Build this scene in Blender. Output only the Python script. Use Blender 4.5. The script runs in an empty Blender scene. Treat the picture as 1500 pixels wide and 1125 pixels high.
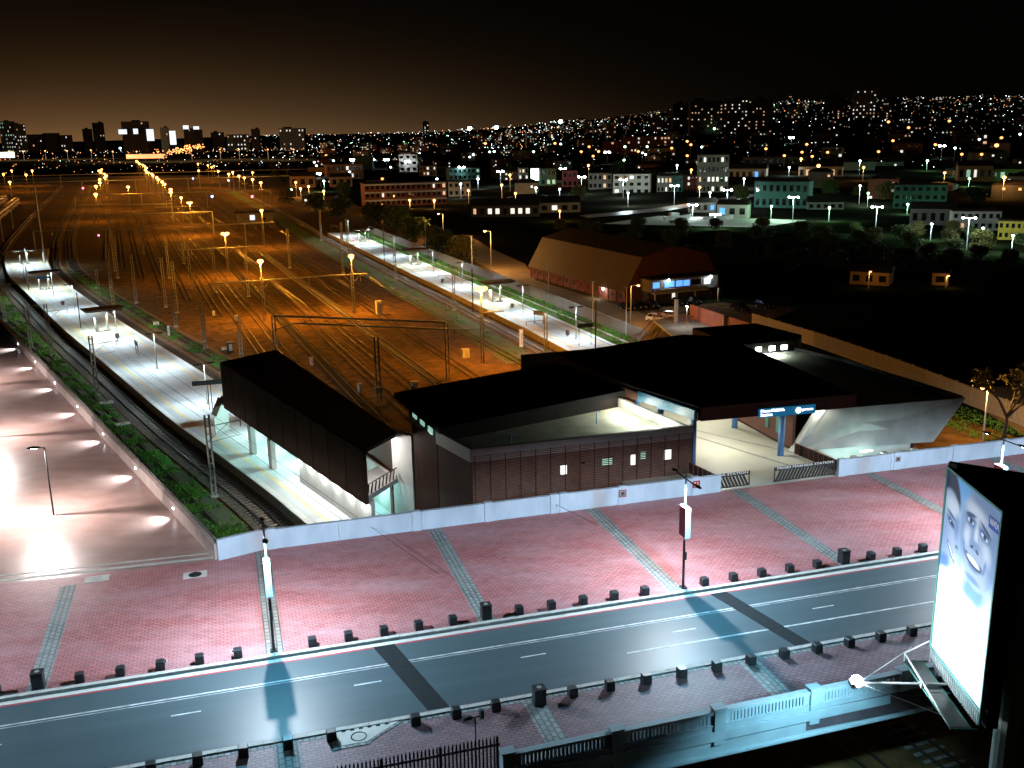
import bpy, math, random
from mathutils import Vector, Matrix

# ------------------------------------------------------------------ camera, sky, exposure
scene = bpy.context.scene
R = math.radians


def make_camera():
    cam = bpy.data.cameras.new("camera")
    cam.lens = 34.99
    cam.sensor_width = 36.0
    cam.clip_start = 0.5
    cam.clip_end = 12000.0
    ob = bpy.data.objects.new("camera", cam)
    scene.collection.objects.link(ob)
    p, r = R(14.3), R(1.0)
    fw = Vector((0, math.cos(p), -math.sin(p)))
    rt = Vector((1, 0, 0))
    up = rt.cross(fw)
    right = rt * math.cos(r) - up * math.sin(r)
    upv = up * math.cos(r) + rt * math.sin(r)
    m = Matrix((right, upv, -fw)).transposed().to_4x4()
    m.translation = Vector((0, 0, 28))
    ob.matrix_world = m
    scene.camera = ob


def make_world():
    w = bpy.data.worlds.new("World")
    scene.world = w
    w.use_nodes = True
    nt = w.node_tree
    N, L = nt.nodes, nt.links
    bg = N["Background"]
    bg.inputs["Strength"].default_value = 1.0

    def math_node(op, a, b=None):
        n = N.new("ShaderNodeMath")
        n.operation = op
        for i, v in enumerate((a, b)):
            if v is None:
                continue
            if isinstance(v, (int, float)):
                n.inputs[i].default_value = v
            else:
                L.new(v, n.inputs[i])
        return n.outputs[0]

    tc = N.new("ShaderNodeTexCoord")
    sep = N.new("ShaderNodeSeparateXYZ")
    L.new(tc.outputs["Generated"], sep.inputs[0])
    el = math_node("MAXIMUM", sep.outputs[2], 0.0)
    low = math_node("POWER", 2.71828, math_node("MULTIPLY", el, -33.0))      # city glow hugging the horizon
    high = math_node("POWER", 2.71828, math_node("MULTIPLY", el, -27.0))
    dot = N.new("ShaderNodeVectorMath")
    dot.operation = "DOT_PRODUCT"
    a = R(-19)
    dot.inputs[1].default_value = (math.sin(a), math.cos(a), 0)
    L.new(tc.outputs["Generated"], dot.inputs[0])
    side = math_node("POWER", math_node("MAXIMUM", dot.outputs["Value"], 0.0), 21.0)
    dot2 = N.new("ShaderNodeVectorMath")
    dot2.operation = "DOT_PRODUCT"
    a = R(-29)
    dot2.inputs[1].default_value = (math.sin(a), math.cos(a), 0)
    L.new(tc.outputs["Generated"], dot2.inputs[0])
    side2 = math_node("POWER", math_node("MAXIMUM", dot2.outputs["Value"], 0.0), 16.0)

    def tint(fac, col):
        n = N.new("ShaderNodeVectorMath")
        n.operation = "SCALE"
        n.inputs[0].default_value = col
        L.new(fac, n.inputs["Scale"])
        return n.outputs[0]

    def addv(a_, b_):
        n = N.new("ShaderNodeVectorMath")
        n.operation = "ADD"
        L.new(a_, n.inputs[0])
        L.new(b_, n.inputs[1])
        return n.outputs[0]

    nz = N.new("ShaderNodeTexNoise")
    nz.inputs["Scale"].default_value = 2.2
    nz.inputs["Detail"].default_value = 3
    mp = N.new("ShaderNodeMapping")
    mp.inputs["Scale"].default_value = (1, 1, 6)
    L.new(tc.outputs["Generated"], mp.inputs[0])
    L.new(mp.outputs[0], nz.inputs["Vector"])
    cloud = math_node("ADD", math_node("MULTIPLY", nz.outputs[0], 0.5), 0.75)
    g1 = math_node("MULTIPLY", math_node("MULTIPLY", low, side), cloud)
    g2 = math_node("MULTIPLY", math_node("MULTIPLY", high, side2), cloud)
    sky = N.new("ShaderNodeTexSky")
    sky.sky_type = "NISHITA"
    sky.sun_disc = False
    sky.sun_elevation = R(-9)
    sky.sun_rotation = R(-19)
    ns = N.new("ShaderNodeVectorMath")
    ns.operation = "SCALE"
    ns.inputs["Scale"].default_value = 0.05
    L.new(sky.outputs[0], ns.inputs[0])
    tot = addv(addv(tint(g1, (0.110, 0.064, 0.030)), tint(g2, (0.064, 0.024, 0.004))), ns.outputs[0])
    base = N.new("ShaderNodeVectorMath")
    base.operation = "ADD"
    base.inputs[1].default_value = (0.0009, 0.0008, 0.0006)
    L.new(tot, base.inputs[0])
    L.new(base.outputs[0], bg.inputs["Color"])


make_camera()
make_world()
vs = scene.view_settings
vs.view_transform = "Standard"
vs.look = "None"
vs.exposure = 0.0
vs.gamma = 1.0
vs.use_curve_mapping = False
cy = scene.cycles
cy.use_denoising = True
cy.max_bounces = 3
cy.volume_bounces = 0
cy.diffuse_bounces = 2
cy.glossy_bounces = 2
cy.transmission_bounces = 2
cy.sample_clamp_indirect = 3.0
cy.sample_clamp_direct = 0.0
cy.caustics_reflective = False
cy.caustics_refractive = False
cy.use_light_tree = True

# ------------------------------------------------------------------ measured far things: x, y, ground z, width, height, ...
BUILDINGS = [
    (-1265.8, 2602.2, -6.2, 33.0, 77.2, 'grey', 8, 6, 0.75, 'wingreen', 0.8, 'tall office block with rows of greenish lit windows at far left of the skyline'),
    (-1214.2, 2560.9, -6.2, 27.3, 69.4, 'grey', 8, 5, 0.6, 'winwhite', 0.8, 'office tower beside the greenish lit block on the left skyline'),
    (-1217.1, 2643.5, -6.2, 37.0, 44.5, 'brown', 4, 4, 0.15, 'winwarm', 0.8, 'low brown block right of the two lit office towers'),
    (-1144.0, 2583.6, -6.2, 34.5, 46.8, 'brown', 4, 4, 0.05, 'winwarm', 0.8, 'wide unlit brown block on the left skyline'),
    (-1090.9, 2538.2, -6.2, 28.8, 41.1, 'brown', 4, 5, 0.3, 'winwhite', 0.8, 'small stepped block left of the plain windowless tower'),
    (-1055.2, 2585.7, -6.1, 20.7, 55.1, 'brown', 5, 3, 0.0, 'winwarm', 0.8, 'plain windowless tower beside the slim dark skyline tower'),
    (-967.1, 2435.0, -6.1, 24.4, 67.6, 'dark', 8, 4, 0.2, 'winwarm', 0.8, 'slim dark tower with few lit windows on the left skyline'),
    (-811.9, 2241.0, -6.2, 53.8, 66.5, 'brown', 8, 7, 0.08, 'winwarm', 0.6, 'broad brown slab tower, widest on the left skyline'),
    (-670.8, 2007.8, -6.2, 14.7, 50.6, 'grey', 6, 3, 0.1, 'winwarm', 0.8, 'narrow grey tower between the two bright hoardings'),
    (-685.8, 2208.0, -6.2, 19.2, 49.9, 'brown', 6, 4, 0.12, 'winwhite', 0.8, 'tower topped by a red and white sign'),
    (-657.6, 2185.3, -6.2, 17.5, 46.6, 'brown', 6, 4, 0.2, 'winwhite', 0.8, 'tower topped by a plain white sign'),
    (-656.6, 2329.7, -6.2, 26.4, 40.7, 'brown', 5, 4, 0.2, 'winwhite', 0.8, 'brown block right of the two towers with roof signs'),
    (-599.3, 2280.2, -6.2, 48.7, 35.4, 'grey', 4, 7, 0.6, 'winwhite', 0.7, 'grey office block with long bands of white windows'),
    (-549.9, 2236.9, -6.2, 16.4, 46.3, 'brown', 6, 3, 0.1, 'winwhite', 0.8, 'narrow dark tower right of the banded office block'),
    (-452.4, 2152.2, -6.2, 51.7, 45.9, 'grey', 5, 8, 0.35, 'winwhite', 0.7, 'rounded-looking block with white roof lights, rightmost of the left skyline'),
    (-312.7, 3964.3, 17.7, 21.1, 48.4, 'pale', 5, 2, 0.8, 'winwhite', 1, 'slim white lit tower near the middle of the horizon'),
    (-123.9, 773.5, -6.2, 27.6, 11.2, 'ochre', 2, 8, 0.3, 'winwhite', 0.6, 'orange lit two-storey block with a ribbon of windows'),
    (-135.0, 666.2, -6.3, 16.1, 7.5, 'ochre', 1, 3, 0.2, 'winwarm', 0.6, 'orange lit shed behind the green lamp'),
    (-109.6, 666.2, -6.3, 13.9, 6.6, 'ochre', 1, 3, 0.0, 'winwarm', 0.8, 'orange lit gabled shed beside the dark trees'),
    (-48.9, 482.5, -6.3, 39.5, 10.9, 'brick', 3, 16, 0.1, 'winwarm', 0.3, 'long red brick block with pale floor bands and orange light at its foot'),
    (-26.2, 540.4, -5.9, 12.0, 7.9, 'ochre', 2, 4, 0.0, 'winwarm', 0.6, 'orange block with a row of small square windows'),
    (-137.2, 967.5, -6.2, 16.9, 12.7, 'teal', 2, 3, 0.2, 'wingreen', 0.6, 'small teal lit shop behind the orange ribbon-window block'),
    (-87.6, 893.3, -6.0, 16.2, 15.2, 'pale', 3, 3, 0.1, 'winwhite', 0.6, 'pale plain block behind the double white lamps'),
    (-63.1, 798.4, -5.8, 13.9, 7.9, 'pale', 2, 5, 0.5, 'winwhite', 0.6, 'pale shop front left of the blue shed'),
    (-49.4, 763.4, -5.5, 8.7, 8.5, 'blue', 1, 2, 0.0, 'winwhite', 0.6, 'small blue shed between two pale shops'),
    (-30.4, 707.7, -5.2, 21.9, 8.4, 'teal', 2, 7, 0.5, 'wingreen', 0.6, 'teal lit shop row with tall window openings'),
    (9.0, 604.7, -4.6, 5.7, 10.8, 'grey', 3, 3, 0.5, 'winwhite', 0.6, 'grey shop with white name panels'),
    (17.0, 644.1, -3.8, 6.1, 8.5, 'teal', 1, 1, 1.0, 'winsign', 0.6, 'shop carrying a glaring white and green panel'),
    (23.4, 592.4, -4.2, 9.2, 10.2, 'teal', 2, 3, 0.3, 'wingreen', 0.6, 'green lit shop right of the glaring panel'),
    (34.7, 571.8, -4.0, 8.5, 9.4, 'red', 2, 3, 0.2, 'winwarm', 0.6, 'dark red shop front on the lit street'),
    (49.4, 547.1, -4.0, 12.5, 8.7, 'grey', 2, 5, 0.2, 'winwarm', 0.6, 'dim grey terrace right of the red shop'),
    (61.9, 509.8, -4.4, 18.6, 10.1, 'pale', 3, 5, 0.12, 'winwhite', 0.5, 'white three-storey block with dark window bands'),
    (77.8, 505.7, -4.1, 7.5, 8.7, 'grey', 2, 4, 0.5, 'winwarm', 0.6, 'grey house with yellow windows left of the teal gable'),
    (84.1, 503.7, -4.1, 5.1, 9.0, 'teal', 2, 2, 0.7, 'winwhite', 0.6, 'narrow teal house with two lit upper windows'),
    (91.2, 507.9, -3.8, 6.9, 8.4, 'brick', 3, 4, 0.4, 'winwhite', 0.6, 'brick house right of the narrow teal house'),
    (100.0, 495.5, -3.9, 14.7, 18.6, 'grey', 4, 7, 0.3, 'winwhite', 0.5, 'grey four-storey flats with scattered lit windows above the ramp'),
    (123.9, 911.0, 7.0, 46.9, 13.6, 'brick', 4, 16, 0.33, 'winwarm', 0.35, 'long orange lit block of flats on the lower hillside'),
    (96.5, 960.3, 5.8, 14.8, 10.6, 'brick', 3, 4, 0.2, 'winwarm', 0.6, 'small brick house left of the long orange flats'),
    (133.1, 566.3, -1.3, 20.6, 6.3, 'pale', 1, 6, 0.25, 'winblue', 0.5, 'white and pale blue upper storey raised on two pillars'),
    (114.5, 424.7, -6.1, 22.5, 11.3, 'teal', 2, 8, 0.0, 'wingreen', 0.4, 'big dark green windowless warehouse'),
    (130.4, 414.4, -6.1, 14.3, 3.3, 'grey', 1, 5, 0.0, 'winwhite', 0.6, 'low grey store in front of the green warehouse'),
    (166.4, 408.3, -6.0, 20.0, 9.8, 'teal', 3, 7, 0.2, 'wingreen', 0.4, 'green lit two-storey office with bright ground floor windows'),
    (146.2, 346.3, -6.3, 14.4, 5.6, 'grey', 1, 5, 0.0, 'winwhite', 0.4, 'plain grey wall building left of the arcade shops'),
    (151.7, 325.6, -6.2, 14.7, 6.2, 'pale', 2, 7, 0.25, 'winwarm', 0.4, 'pale arcade shops with lit doorway behind a double lamp'),
    (150.2, 296.7, -6.2, 9.5, 5.6, 'yellow', 2, 6, 0.3, 'winwhite', 0.4, 'bright yellow building at the right edge'),
    (238.8, 518.8, -1.5, 16.4, 7.9, 'ochre', 1, 5, 0.6, 'wingreen', 0.5, 'orange house with green lit corners on the right hillside'),
    (253.8, 512.6, -1.4, 18.0, 6.1, 'green', 1, 5, 0.5, 'wingreen', 0.5, 'green lit veranda house at the right edge of the hillside'),
    (173.6, 662.3, 2.6, 40.0, 5.6, 'brown', 1, 8, 0.1, 'winwarm', 0.4, 'long low brown roof under the orange street lamps'),
    (172.1, 560.2, -0.9, 23.4, 6.6, 'ochre', 1, 7, 0.2, 'winwarm', 0.4, 'orange lit sheds beside the brightest orange lamp'),
    (285.5, 733.4, 6.5, 19.2, 7.6, 'brick', 2, 4, 0.2, 'winwarm', 0.6, 'brick villa with lit gable on the right hillside'),
    (363.0, 800.3, 9.9, 24.1, 9.3, 'brown', 2, 5, 0.1, 'winwarm', 0.6, 'dim brown villa high on the right hillside'),
    (227.7, 714.5, 5.1, 14.4, 7.5, 'grey', 2, 3, 0.3, 'winwarm', 0.6, 'grey gabled house above the brightest orange lamp'),
    (211.7, 1252.9, 20.3, 20.9, 35.3, 'dark', 9, 5, 0.28, 'winwhite', 0.6, 'leftmost tower block of the hilltop estate'),
    (227.0, 1172.2, 19.6, 36.7, 36.8, 'dark', 10, 10, 0.42, 'winwarm', 0.4, 'wide second tower block of the hilltop estate'),
    (248.8, 1122.7, 19.4, 26.2, 36.7, 'dark', 10, 7, 0.45, 'winwhite', 0.5, 'third tower block of the hilltop estate, white stair lights'),
    (275.8, 1122.9, 20.4, 26.2, 34.5, 'dark', 10, 7, 0.4, 'winwarm', 0.5, 'rightmost tower block of the hilltop estate'),
    (499.8, 1444.6, 35.3, 31.6, 38.7, 'grey', 8, 7, 0.72, 'winwhite', 0.6, 'brightly lit white tower crowning the right hillside'),
    (487.1, 1532.0, 38.4, 31.5, 31.3, 'dark', 6, 6, 0.4, 'winwhite', 0.6, 'darker tower left of the bright hilltop tower'),
    (21.5, 426.7, -6.3, 17.4, 4.3, 'ochre', 1, 4, 0.1, 'winwhite', 0.5, 'orange lit long gable wall beside a dark tree'),
    (-1.6, 410.2, -6.3, 27.8, 4.7, 'dark', 1, 9, 0.4, 'winwhite', 0.4, 'dark bungalow row with square white windows'),
    (78.5, 216.2, -6.2, 8.2, 2.9, 'ochre', 1, 3, 0.0, 'winwarm', 0.5, 'low house front lit by an orange lamp beyond the black field'),
    (93.2, 214.2, -6.3, 3.3, 2.8, 'ochre', 1, 1, 0.0, 'winwarm', 1, 'small glowing hut at the edge of the black field'),
    (85.5, 385.5, -6.2, 11.5, 5.2, 'pale', 1, 3, 0.3, 'winblue', 0.6, 'white gabled showroom in the bright boat yard'),
    (79.4, 414.4, -6.3, 11.2, 4.2, 'pale', 1, 4, 0.5, 'winblue', 0.6, 'bright white boat shed beside the ramp'),
]
CITY_LAMPS = [
    (133.6, 265.0, -6.2, 4.9, 'w'),  # these white lamps are added to brighten the yellow building and arcade
    (135.2, 285.6, -6.2, 4.9, 'w'),
    (126.5, 300.1, -6.2, 4.9, 'w'),
    (116.9, 367.1, -6.2, 4.9, 'g'),
    (98.4, 377.5, -6.2, 5.0, 'g'),
    (52.8, 447.0, -5.8, 6.0, 'w'),
    (87.6, 439.8, -5.7, 6.0, 'w'),
    (-54.7, 436.0, -6.2, 3.9, 'o'),
    (19.4, 385.5, -6.2, 4.0, 'o'),
    (-829.6, 1704.8, -6.2, 14.0, 'S'),  # S lamps are added before the towers to light up their walls
    (-791.8, 1672.8, -6.2, 14.0, 'S'),
    (-774.7, 1714.1, -6.2, 14.0, 'S'),
    (-715.9, 1662.5, -6.2, 14.0, 'S'),
    (-691.4, 1697.6, -6.2, 14.0, 'S'),
    (-575.4, 1490.2, -6.2, 14.0, 'S'),
    (-525.3, 1447.9, -6.2, 14.0, 'S'),
    (-482.1, 1411.7, -6.2, 14.0, 'S'),
    (-440.1, 1422.1, -6.2, 14.0, 'S'),
    (-424.5, 1508.8, -6.2, 14.0, 'S'),
    (-387.2, 1473.7, -6.2, 14.0, 'S'),
    (-334.6, 1425.2, -6.2, 14.0, 'S'),
    (-289.6, 1382.9, -6.2, 14.0, 'S'),
    (-34.0, 459.8, -6.2, 4.0, 'o'),
    (-45.5, 463.9, -6.2, 3.9, 'o'),
    (-79.3, 638.8, -6.2, 6.0, 'o'),
    (-110.4, 671.6, -6.2, 5.0, 'o'),
    (-115.2, 561.2, -6.2, 5.0, 'o'),
    (104.0, 814.8, 3.9, 6.0, 'o'),
    (223.2, 490.6, -2.5, 4.0, 'g'),
    (154.3, 389.6, -6.2, 3.9, 'g'),
    (245.5, 482.4, -2.5, 3.9, 'g'),
    (71.5, 391.9, -6.2, 4.9, 'd'),
    (71.1, 346.5, -6.2, 4.9, 'd'),
    (117.2, 504.4, -3.3, 6.0, 'w'),
    (-43.5, 618.3, -5.9, 6.0, 'w'),
    (-18.0, 597.8, -5.4, 6.0, 'w'),
    (13.4, 496.6, -5.5, 6.0, 'w'),
    (25.0, 495.4, -5.3, 5.0, 'w'),
    (-213.4, 1200.0, -6.2, 9.0, 'o'),
    (-123.0, 665.4, -6.2, 9.0, 'g'),
    (-119.3, 569.2, -6.2, 8.0, 'o'),
    (-106.9, 542.1, -6.2, 7.0, 'o'),
    (-87.0, 476.3, -6.2, 8.0, 'o'),
    (0.9, 567.6, -5.1, 9.0, 'o'),
    (-3.3, 493.9, -5.7, 8.0, 'o'),
    (2.9, 434.0, -6.2, 8.0, 'o'),
    (-19.6, 492.3, -6.0, 6.0, 'o'),
    (139.2, 777.9, 5.1, 10.0, 'o'),
    (175.5, 694.8, 3.9, 9.0, 'o'),
    (172.4, 636.2, 1.8, 8.0, 'o'),
    (159.0, 521.1, -2.3, 10.0, 'O'),
    (185.3, 530.0, -1.7, 7.9, 'o'),
    (369.1, 944.3, 15.2, 9.0, 'o'),
    (306.4, 640.3, 3.7, 10.0, 'O'),
    (214.2, 437.8, -4.3, 9.0, 'O'),
    (207.4, 482.3, -3.0, 8.0, 'o'),
    (288.3, 765.7, 7.7, 7.9, 'o'),
    (277.4, 597.0, 1.8, 7.9, 'o'),
    (268.1, 602.2, 1.8, 8.0, 'o'),
    (49.3, 625.0, -2.6, 9.0, 'o'),
    (235.7, 648.9, 2.9, 8.0, 'o'),
    (195.9, 679.8, 3.6, 7.0, 'o'),
    (121.0, 850.3, 5.6, 6.0, 'o'),
    (132.5, 826.6, 5.8, 6.0, 'o'),
    (53.4, 1159.2, 4.8, 8.0, 'o'),
    (-34.5, 1577.2, 1.1, 8.0, 'o'),
    (100.3, 512.1, -3.4, 8.0, 'o'),
    (84.1, 445.5, -5.5, 7.9, 'o'),
    (242.9, 548.2, -0.4, 5.0, 'g'),
    (250.4, 529.5, -0.9, 4.9, 'g'),
    (134.6, 461.2, -4.6, 8.0, 'g'),
    (149.8, 431.1, -5.4, 8.0, 'w'),
    (149.2, 419.1, -5.7, 5.9, 'g'),
    (-121.7, 3304.4, 14.3, 22.0, 'W'),
    (-30.6, 2804.8, 13.6, 22.0, 'W'),
    (119.4, 2316.0, 25.2, 20.0, 'W'),
    (-36.2, 964.0, -3.8, 8.0, 'w'),
    (-14.5, 1082.2, -1.5, 8.0, 'g'),
    (-876.4, 2315.8, -6.2, 10.0, 'w'),
    (-150.4, 993.6, -6.2, 9.0, 'd'),
    (-130.9, 982.2, -6.2, 9.0, 'd'),
    (-151.8, 994.6, -6.2, 9.0, 'd'),
    (-87.4, 886.3, -6.0, 9.0, 'd'),
    (-116.0, 972.9, -6.2, 9.0, 'd'),
    (-32.3, 704.9, -5.2, 9.0, 'd'),
    (-4.8, 613.1, -4.9, 9.0, 'd'),
    (37.5, 519.2, -4.7, 9.0, 'd'),
    (55.3, 488.2, -4.9, 9.0, 'd'),
    (72.7, 443.6, -5.7, 9.0, 'd'),
    (90.2, 416.7, -6.2, 8.9, 'd'),
    (103.1, 365.1, -6.2, 9.0, 'd'),
    (115.8, 316.6, -6.2, 8.9, 'd'),
    (125.8, 274.3, -6.2, 8.9, 'd'),
]

rnd = random.Random(11)
col = scene.collection
ZG = -6.2          # railway level
ZP = -5.0          # platform level
TH = R(16.2)       # bearing of the road and the station wall
E1 = Vector((math.cos(TH), math.sin(TH), 0))
EN = Vector((-math.sin(TH), math.cos(TH), 0))


def RF(u, v, z=0.0):
    """point in the street frame: u along the road, v away from the far kerb"""
    p = E1 * u + EN * (v + 51.3)
    return Vector((p.x, p.y, z))


def smooth(t):
    t = min(1.0, max(0.0, t))
    return t * t * (3 - 2 * t)


def hz(x, y):
    r = math.hypot(x, y)
    az = math.degrees(math.atan2(x, y)) if y > 0 else (40 if x > 0 else -60)
    return -6.2 + 86 * smooth((az + 7) / 22) * min(1, max(0, (r - 430) / 2200)) ** 1.05 \
        + 26 * smooth((r - 2400) / 2200) * smooth((az + 24) / 12)


def nth(n):
    w = ["first", "second", "third", "fourth", "fifth", "sixth", "seventh", "eighth", "ninth", "tenth", "eleventh", "twelfth",
         "thirteenth", "fourteenth", "fifteenth", "sixteenth", "seventeenth", "eighteenth", "nineteenth", "twentieth"]
    if n <= 20:
        return w[n - 1]
    t, o = divmod(n, 10)
    tens = {2: "twenty", 3: "thirty", 4: "forty", 5: "fifty", 6: "sixty", 7: "seventy", 8: "eighty", 9: "ninety"}[t]
    return tens + "-" + w[o - 1] if o else tens[:-1] + "ieth"


# ------------------------------------------------------------------ materials
MATS = {}


def pmat(name, c, c2=None, scale=3.0, rough=0.7, metal=0.0, bump=0.0, spec=0.4, detail=5.0, stretch=(1, 1, 1), rot=0.0):
    """procedural surface: two real-world tones mixed by noise, with a little relief"""
    if name in MATS:
        return MATS[name]
    m = bpy.data.materials.new(name)
    m.use_nodes = True
    nt = m.node_tree
    N, L = nt.nodes, nt.links
    b = N["Principled BSDF"]
    b.inputs["Roughness"].default_value = rough
    b.inputs["Metallic"].default_value = metal
    b.inputs["Specular IOR Level"].default_value = spec
    if c2 is None:
        c2 = tuple(x * 0.72 for x in c)
    tc = N.new("ShaderNodeTexCoord")
    mp = N.new("ShaderNodeMapping")
    mp.inputs["Scale"].default_value = stretch
    mp.vector_type = "POINT"
    if rot:
        r0 = N.new("ShaderNodeMapping")
        r0.inputs["Rotation"].default_value = (0, 0, -rot)
        L.new(tc.outputs["Object"], r0.inputs[0])
    nz = N.new("ShaderNodeTexNoise")
    nz.inputs["Scale"].default_value = scale
    nz.inputs["Detail"].default_value = detail
    rp = N.new("ShaderNodeValToRGB")
    rp.color_ramp.elements[0].position = 0.32
    rp.color_ramp.elements[1].position = 0.68
    rp.color_ramp.elements[0].color = (*c, 1)
    rp.color_ramp.elements[1].color = (*c2, 1)
    L.new(r0.outputs[0] if rot else tc.outputs["Object"], mp.inputs[0])
    L.new(mp.outputs[0], nz.inputs["Vector"])
    L.new(nz.outputs[0], rp.inputs[0])
    L.new(rp.outputs[0], b.inputs["Base Color"])
    if bump:
        bp = N.new("ShaderNodeBump")
        bp.inputs["Strength"].default_value = bump
        bp.inputs["Distance"].default_value = 0.05
        L.new(nz.outputs[0], bp.inputs["Height"])
        L.new(bp.outputs[0], b.inputs["Normal"])
    MATS[name] = m
    return m


def paver_mat(name, c1, c2, mortar, bw, bh, rot, rough=0.6, blotch=None, mort=0.012):
    if name in MATS:
        return MATS[name]
    m = bpy.data.materials.new(name)
    m.use_nodes = True
    nt = m.node_tree
    N, L = nt.nodes, nt.links
    b = N["Principled BSDF"]
    b.inputs["Roughness"].default_value = rough
    b.inputs["Specular IOR Level"].default_value = 0.35
    tc = N.new("ShaderNodeTexCoord")
    mp = N.new("ShaderNodeMapping")
    mp.inputs["Rotation"].default_value = (0, 0, -rot)
    br = N.new("ShaderNodeTexBrick")
    br.inputs["Scale"].default_value = 1.0
    br.inputs["Brick Width"].default_value = bw
    br.inputs["Row Height"].default_value = bh
    br.inputs["Mortar Size"].default_value = mort
    br.inputs["Color1"].default_value = (*c1, 1)
    br.inputs["Color2"].default_value = (*c2, 1)
    br.inputs["Mortar"].default_value = (*mortar, 1)
    L.new(tc.outputs["Object"], mp.inputs[0])
    L.new(mp.outputs[0], br.inputs["Vector"])
    nz = N.new("ShaderNodeTexNoise")
    nz.inputs["Scale"].default_value = 0.22
    nz.inputs["Detail"].default_value = 6
    nz.inputs["Roughness"].default_value = 0.65
    mp2 = N.new("ShaderNodeMapping")
    mp2.inputs["Rotation"].default_value = (0, 0, -rot - 0.25)
    mp2.inputs["Scale"].default_value = (0.6, 1.7, 1)
    L.new(tc.outputs["Object"], mp2.inputs[0])
    L.new(mp2.outputs[0], nz.inputs["Vector"])
    rp = N.new("ShaderNodeValToRGB")
    rp.color_ramp.elements[0].position = 0.40
    rp.color_ramp.elements[1].position = 0.66
    rp.color_ramp.elements[0].color = (0, 0, 0, 1)
    rp.color_ramp.elements[1].color = (1, 1, 1, 1)
    L.new(nz.outputs[0], rp.inputs[0])
    mx = N.new("ShaderNodeMix")
    mx.data_type = "RGBA"
    mx.inputs[7].default_value = (*(blotch or c2), 1)
    L.new(br.outputs["Color"], mx.inputs[6])
    sc = N.new("ShaderNodeMath")
    sc.operation = "MULTIPLY"
    sc.inputs[1].default_value = 0.42
    L.new(rp.outputs[0], sc.inputs[0])
    L.new(sc.outputs[0], mx.inputs[0])
    fine = N.new("ShaderNodeTexNoise")
    fine.inputs["Scale"].default_value = 1.6
    fine.inputs["Detail"].default_value = 8
    L.new(tc.outputs["Object"], fine.inputs["Vector"])
    mx2 = N.new("ShaderNodeMix")
    mx2.data_type = "RGBA"
    mx2.blend_type = "OVERLAY"
    mx2.inputs[0].default_value = 0.25
    L.new(mx.outputs[2], mx2.inputs[6])
    L.new(fine.outputs[0], mx2.inputs[7])
    st = N.new("ShaderNodeTexNoise")
    st.inputs["Scale"].default_value = 0.55
    st.inputs["Detail"].default_value = 9
    st.inputs["Roughness"].default_value = 0.7
    L.new(mp2.outputs[0], st.inputs["Vector"])
    sr = N.new("ShaderNodeMapRange")
    sr.inputs["From Min"].default_value = 0.56
    sr.inputs["From Max"].default_value = 0.72
    sr.inputs["To Max"].default_value = 0.30
    L.new(st.outputs[0], sr.inputs["Value"])
    mx3 = N.new("ShaderNodeMix")
    mx3.data_type = "RGBA"
    mx3.inputs[7].default_value = (c2[0] * 0.35, c2[1] * 0.45, c2[2] * 0.45, 1)
    L.new(sr.outputs[0], mx3.inputs[0])
    L.new(mx2.outputs[2], mx3.inputs[6])
    L.new(mx3.outputs[2], b.inputs["Base Color"])
    bp = N.new("ShaderNodeBump")
    bp.inputs["Strength"].default_value = 0.5
    bp.inputs["Distance"].default_value = 0.01
    L.new(br.outputs["Fac"], bp.inputs["Height"])
    bp.invert = True
    L.new(bp.outputs[0], b.inputs["Normal"])
    MATS[name] = m
    return m


def emat(name, c, s):
    """something that gives off light itself"""
    if name in MATS:
        return MATS[name]
    m = bpy.data.materials.new(name)
    m.use_nodes = True
    b = m.node_tree.nodes["Principled BSDF"]
    b.inputs["Base Color"].default_value = (*[min(1, x) for x in c], 1)
    b.inputs["Emission Color"].default_value = (*c, 1)
    b.inputs["Emission Strength"].default_value = s
    m.cycles.emission_sampling = "NONE"
    MATS[name] = m
    return m


def glass_mat(name, c):
    if name in MATS:
        return MATS[name]
    m = bpy.data.materials.new(name)
    m.use_nodes = True
    b = m.node_tree.nodes["Principled BSDF"]
    b.inputs["Base Color"].default_value = (*c, 1)
    b.inputs["Roughness"].default_value = 0.08
    MATS[name] = m
    return m


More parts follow.
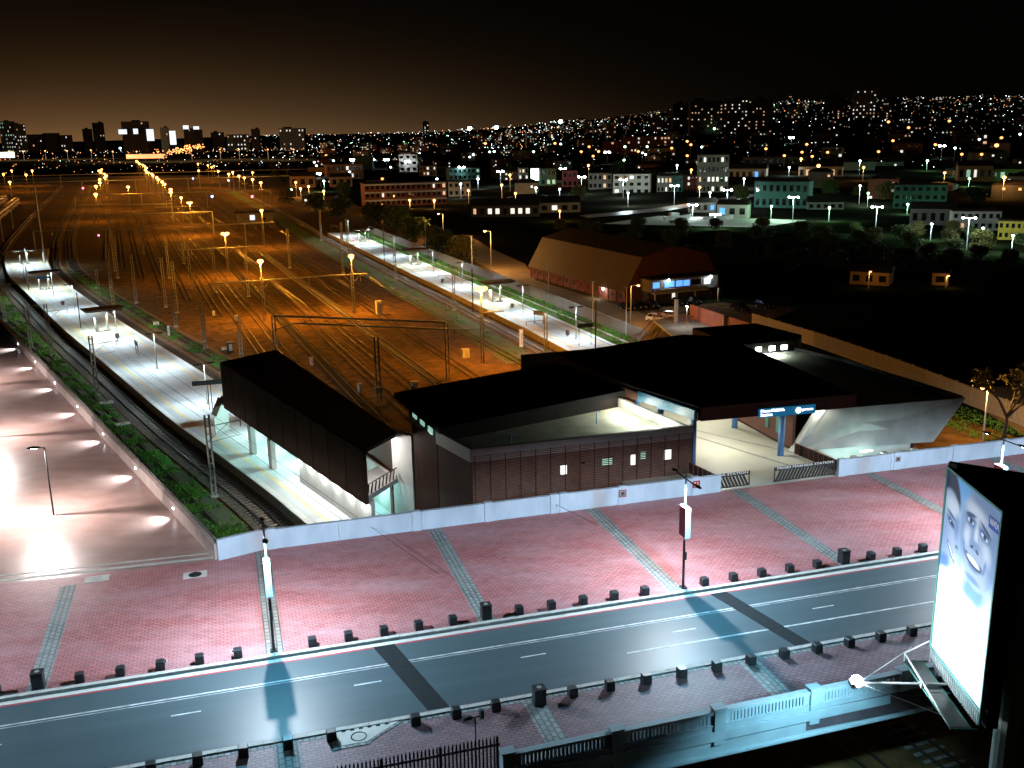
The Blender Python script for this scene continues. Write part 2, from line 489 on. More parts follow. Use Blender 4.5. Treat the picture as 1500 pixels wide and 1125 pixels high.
M = dict(
    pink=paver_mat("pink_pavers", (0.41, 0.142, 0.145), (0.31, 0.105, 0.108), (0.13, 0.058, 0.060), 0.42, 0.21, TH, 0.62, (0.40, 0.27, 0.30), 0.028),
    sidewalk=paver_mat("mauve_pavers", (0.24, 0.125, 0.14), (0.17, 0.09, 0.105), (0.07, 0.045, 0.05), 0.42, 0.21, TH, 0.62, (0.24, 0.18, 0.20), 0.028),
    strip=paver_mat("grey_setts", (0.23, 0.25, 0.25), (0.16, 0.18, 0.18), (0.06, 0.065, 0.065), 0.45, 0.3, TH + R(90), 0.7, (0.27, 0.29, 0.28), 0.04),
    plaza=pmat("burnished_concrete", (0.31, 0.205, 0.185), (0.215, 0.135, 0.12), 0.45, 0.4, bump=0.05, spec=0.5, detail=12, stretch=(1, 1.6, 1)),
    asphalt=pmat("asphalt", (0.058, 0.084, 0.096), (0.044, 0.066, 0.077), 0.5, 0.5, bump=0.03, detail=12, stretch=(0.09, 1.6, 1), rot=TH),
    asphalt_dark=pmat("patch_asphalt", (0.010, 0.013, 0.015), (0.015, 0.019, 0.021), 6, 0.8, bump=0.1, spec=0.15),
    kerb=pmat("kerb_concrete", (0.42, 0.41, 0.38), (0.30, 0.295, 0.28), 2.5, 0.8, bump=0.05),
    gutter=pmat("gutter_concrete", (0.50, 0.48, 0.44), (0.40, 0.385, 0.36), 1.2, 0.8),
    red_paint=pmat("red_road_paint", (0.42, 0.045, 0.06), (0.30, 0.05, 0.06), 4, 0.6),
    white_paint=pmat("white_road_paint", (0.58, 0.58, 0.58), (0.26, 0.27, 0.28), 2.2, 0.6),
    black=pmat("black_bollard_paint", (0.012, 0.014, 0.016), (0.02, 0.023, 0.026), 6, 0.45, bump=0.05),
    wallwhite=pmat("painted_wall", (0.45, 0.53, 0.63), (0.35, 0.42, 0.51), 1.1, 0.75, bump=0.03, detail=9, stretch=(0.8, 0.8, 0.3)),
    wallside=pmat("precast_wall", (0.40, 0.32, 0.30), (0.30, 0.235, 0.22), 0.8, 0.8, bump=0.04, detail=9),
    concrete=pmat("fair_faced_concrete", (0.36, 0.37, 0.36), (0.25, 0.26, 0.255), 0.6, 0.75, bump=0.06, detail=9),
    concrete_light=pmat("light_concrete", (0.50, 0.51, 0.49), (0.38, 0.39, 0.375), 0.5, 0.75, bump=0.04, detail=9),
    floor=pmat("concourse_screed", (0.40, 0.385, 0.32), (0.33, 0.32, 0.27), 0.35, 0.6, detail=8),
    floor_line=pmat("concourse_band", (0.20, 0.21, 0.19), None, 2, 0.6),
    platform=pmat("platform_paving", (0.43, 0.45, 0.47), (0.31, 0.33, 0.35), 0.28, 0.7, bump=0.03, detail=10),
    coping=pmat("platform_coping", (0.60, 0.60, 0.58), (0.48, 0.48, 0.46), 1.5, 0.75),
    platwall=pmat("platform_wall", (0.27, 0.235, 0.17), (0.18, 0.155, 0.11), 1.2, 0.85, bump=0.1),
    yellow=pmat("tactile_yellow", (0.55, 0.40, 0.18), (0.42, 0.38, 0.30), 0.8, 0.75),
    ground=pmat("dark_town_ground", (0.012, 0.014, 0.009), (0.024, 0.021, 0.016), 0.05, 1.0, detail=10, spec=0.0),
    yardground=pmat("dry_earth", (0.165, 0.092, 0.036), (0.056, 0.040, 0.017), 0.7, 0.95, bump=0.15, detail=15, spec=0.05),
    ballast=pmat("ballast", (0.165, 0.11, 0.07), (0.055, 0.042, 0.032), 2.5, 0.95, bump=0.6, detail=6),
    sleeper=pmat("sleeper_concrete", (0.27, 0.255, 0.23), (0.18, 0.165, 0.15), 3, 0.9),
    sleeper_dark=pmat("sleeper_timber", (0.06, 0.042, 0.03), (0.035, 0.027, 0.02), 3, 0.9),
    rail=pmat("rail_steel", (0.42, 0.36, 0.32), (0.26, 0.20, 0.17), 2, 0.32, metal=0.9),
    rust=pmat("rusty_rail", (0.045, 0.028, 0.019), (0.028, 0.019, 0.014), 2, 0.6, metal=0.0),
    galv=pmat("galvanised_steel", (0.36, 0.37, 0.37), (0.25, 0.26, 0.26), 2, 0.5, metal=0.35),
    greymetal=pmat("green_grey_mast_paint", (0.33, 0.36, 0.32), (0.24, 0.27, 0.24), 2, 0.6),
    darkmetal=pmat("dark_steel", (0.014, 0.014, 0.015), (0.022, 0.022, 0.023), 3, 0.5),
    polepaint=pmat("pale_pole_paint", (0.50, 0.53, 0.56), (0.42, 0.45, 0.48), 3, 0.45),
    roof=pmat("black_roof_sheet", (0.006, 0.0055, 0.006), (0.009, 0.008, 0.008), 0.6, 0.8, spec=0.1),
    brownclad=pmat("dark_brown_cladding", (0.050, 0.021, 0.014), (0.036, 0.015, 0.010), 0.8, 0.7, spec=0.15, stretch=(3, 3, 0.2)),
    slat=pmat("brown_terracotta_slats", (0.19, 0.095, 0.073), (0.135, 0.068, 0.053), 1.5, 0.7, spec=0.2),
    slatback=pmat("dark_brown_backing", (0.05, 0.027, 0.021), None, 1.5, 0.8, spec=0.1),
    parapetband=pmat("grey_parapet_band", (0.28, 0.28, 0.275), (0.22, 0.22, 0.215), 1, 0.75),
    annexroof=pmat("waterproofed_roof", (0.27, 0.29, 0.24), (0.16, 0.17, 0.14), 0.5, 0.8, detail=8),
    bluecol=pmat("blue_column_paint", (0.10, 0.25, 0.52), (0.08, 0.20, 0.43), 1.5, 0.5),
    signblue=pmat("sign_blue", (0.006, 0.10, 0.26), (0.006, 0.085, 0.22), 1, 0.45),
    red=pmat("sign_red", (0.33, 0.025, 0.035), (0.27, 0.02, 0.03), 2, 0.5),
    white=pmat("white_enamel", (0.78, 0.78, 0.78), (0.7, 0.7, 0.7), 2, 0.45),
    brick=pmat("red_face_brick", (0.24, 0.075, 0.045), (0.17, 0.055, 0.035), 3, 0.85),
    ochre=pmat("ochre_plaster", (0.38, 0.24, 0.13), (0.30, 0.19, 0.10), 0.4, 0.85),
    pale=pmat("pale_plaster", (0.50, 0.49, 0.45), (0.42, 0.41, 0.38), 0.4, 0.85),
    grey=pmat("grey_plaster", (0.24, 0.235, 0.22), (0.18, 0.175, 0.165), 0.4, 0.85),
    brown=pmat("brown_plaster", (0.13, 0.10, 0.08), (0.10, 0.075, 0.06), 0.4, 0.85),
    dark=pmat("dark_plaster", (0.06, 0.05, 0.045), None, 0.4, 0.85),
    teal=pmat("teal_plaster", (0.07, 0.20, 0.17), (0.05, 0.15, 0.13), 0.4, 0.85),
    green=pmat("green_plaster", (0.16, 0.34, 0.10), (0.12, 0.27, 0.08), 0.4, 0.85),
    blue=pmat("blue_sheeting", (0.05, 0.12, 0.28), None, 0.4, 0.7),
    yellowwall=pmat("yellow_plaster", (0.52, 0.42, 0.05), (0.45, 0.36, 0.04), 0.4, 0.8),
    darkroof=pmat("dark_roof_tiles", (0.035, 0.028, 0.025), None, 1, 0.85, spec=0.1),
    hangarroof=pmat("rusty_roof_sheet", (0.070, 0.044, 0.032), (0.05, 0.032, 0.024), 0.4, 0.75, stretch=(0.3, 3, 1)),
    foliage=pmat("leaf_green", (0.065, 0.095, 0.022), (0.035, 0.06, 0.014), 1.5, 0.6, spec=0.25),
    foliage2=pmat("leaf_olive", (0.115, 0.105, 0.03), (0.07, 0.07, 0.02), 1.5, 0.6, spec=0.25),
    grass=pmat("grass_green", (0.13, 0.36, 0.055), (0.08, 0.22, 0.035), 0.8, 0.7, spec=0.2),
    grassground=pmat("grassy_soil", (0.07, 0.12, 0.04), (0.11, 0.09, 0.06), 0.5, 0.95, bump=0.2, detail=9),
    bark=pmat("bark", (0.075, 0.055, 0.04), (0.045, 0.033, 0.025), 3, 0.9, bump=0.3),
    carwhite=pmat("white_car_paint", (0.72, 0.72, 0.70), (0.66, 0.66, 0.65), 2, 0.25),
    cardark=pmat("dark_car_paint", (0.012, 0.013, 0.016), None, 2, 0.2),
    tyre=pmat("rubber", (0.012, 0.012, 0.012), None, 5, 0.85),
    fencegrey=pmat("palisade_grey", (0.20, 0.205, 0.20), (0.14, 0.145, 0.14), 2, 0.7),
    fencewhite=pmat("palisade_concrete", (0.52, 0.50, 0.50), (0.42, 0.40, 0.40), 1.5, 0.8),
    train=pmat("train_side", (0.16, 0.13, 0.10), (0.11, 0.09, 0.07), 0.5, 0.5),
    parapet=pmat("bridge_parapet_paint", (0.34, 0.40, 0.43), (0.27, 0.325, 0.35), 0.9, 0.7, bump=0.03, detail=9),
    pinkwall=pmat("pink_plaster", (0.42, 0.19, 0.18), (0.35, 0.16, 0.15), 0.8, 0.8),
)
M["yellow_wall"] = M["yellowwall"]
G = dict(
    pane=glass_mat("dark_glass", (0.01, 0.012, 0.015)),
)
EM = dict(
    sodium=emat("sodium_lamp", (1.0, 0.42, 0.13), 4.5), sodium_far=emat("far_sodium_lamp", (1.0, 0.36, 0.10), 3.5),
    cool=emat("cool_lamp", (0.80, 0.93, 1.0), 60), cool_far=emat("far_white_lamp", (0.75, 0.95, 1.0), 6),
    green_far=emat("far_green_lamp", (0.45, 1.0, 0.62), 12), red_sig=emat("red_signal", (1.0, 0.08, 0.16), 12),
    blue_sig=emat("blue_signal", (0.3, 0.45, 1.0), 10), tube=emat("fluorescent_tube", (0.85, 1.0, 0.88), 14),
    winwhite=emat("window_white", (0.95, 0.93, 0.85), 1.0), winwarm=emat("window_warm", (1.0, 0.60, 0.34), 0.7),
    wingreen=emat("window_green", (0.55, 1.0, 0.78), 0.45), winblue=emat("window_blue", (0.12, 0.38, 1.0), 1.3),
    winsign=emat("glaring_panel", (0.85, 1.0, 0.85), 4.0), letters=emat("lit_letters", (1.0, 1.0, 1.0), 4.0),
    hoarding=emat("lit_hoarding", (0.80, 0.91, 1.0), 1.15), redsign=emat("orange_strip", (1.0, 0.42, 0.2), 0.8),
    sign_dim=emat("backlit_blue_sign", (0.003, 0.12, 0.26), 0.75), board_dim=emat("dim_blue_board", (0.002, 0.04, 0.07), 0.9),
)


# ------------------------------------------------------------------ mesh helpers
class MB:
    """collects shapes that become ONE mesh object"""

    def __init__(self):
        self.v, self.f, self.mi = [], [], []
        self.cur = 0

    def add(self, vs, fs):
        o = len(self.v)
        self.v += [tuple(p) for p in vs]
        self.f += [tuple(i + o for i in f) for f in fs]
        self.mi += [self.cur] * len(fs)
        return self

    BOXF = [(0, 3, 2, 1), (4, 5, 6, 7), (0, 1, 5, 4), (1, 2, 6, 5), (2, 3, 7, 6), (3, 0, 4, 7)]

    def box(self, c, s, rz=0.0):
        x, y, z = s[0] / 2, s[1] / 2, s[2] / 2
        ca, sa = math.cos(rz), math.sin(rz)
        vs = []
        for dz in (-z, z):
            for dx, dy in ((-x, -y), (x, -y), (x, y), (-x, y)):
                vs.append((c[0] + dx * ca - dy * sa, c[1] + dx * sa + dy * ca, c[2] + dz))
        return self.add(vs, self.BOXF)

    def beam(self, p, q, w, h):
        """rectangular bar from p to q, w wide (level) and h high"""
        p, q = Vector(p), Vector(q)
        d = (q - p).normalized()
        s = d.cross(Vector((0, 0, 1)))
        if s.length < 1e-4:
            s = Vector((1, 0, 0))
        s.normalize()
        t = s.cross(d)
        vs = []
        for e in (p, q):
            for a, b in ((-1, -1), (1, -1), (1, 1), (-1, 1)):
                vs.append(e + s * (a * w / 2) + t * (b * h / 2))
        return self.add(vs, [(0, 1, 2, 3), (7, 6, 5, 4), (0, 4, 5, 1), (1, 5, 6, 2), (2, 6, 7, 3), (3, 7, 4, 0)])

    def tube(self, p, q, r0, r1=None, n=8):
        p, q = Vector(p), Vector(q)
        r1 = r0 if r1 is None else r1
        d = (q - p).normalized()
        a = d.cross(Vector((0, 0, 1)))
        if a.length < 1e-4:
            a = Vector((1, 0, 0))
        a.normalize()
        b = d.cross(a)
        vs = []
        for e, r in ((p, r0), (q, r1)):
            for i in range(n):
                t = 2 * math.pi * i / n
                vs.append(e + a * (r * math.cos(t)) + b * (r * math.sin(t)))
        fs = [(i, n + i, n + (i + 1) % n, (i + 1) % n) for i in range(n)]
        fs += [tuple(range(n)), tuple(reversed(range(n, 2 * n)))]
        return self.add(vs, fs)

    def prism(self, poly, z0, z1):
        """level polygon extruded from z0 to z1 (z may be a list, one per corner)"""
        n = len(poly)
        ar = sum(poly[i][0] * poly[(i + 1) % n][1] - poly[(i + 1) % n][0] * poly[i][1] for i in range(n))
        idx = list(range(n)) if ar > 0 else list(reversed(range(n)))
        zz0 = z0 if isinstance(z0, (list, tuple)) else [z0] * n
        zz1 = z1 if isinstance(z1, (list, tuple)) else [z1] * n
        vs = [(poly[i][0], poly[i][1], zz0[i]) for i in idx] + [(poly[i][0], poly[i][1], zz1[i]) for i in idx]
        fs = [tuple(reversed(range(n))), tuple(range(n, 2 * n))]
        fs += [(i, (i + 1) % n, n + (i + 1) % n, n + i) for i in range(n)]
        return self.add(vs, fs)

    def ribbon(self, left, right, z0, z1):
        """solid strip between two matching outlines"""
        n = len(left)
        vs = []
        for a, b in zip(left, right):
            vs += [(a[0], a[1], z0), (b[0], b[1], z0), (b[0], b[1], z1), (a[0], a[1], z1)]
        fs = [(0, 3, 2, 1), tuple(4 * (n - 1) + k for k in (0, 1, 2, 3))]
        for i in range(n - 1):
            a, b = 4 * i, 4 * i + 4
            fs += [(a, a + 1, b + 1, b), (a + 1, a + 2, b + 2, b + 1), (a + 2, a + 3, b + 3, b + 2), (a + 3, a, b, b + 3)]
        return self.add(vs, fs)

    def slab(self, p, q, z0, z1, t, off=0.0):
        """upright wall from p to q of thickness t"""
        p, q = Vector((p[0], p[1], 0)), Vector((q[0], q[1], 0))
        d = (q - p).normalized()
        s = Vector((-d.y, d.x, 0))
        a, b = p + s * (off - t / 2), q + s * (off - t / 2)
        c, e = q + s * (off + t / 2), p + s * (off + t / 2)
        return self.prism([(a.x, a.y), (b.x, b.y), (c.x, c.y), (e.x, e.y)], z0, z1)

    def ball(self, c, r, sz=(1, 1, 1), n=8, m=6):
        vs = [(c[0], c[1], c[2] - r * sz[2])]
        for j in range(1, m):
            t = math.pi * j / m
            for i in range(n):
                a = 2 * math.pi * i / n
                vs.append((c[0] + r * sz[0] * math.sin(t) * math.cos(a), c[1] + r * sz[1] * math.sin(t) * math.sin(a), c[2] - r * sz[2] * math.cos(t)))
        vs.append((c[0], c[1], c[2] + r * sz[2]))
        fs = [(0, 1 + (i + 1) % n, 1 + i) for i in range(n)]
        for j in range(m - 2):
            for i in range(n):
                a, b = 1 + j * n + i, 1 + j * n + (i + 1) % n
                fs.append((a, b, b + n, a + n))
        e = len(vs) - 1
        o = 1 + (m - 2) * n
        fs += [(o + i, o + (i + 1) % n, e) for i in range(n)]
        return self.add(vs, fs)

    def mesh(self, name, mats, smooth_=False):
        me = bpy.data.meshes.new(name)
        me.from_pydata(self.v, [], self.f)
        for m in (mats if isinstance(mats, (list, tuple)) else [mats]):
            me.materials.append(m)
        if any(self.mi):
            me.polygons.foreach_set("material_index", self.mi)
        if smooth_:
            me.polygons.foreach_set("use_smooth", [True] * len(self.f))
        me.update()
        return me

    def build(self, name, mats, parent=None, kind=None, smooth_=False):
        return link(name, self.mesh(name, mats, smooth_), parent, kind=kind)


def link(name, me, parent=None, loc=None, rz=0.0, kind=None):
    o = bpy.data.objects.new(name, me)
    col.objects.link(o)
    if parent is not None:
        o.parent = parent
    if loc is not None:
        o.location = loc
    if rz:
        o.rotation_euler.z = rz
    if kind:
        o["kind"] = kind
    return o


def tag(o, label, cat, group=None):
    o["label"] = label
    o["category"] = cat
    if group:
        o["group"] = group
    return o


def thing(name, label, cat, loc=(0, 0, 0), rz=0.0, group=None):
    o = bpy.data.objects.new(name, None)
    o.empty_display_size = 0.3
    col.objects.link(o)
    o.location = loc
    o.rotation_euler.z = rz
    return tag(o, label, cat, group)


def copy_tree(o, parent=None):
    c = o.copy()
    col.objects.link(c)
    c.parent = parent
    for ch in list(o.children):
        copy_tree(ch, c)
    return c


def place_copy(proto, first, loc, rz, label, group=None):
    o = proto if first else copy_tree(proto)
    o.location = loc
    o.rotation_euler.z = rz
    o["label"] = label
    if group:
        o["group"] = group
    return o


LIGHTS = {}


def light(parent, loc, power, color, key, kind="SPOT", size=150, blend=0.6, radius=0.15, aim=None):
    """the light a lamp gives off, parented to that lamp"""
    k = (key, power, color, size)
    ld = LIGHTS.get(k)
    if ld is None:
        ld = bpy.data.lights.new(key, kind)
        ld.energy = power
        ld.color = color
        ld.shadow_soft_size = radius
        if kind == "SPOT":
            ld.spot_size = R(size)
            ld.spot_blend = blend
        LIGHTS[k] = ld
    o = bpy.data.objects.new("lamp_light", ld)
    col.objects.link(o)
    o.parent = parent
    o.location = loc
    if aim is not None:
        o.rotation_euler = Vector(aim).to_track_quat("-Z", "Y").to_euler()
    return o


TEXTS = {}


def text_mesh(body, size, mat, extrude=0.01):
    k = (body, size, mat.name)
    if k in TEXTS:
        return TEXTS[k]
    cu = bpy.data.curves.new("lettering", "FONT")
    cu.body = body
    cu.size = size
    cu.extrude = extrude
    cu.align_x = "LEFT"
    cu.align_y = "BOTTOM"
    cu.resolution_u = 2
    ob = bpy.data.objects.new("lettering", cu)
    col.objects.link(ob)
    bpy.context.view_layer.update()
    dg = bpy.context.evaluated_depsgraph_get()
    me = bpy.data.meshes.new_from_object(ob.evaluated_get(dg))
    me.materials.clear()
    me.materials.append(mat)
    bpy.data.objects.remove(ob)
    bpy.data.curves.remove(cu)
    TEXTS[k] = me
    return me


def put_text(body, size, mat, loc, rz, parent, width=None, name="lettering"):
    """upright lettering facing local -Y"""
    me = text_mesh(body, size, mat)
    o = link(name, me, parent)
    o.location = loc
    o.rotation_euler = (R(90), 0, rz)
    if width:
        w = max(v.co.x for v in me.vertices) - min(v.co.x for v in me.vertices)
        o.scale = (width / w, 1, 1)
    return o


# ------------------------------------------------------------------ ground and hills
def build_ground():
    rs = [0, 60, 120, 180, 240, 300, 360, 420, 480, 540, 620, 700, 800, 900, 1000, 1150, 1300, 1500, 1700, 1900, 2100, 2300, 2600, 2900, 3300, 3800, 4500, 5500, 7500, 10500]
    na = 144
    vs, fs = [(0, 0, ZG)], []
    for r in rs[1:]:
        for i in range(na):
            a = 2 * math.pi * i / na
            x, y = r * math.sin(a), r * math.cos(a)
            jit = 0 if r < 450 else 2.0 * math.sin(x * 0.013) * math.cos(y * 0.011)
            vs.append((x, y, hz(x, y) + (jit if y > 0 and hz(x, y) > -4 else 0)))
    for i in range(na):
        fs.append((0, 1 + (i + 1) % na, 1 + i))
    for j in range(len(rs) - 2):
        for i in range(na):
            a, b = 1 + j * na + i, 1 + j * na + (i + 1) % na
            fs.append((a, b, b + na, a + na))
    mb = MB()
    mb.add(vs, fs)
    mb.build("ground", M["ground"], kind="structure", smooth_=True)


build_ground()
MB().prism([(70, -30), (60, 95), (36, 165), (16, 225), (-30, 350), (-95, 560), (-210, 905), (-460, 930), (-235, 330), (-110, 60), (-60, -30)], ZG - 0.3, ZG + 0.02).build("yard_ground", M["yardground"], kind="structure")


def uvpoly(pts):
    return [RF(u, v)[:2] for u, v in pts]


# ------------------------------------------------------------------ forecourt, road, pavement
CORNER = (-20.2, 62.75)                          # where the side wall meets the street wall
side_dir = Vector((-49.9, 75.4, 0)).normalized()  # the side wall runs along the railway
SIDE_END = (-20.2 + side_dir.x * 140, 62.75 + side_dir.y * 140)


def build_forecourt():
    # pink brick forecourt between the far kerb and the station wall
    mb = MB()
    c = Vector((CORNER[0], CORNER[1], 0))
    cu, cv = c.dot(E1), c.dot(EN) - 51.3
    mb.prism(uvpoly([(-75, 0.38), (100, 0.38), (100, 15.5), (cu + 2.8, 15.5), (cu, cv), (-75, cv + 3.6)]), -1.1, 0.0)
    mb.build("forecourt_pavement", M["pink"], kind="structure")
    # brown burnished plaza on the left
    mb = MB()
    mb.prism([CORNER, SIDE_END, (-190, SIDE_END[1]), (-190, 30)] + uvpoly([(-75, cv + 3.6)]), -1.1, 0.0)
    mb.build("plaza", M["plaza"], kind="structure")
    mb = MB()
    a, b = RF(cu, cv), RF(-75, cv + 3.6)
    mb.slab((a.x, a.y), (b.x, b.y), 0.004, 0.012, 0.35, off=-0.55)
    mb.slab((a.x, a.y), (b.x, b.y), 0.004, 0.012, 0.22, off=-1.35)
    mb.build("edging_strip", M["kerb"], kind="structure")
    # bands of grey setts across forecourt and pavement
    for k in range(-3, 6):
        u = 1.05 + 12.22 * k
        mb = MB()
        v1 = 15.2 if k >= 0 else 13.6
        mb.prism(uvpoly([(u - 0.5, 0.4), (u + 0.5, 0.4), (u + 0.5, v1), (u - 0.5, v1)]), 0.002, 0.006)
        mb.build("sett_band", M["strip"], kind="structure")
        mb = MB()
        mb.prism(uvpoly([(u - 0.55, -13.3), (u + 0.55, -13.3), (u + 0.55, -8.4), (u - 0.55, -8.4)]), 0.002, 0.006)
        mb.build("sett_band", M["strip"], kind="structure")
    # concourse and station apron behind the gates
    mb = MB()
    mb.prism(uvpoly([(30, 15.55), (49.5, 15.55), (49.5, 52), (30, 52)]), -1.1, 0.0)
    fl = mb.build("concourse_floor", M["floor"], kind="structure")
    mb = MB()
    mb.prism(uvpoly([(39.4, 33.5), (39.7, 33.5), (46.0, 16.5), (45.7, 16.5)]), 0.003, 0.007)
    mb.prism(uvpoly([(40.6, 33.5), (40.8, 33.5), (47.4, 21.5), (47.2, 21.5)]), 0.003, 0.007)
    mb.build("floor_band", M["floor_line"], fl)
    # road
    mb = MB()
    mb.prism(uvpoly([(-75, -7.85), (100, -7.85), (100, 0.05), (-75, 0.05)]), -1.1, -0.12)
    road = mb.build("road", M["asphalt"], kind="structure")
    mb = MB()
    mb.prism(uvpoly([(-75, -0.28), (100, -0.28), (100, 0.08), (-75, 0.08)]), -0.118, -0.114)
    mb.build("gutter", M["gutter"], road)
    for va, vb in ((-0.44, -0.32), (-7.66, -7.55)):
        mb = MB()
        mb.prism(uvpoly([(-75, va), (100, va), (100, vb), (-75, vb)]), -0.118, -0.114)
        mb.build("red_edge_line", M["red_paint"], road)
    dash = MB().prism(uvpoly([(-0.72, -0.05), (0.72, -0.05), (0.72, 0.05), (-0.72, 0.05)]), -0.116, -0.112)
    dme = dash.mesh("lane_dash", M["white_paint"])
    for k in range(-4, 7):
        o = link("lane_dash", dme, road)
        d = RF(-3.6 + 9.15 * k, -3.98) - RF(0, 0)
        o.location = (d.x, d.y, 0)
    # car light trails, laid on the road as thin white painted lines
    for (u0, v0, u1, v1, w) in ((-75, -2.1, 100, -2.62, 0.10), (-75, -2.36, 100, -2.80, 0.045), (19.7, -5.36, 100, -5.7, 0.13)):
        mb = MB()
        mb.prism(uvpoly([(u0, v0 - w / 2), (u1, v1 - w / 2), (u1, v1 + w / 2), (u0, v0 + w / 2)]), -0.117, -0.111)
        mb.build("light_trail", M["white_paint"], road)
    for q in ([(6.4, -0.3), (7.6, -0.3), (9.15, -7.45), (8.05, -7.45)], [(27.4, -0.3), (28.5, -0.3), (29.9, -7.5), (28.9, -7.5)]):
        mb = MB()
        mb.prism(uvpoly(q), -0.1185, -0.1095)
        mb.build("patched_trench", M["asphalt_dark"], road)
    # kerbs of single stones
    me = MB().box((0, 0, -0.05), (0.985, 0.28, 0.24), 0).mesh("kerb_stone", M["kerb"])
    for vv, u0, u1, nm in ((0.23, -32, 62, "far"), (-7.99, -24, 44, "near")):
        base = MB().prism(uvpoly([(-75, vv - 0.12), (100, vv - 0.12), (100, vv + 0.12), (-75, vv + 0.12)]), -0.9, -0.06)
        kb = base.build("kerb", M["kerb"], kind="structure")
        for u in range(u0, u1):
            link("kerb_stone", me, kb, RF(u + 0.5, vv, rnd.uniform(-0.003, 0.003)), TH)
        for ua, ub in ((-75, u0), (u1, 100)):
            MB().prism(uvpoly([(ua, vv - 0.14), (ub, vv - 0.14), (ub, vv + 0.14), (ua, vv + 0.14)]), -0.17, 0.07).build("kerb_run", M["kerb"], kb)
    # near pavement on the bridge
    mb = MB()
    mb.prism(uvpoly([(-75, -13.5), (100, -13.5), (100, -8.13), (-75, -8.13)]), -1.1, 0.0)
    pv = mb.build("pavement", M["sidewalk"], kind="structure")
    mb = MB()
    mb.prism(uvpoly([(-75, -8.42), (100, -8.42), (100, -8.14), (-75, -8.14)]), 0.003, 0.009)
    mb.build("edge_course", M["strip"], pv)
    # storm drain slab with ring cover in the near pavement
    t = thing("storm_drain", "pale concrete storm drain slab with ring cover beside the near kerb", "drain", RF(4.4, -8.6, 0.012), TH)
    MB().prism([(-1.0, -0.75), (0.35, -0.75), (2.2, 0.55), (-1.0, 0.55)], 0.0, 0.03).build("slab", M["gutter"], t)
    MB().prism([(-1.25, -0.98), (0.42, -0.98), (0.55, -0.75), (2.5, 0.55), (2.2, 0.555), (0.35, -0.752), (-1.003, -0.752), (-1.003, 0.55), (-1.25, 0.55)], 0.0, 0.018).build("border", M["strip"], t)
    for i in range(6):
        MB().box((-0.65 + i * 0.42, 0.42, 0.033), (0.2, 0.2, 0.006)).build("inlet_slot", M["asphalt_dark"], t)
    ring(t, (0.0, -0.25, 0.032), 0.36)
    for k, (u, v, lab) in enumerate(((-9.53, 14.07, "square manhole frame with round lid left of the grey sett band"), (-3.36, 12.65, "square manhole frame with dark open-looking lid near the wall corner"))):
        t = thing("manhole_cover", lab, "manhole", RF(u, v, 0.004), TH)
        MB().box((0, 0, 0.012), (1.5, 0.95, 0.024)).build("frame", M["gutter"], t)
        mb = MB()
        mb.tube((0, 0, 0.0), (0, 0, 0.032), 0.42 if k else 0.34, n=20)
        mb.build("lid", M["asphalt_dark"] if k else M["kerb"], t)
    for k, (px, v) in enumerate(((-3.9, 1.55), (-2.0, 1.5), (-0.1, 1.45))):
        t = thing("ground_box", "small dark service box set in the pink pavers, %s behind the far bollards" % nth(k + 1), "service box", RF(px - 1.0, v, 0.003), TH, "service boxes in the pavers")
        MB().box((0, 0, 0.01), (0.42, 0.26, 0.02)).build("rim", M["gutter"], t)
        MB().box((0, 0, 0.015), (0.32, 0.17, 0.03)).build("lid", M["asphalt_dark"], t)


def ring(parent, c, r):
    mb = MB()
    n = 20
    for i in range(n):
        a, b = 2 * math.pi * i / n, 2 * math.pi * (i + 1) / n
        mb.beam((c[0] + r * math.cos(a), c[1] + r * math.sin(a), c[2]), (c[0] + r * math.cos(b), c[1] + r * math.sin(b), c[2]), 0.05, 0.02)
    mb.build("cover_ring", M["asphalt_dark"], parent)


build_forecourt()


# ------------------------------------------------------------------ bollards
def chamfer_block(mb, w, h, c=0.03):
    """square block with chamfered upright edges and top"""
    def ringpts(hw, cc, z):
        return [(-hw + cc, -hw, z), (hw - cc, -hw, z), (hw, -hw + cc, z), (hw, hw - cc, z), (hw - cc, hw, z), (-hw + cc, hw, z), (-hw, hw - cc, z), (-hw, -hw + cc, z)]
    hw = w / 2
    vs = ringpts(hw, c, 0) + ringpts(hw, c, h - c) + ringpts(hw - c, c, h)
    fs = [tuple(reversed(range(8))), tuple(range(16, 24))]
    for j in (0, 8):
        fs += [(j + i, j + (i + 1) % 8, j + 8 + (i + 1) % 8, j + 8 + i) for i in range(8)]
    mb.add(vs, fs)


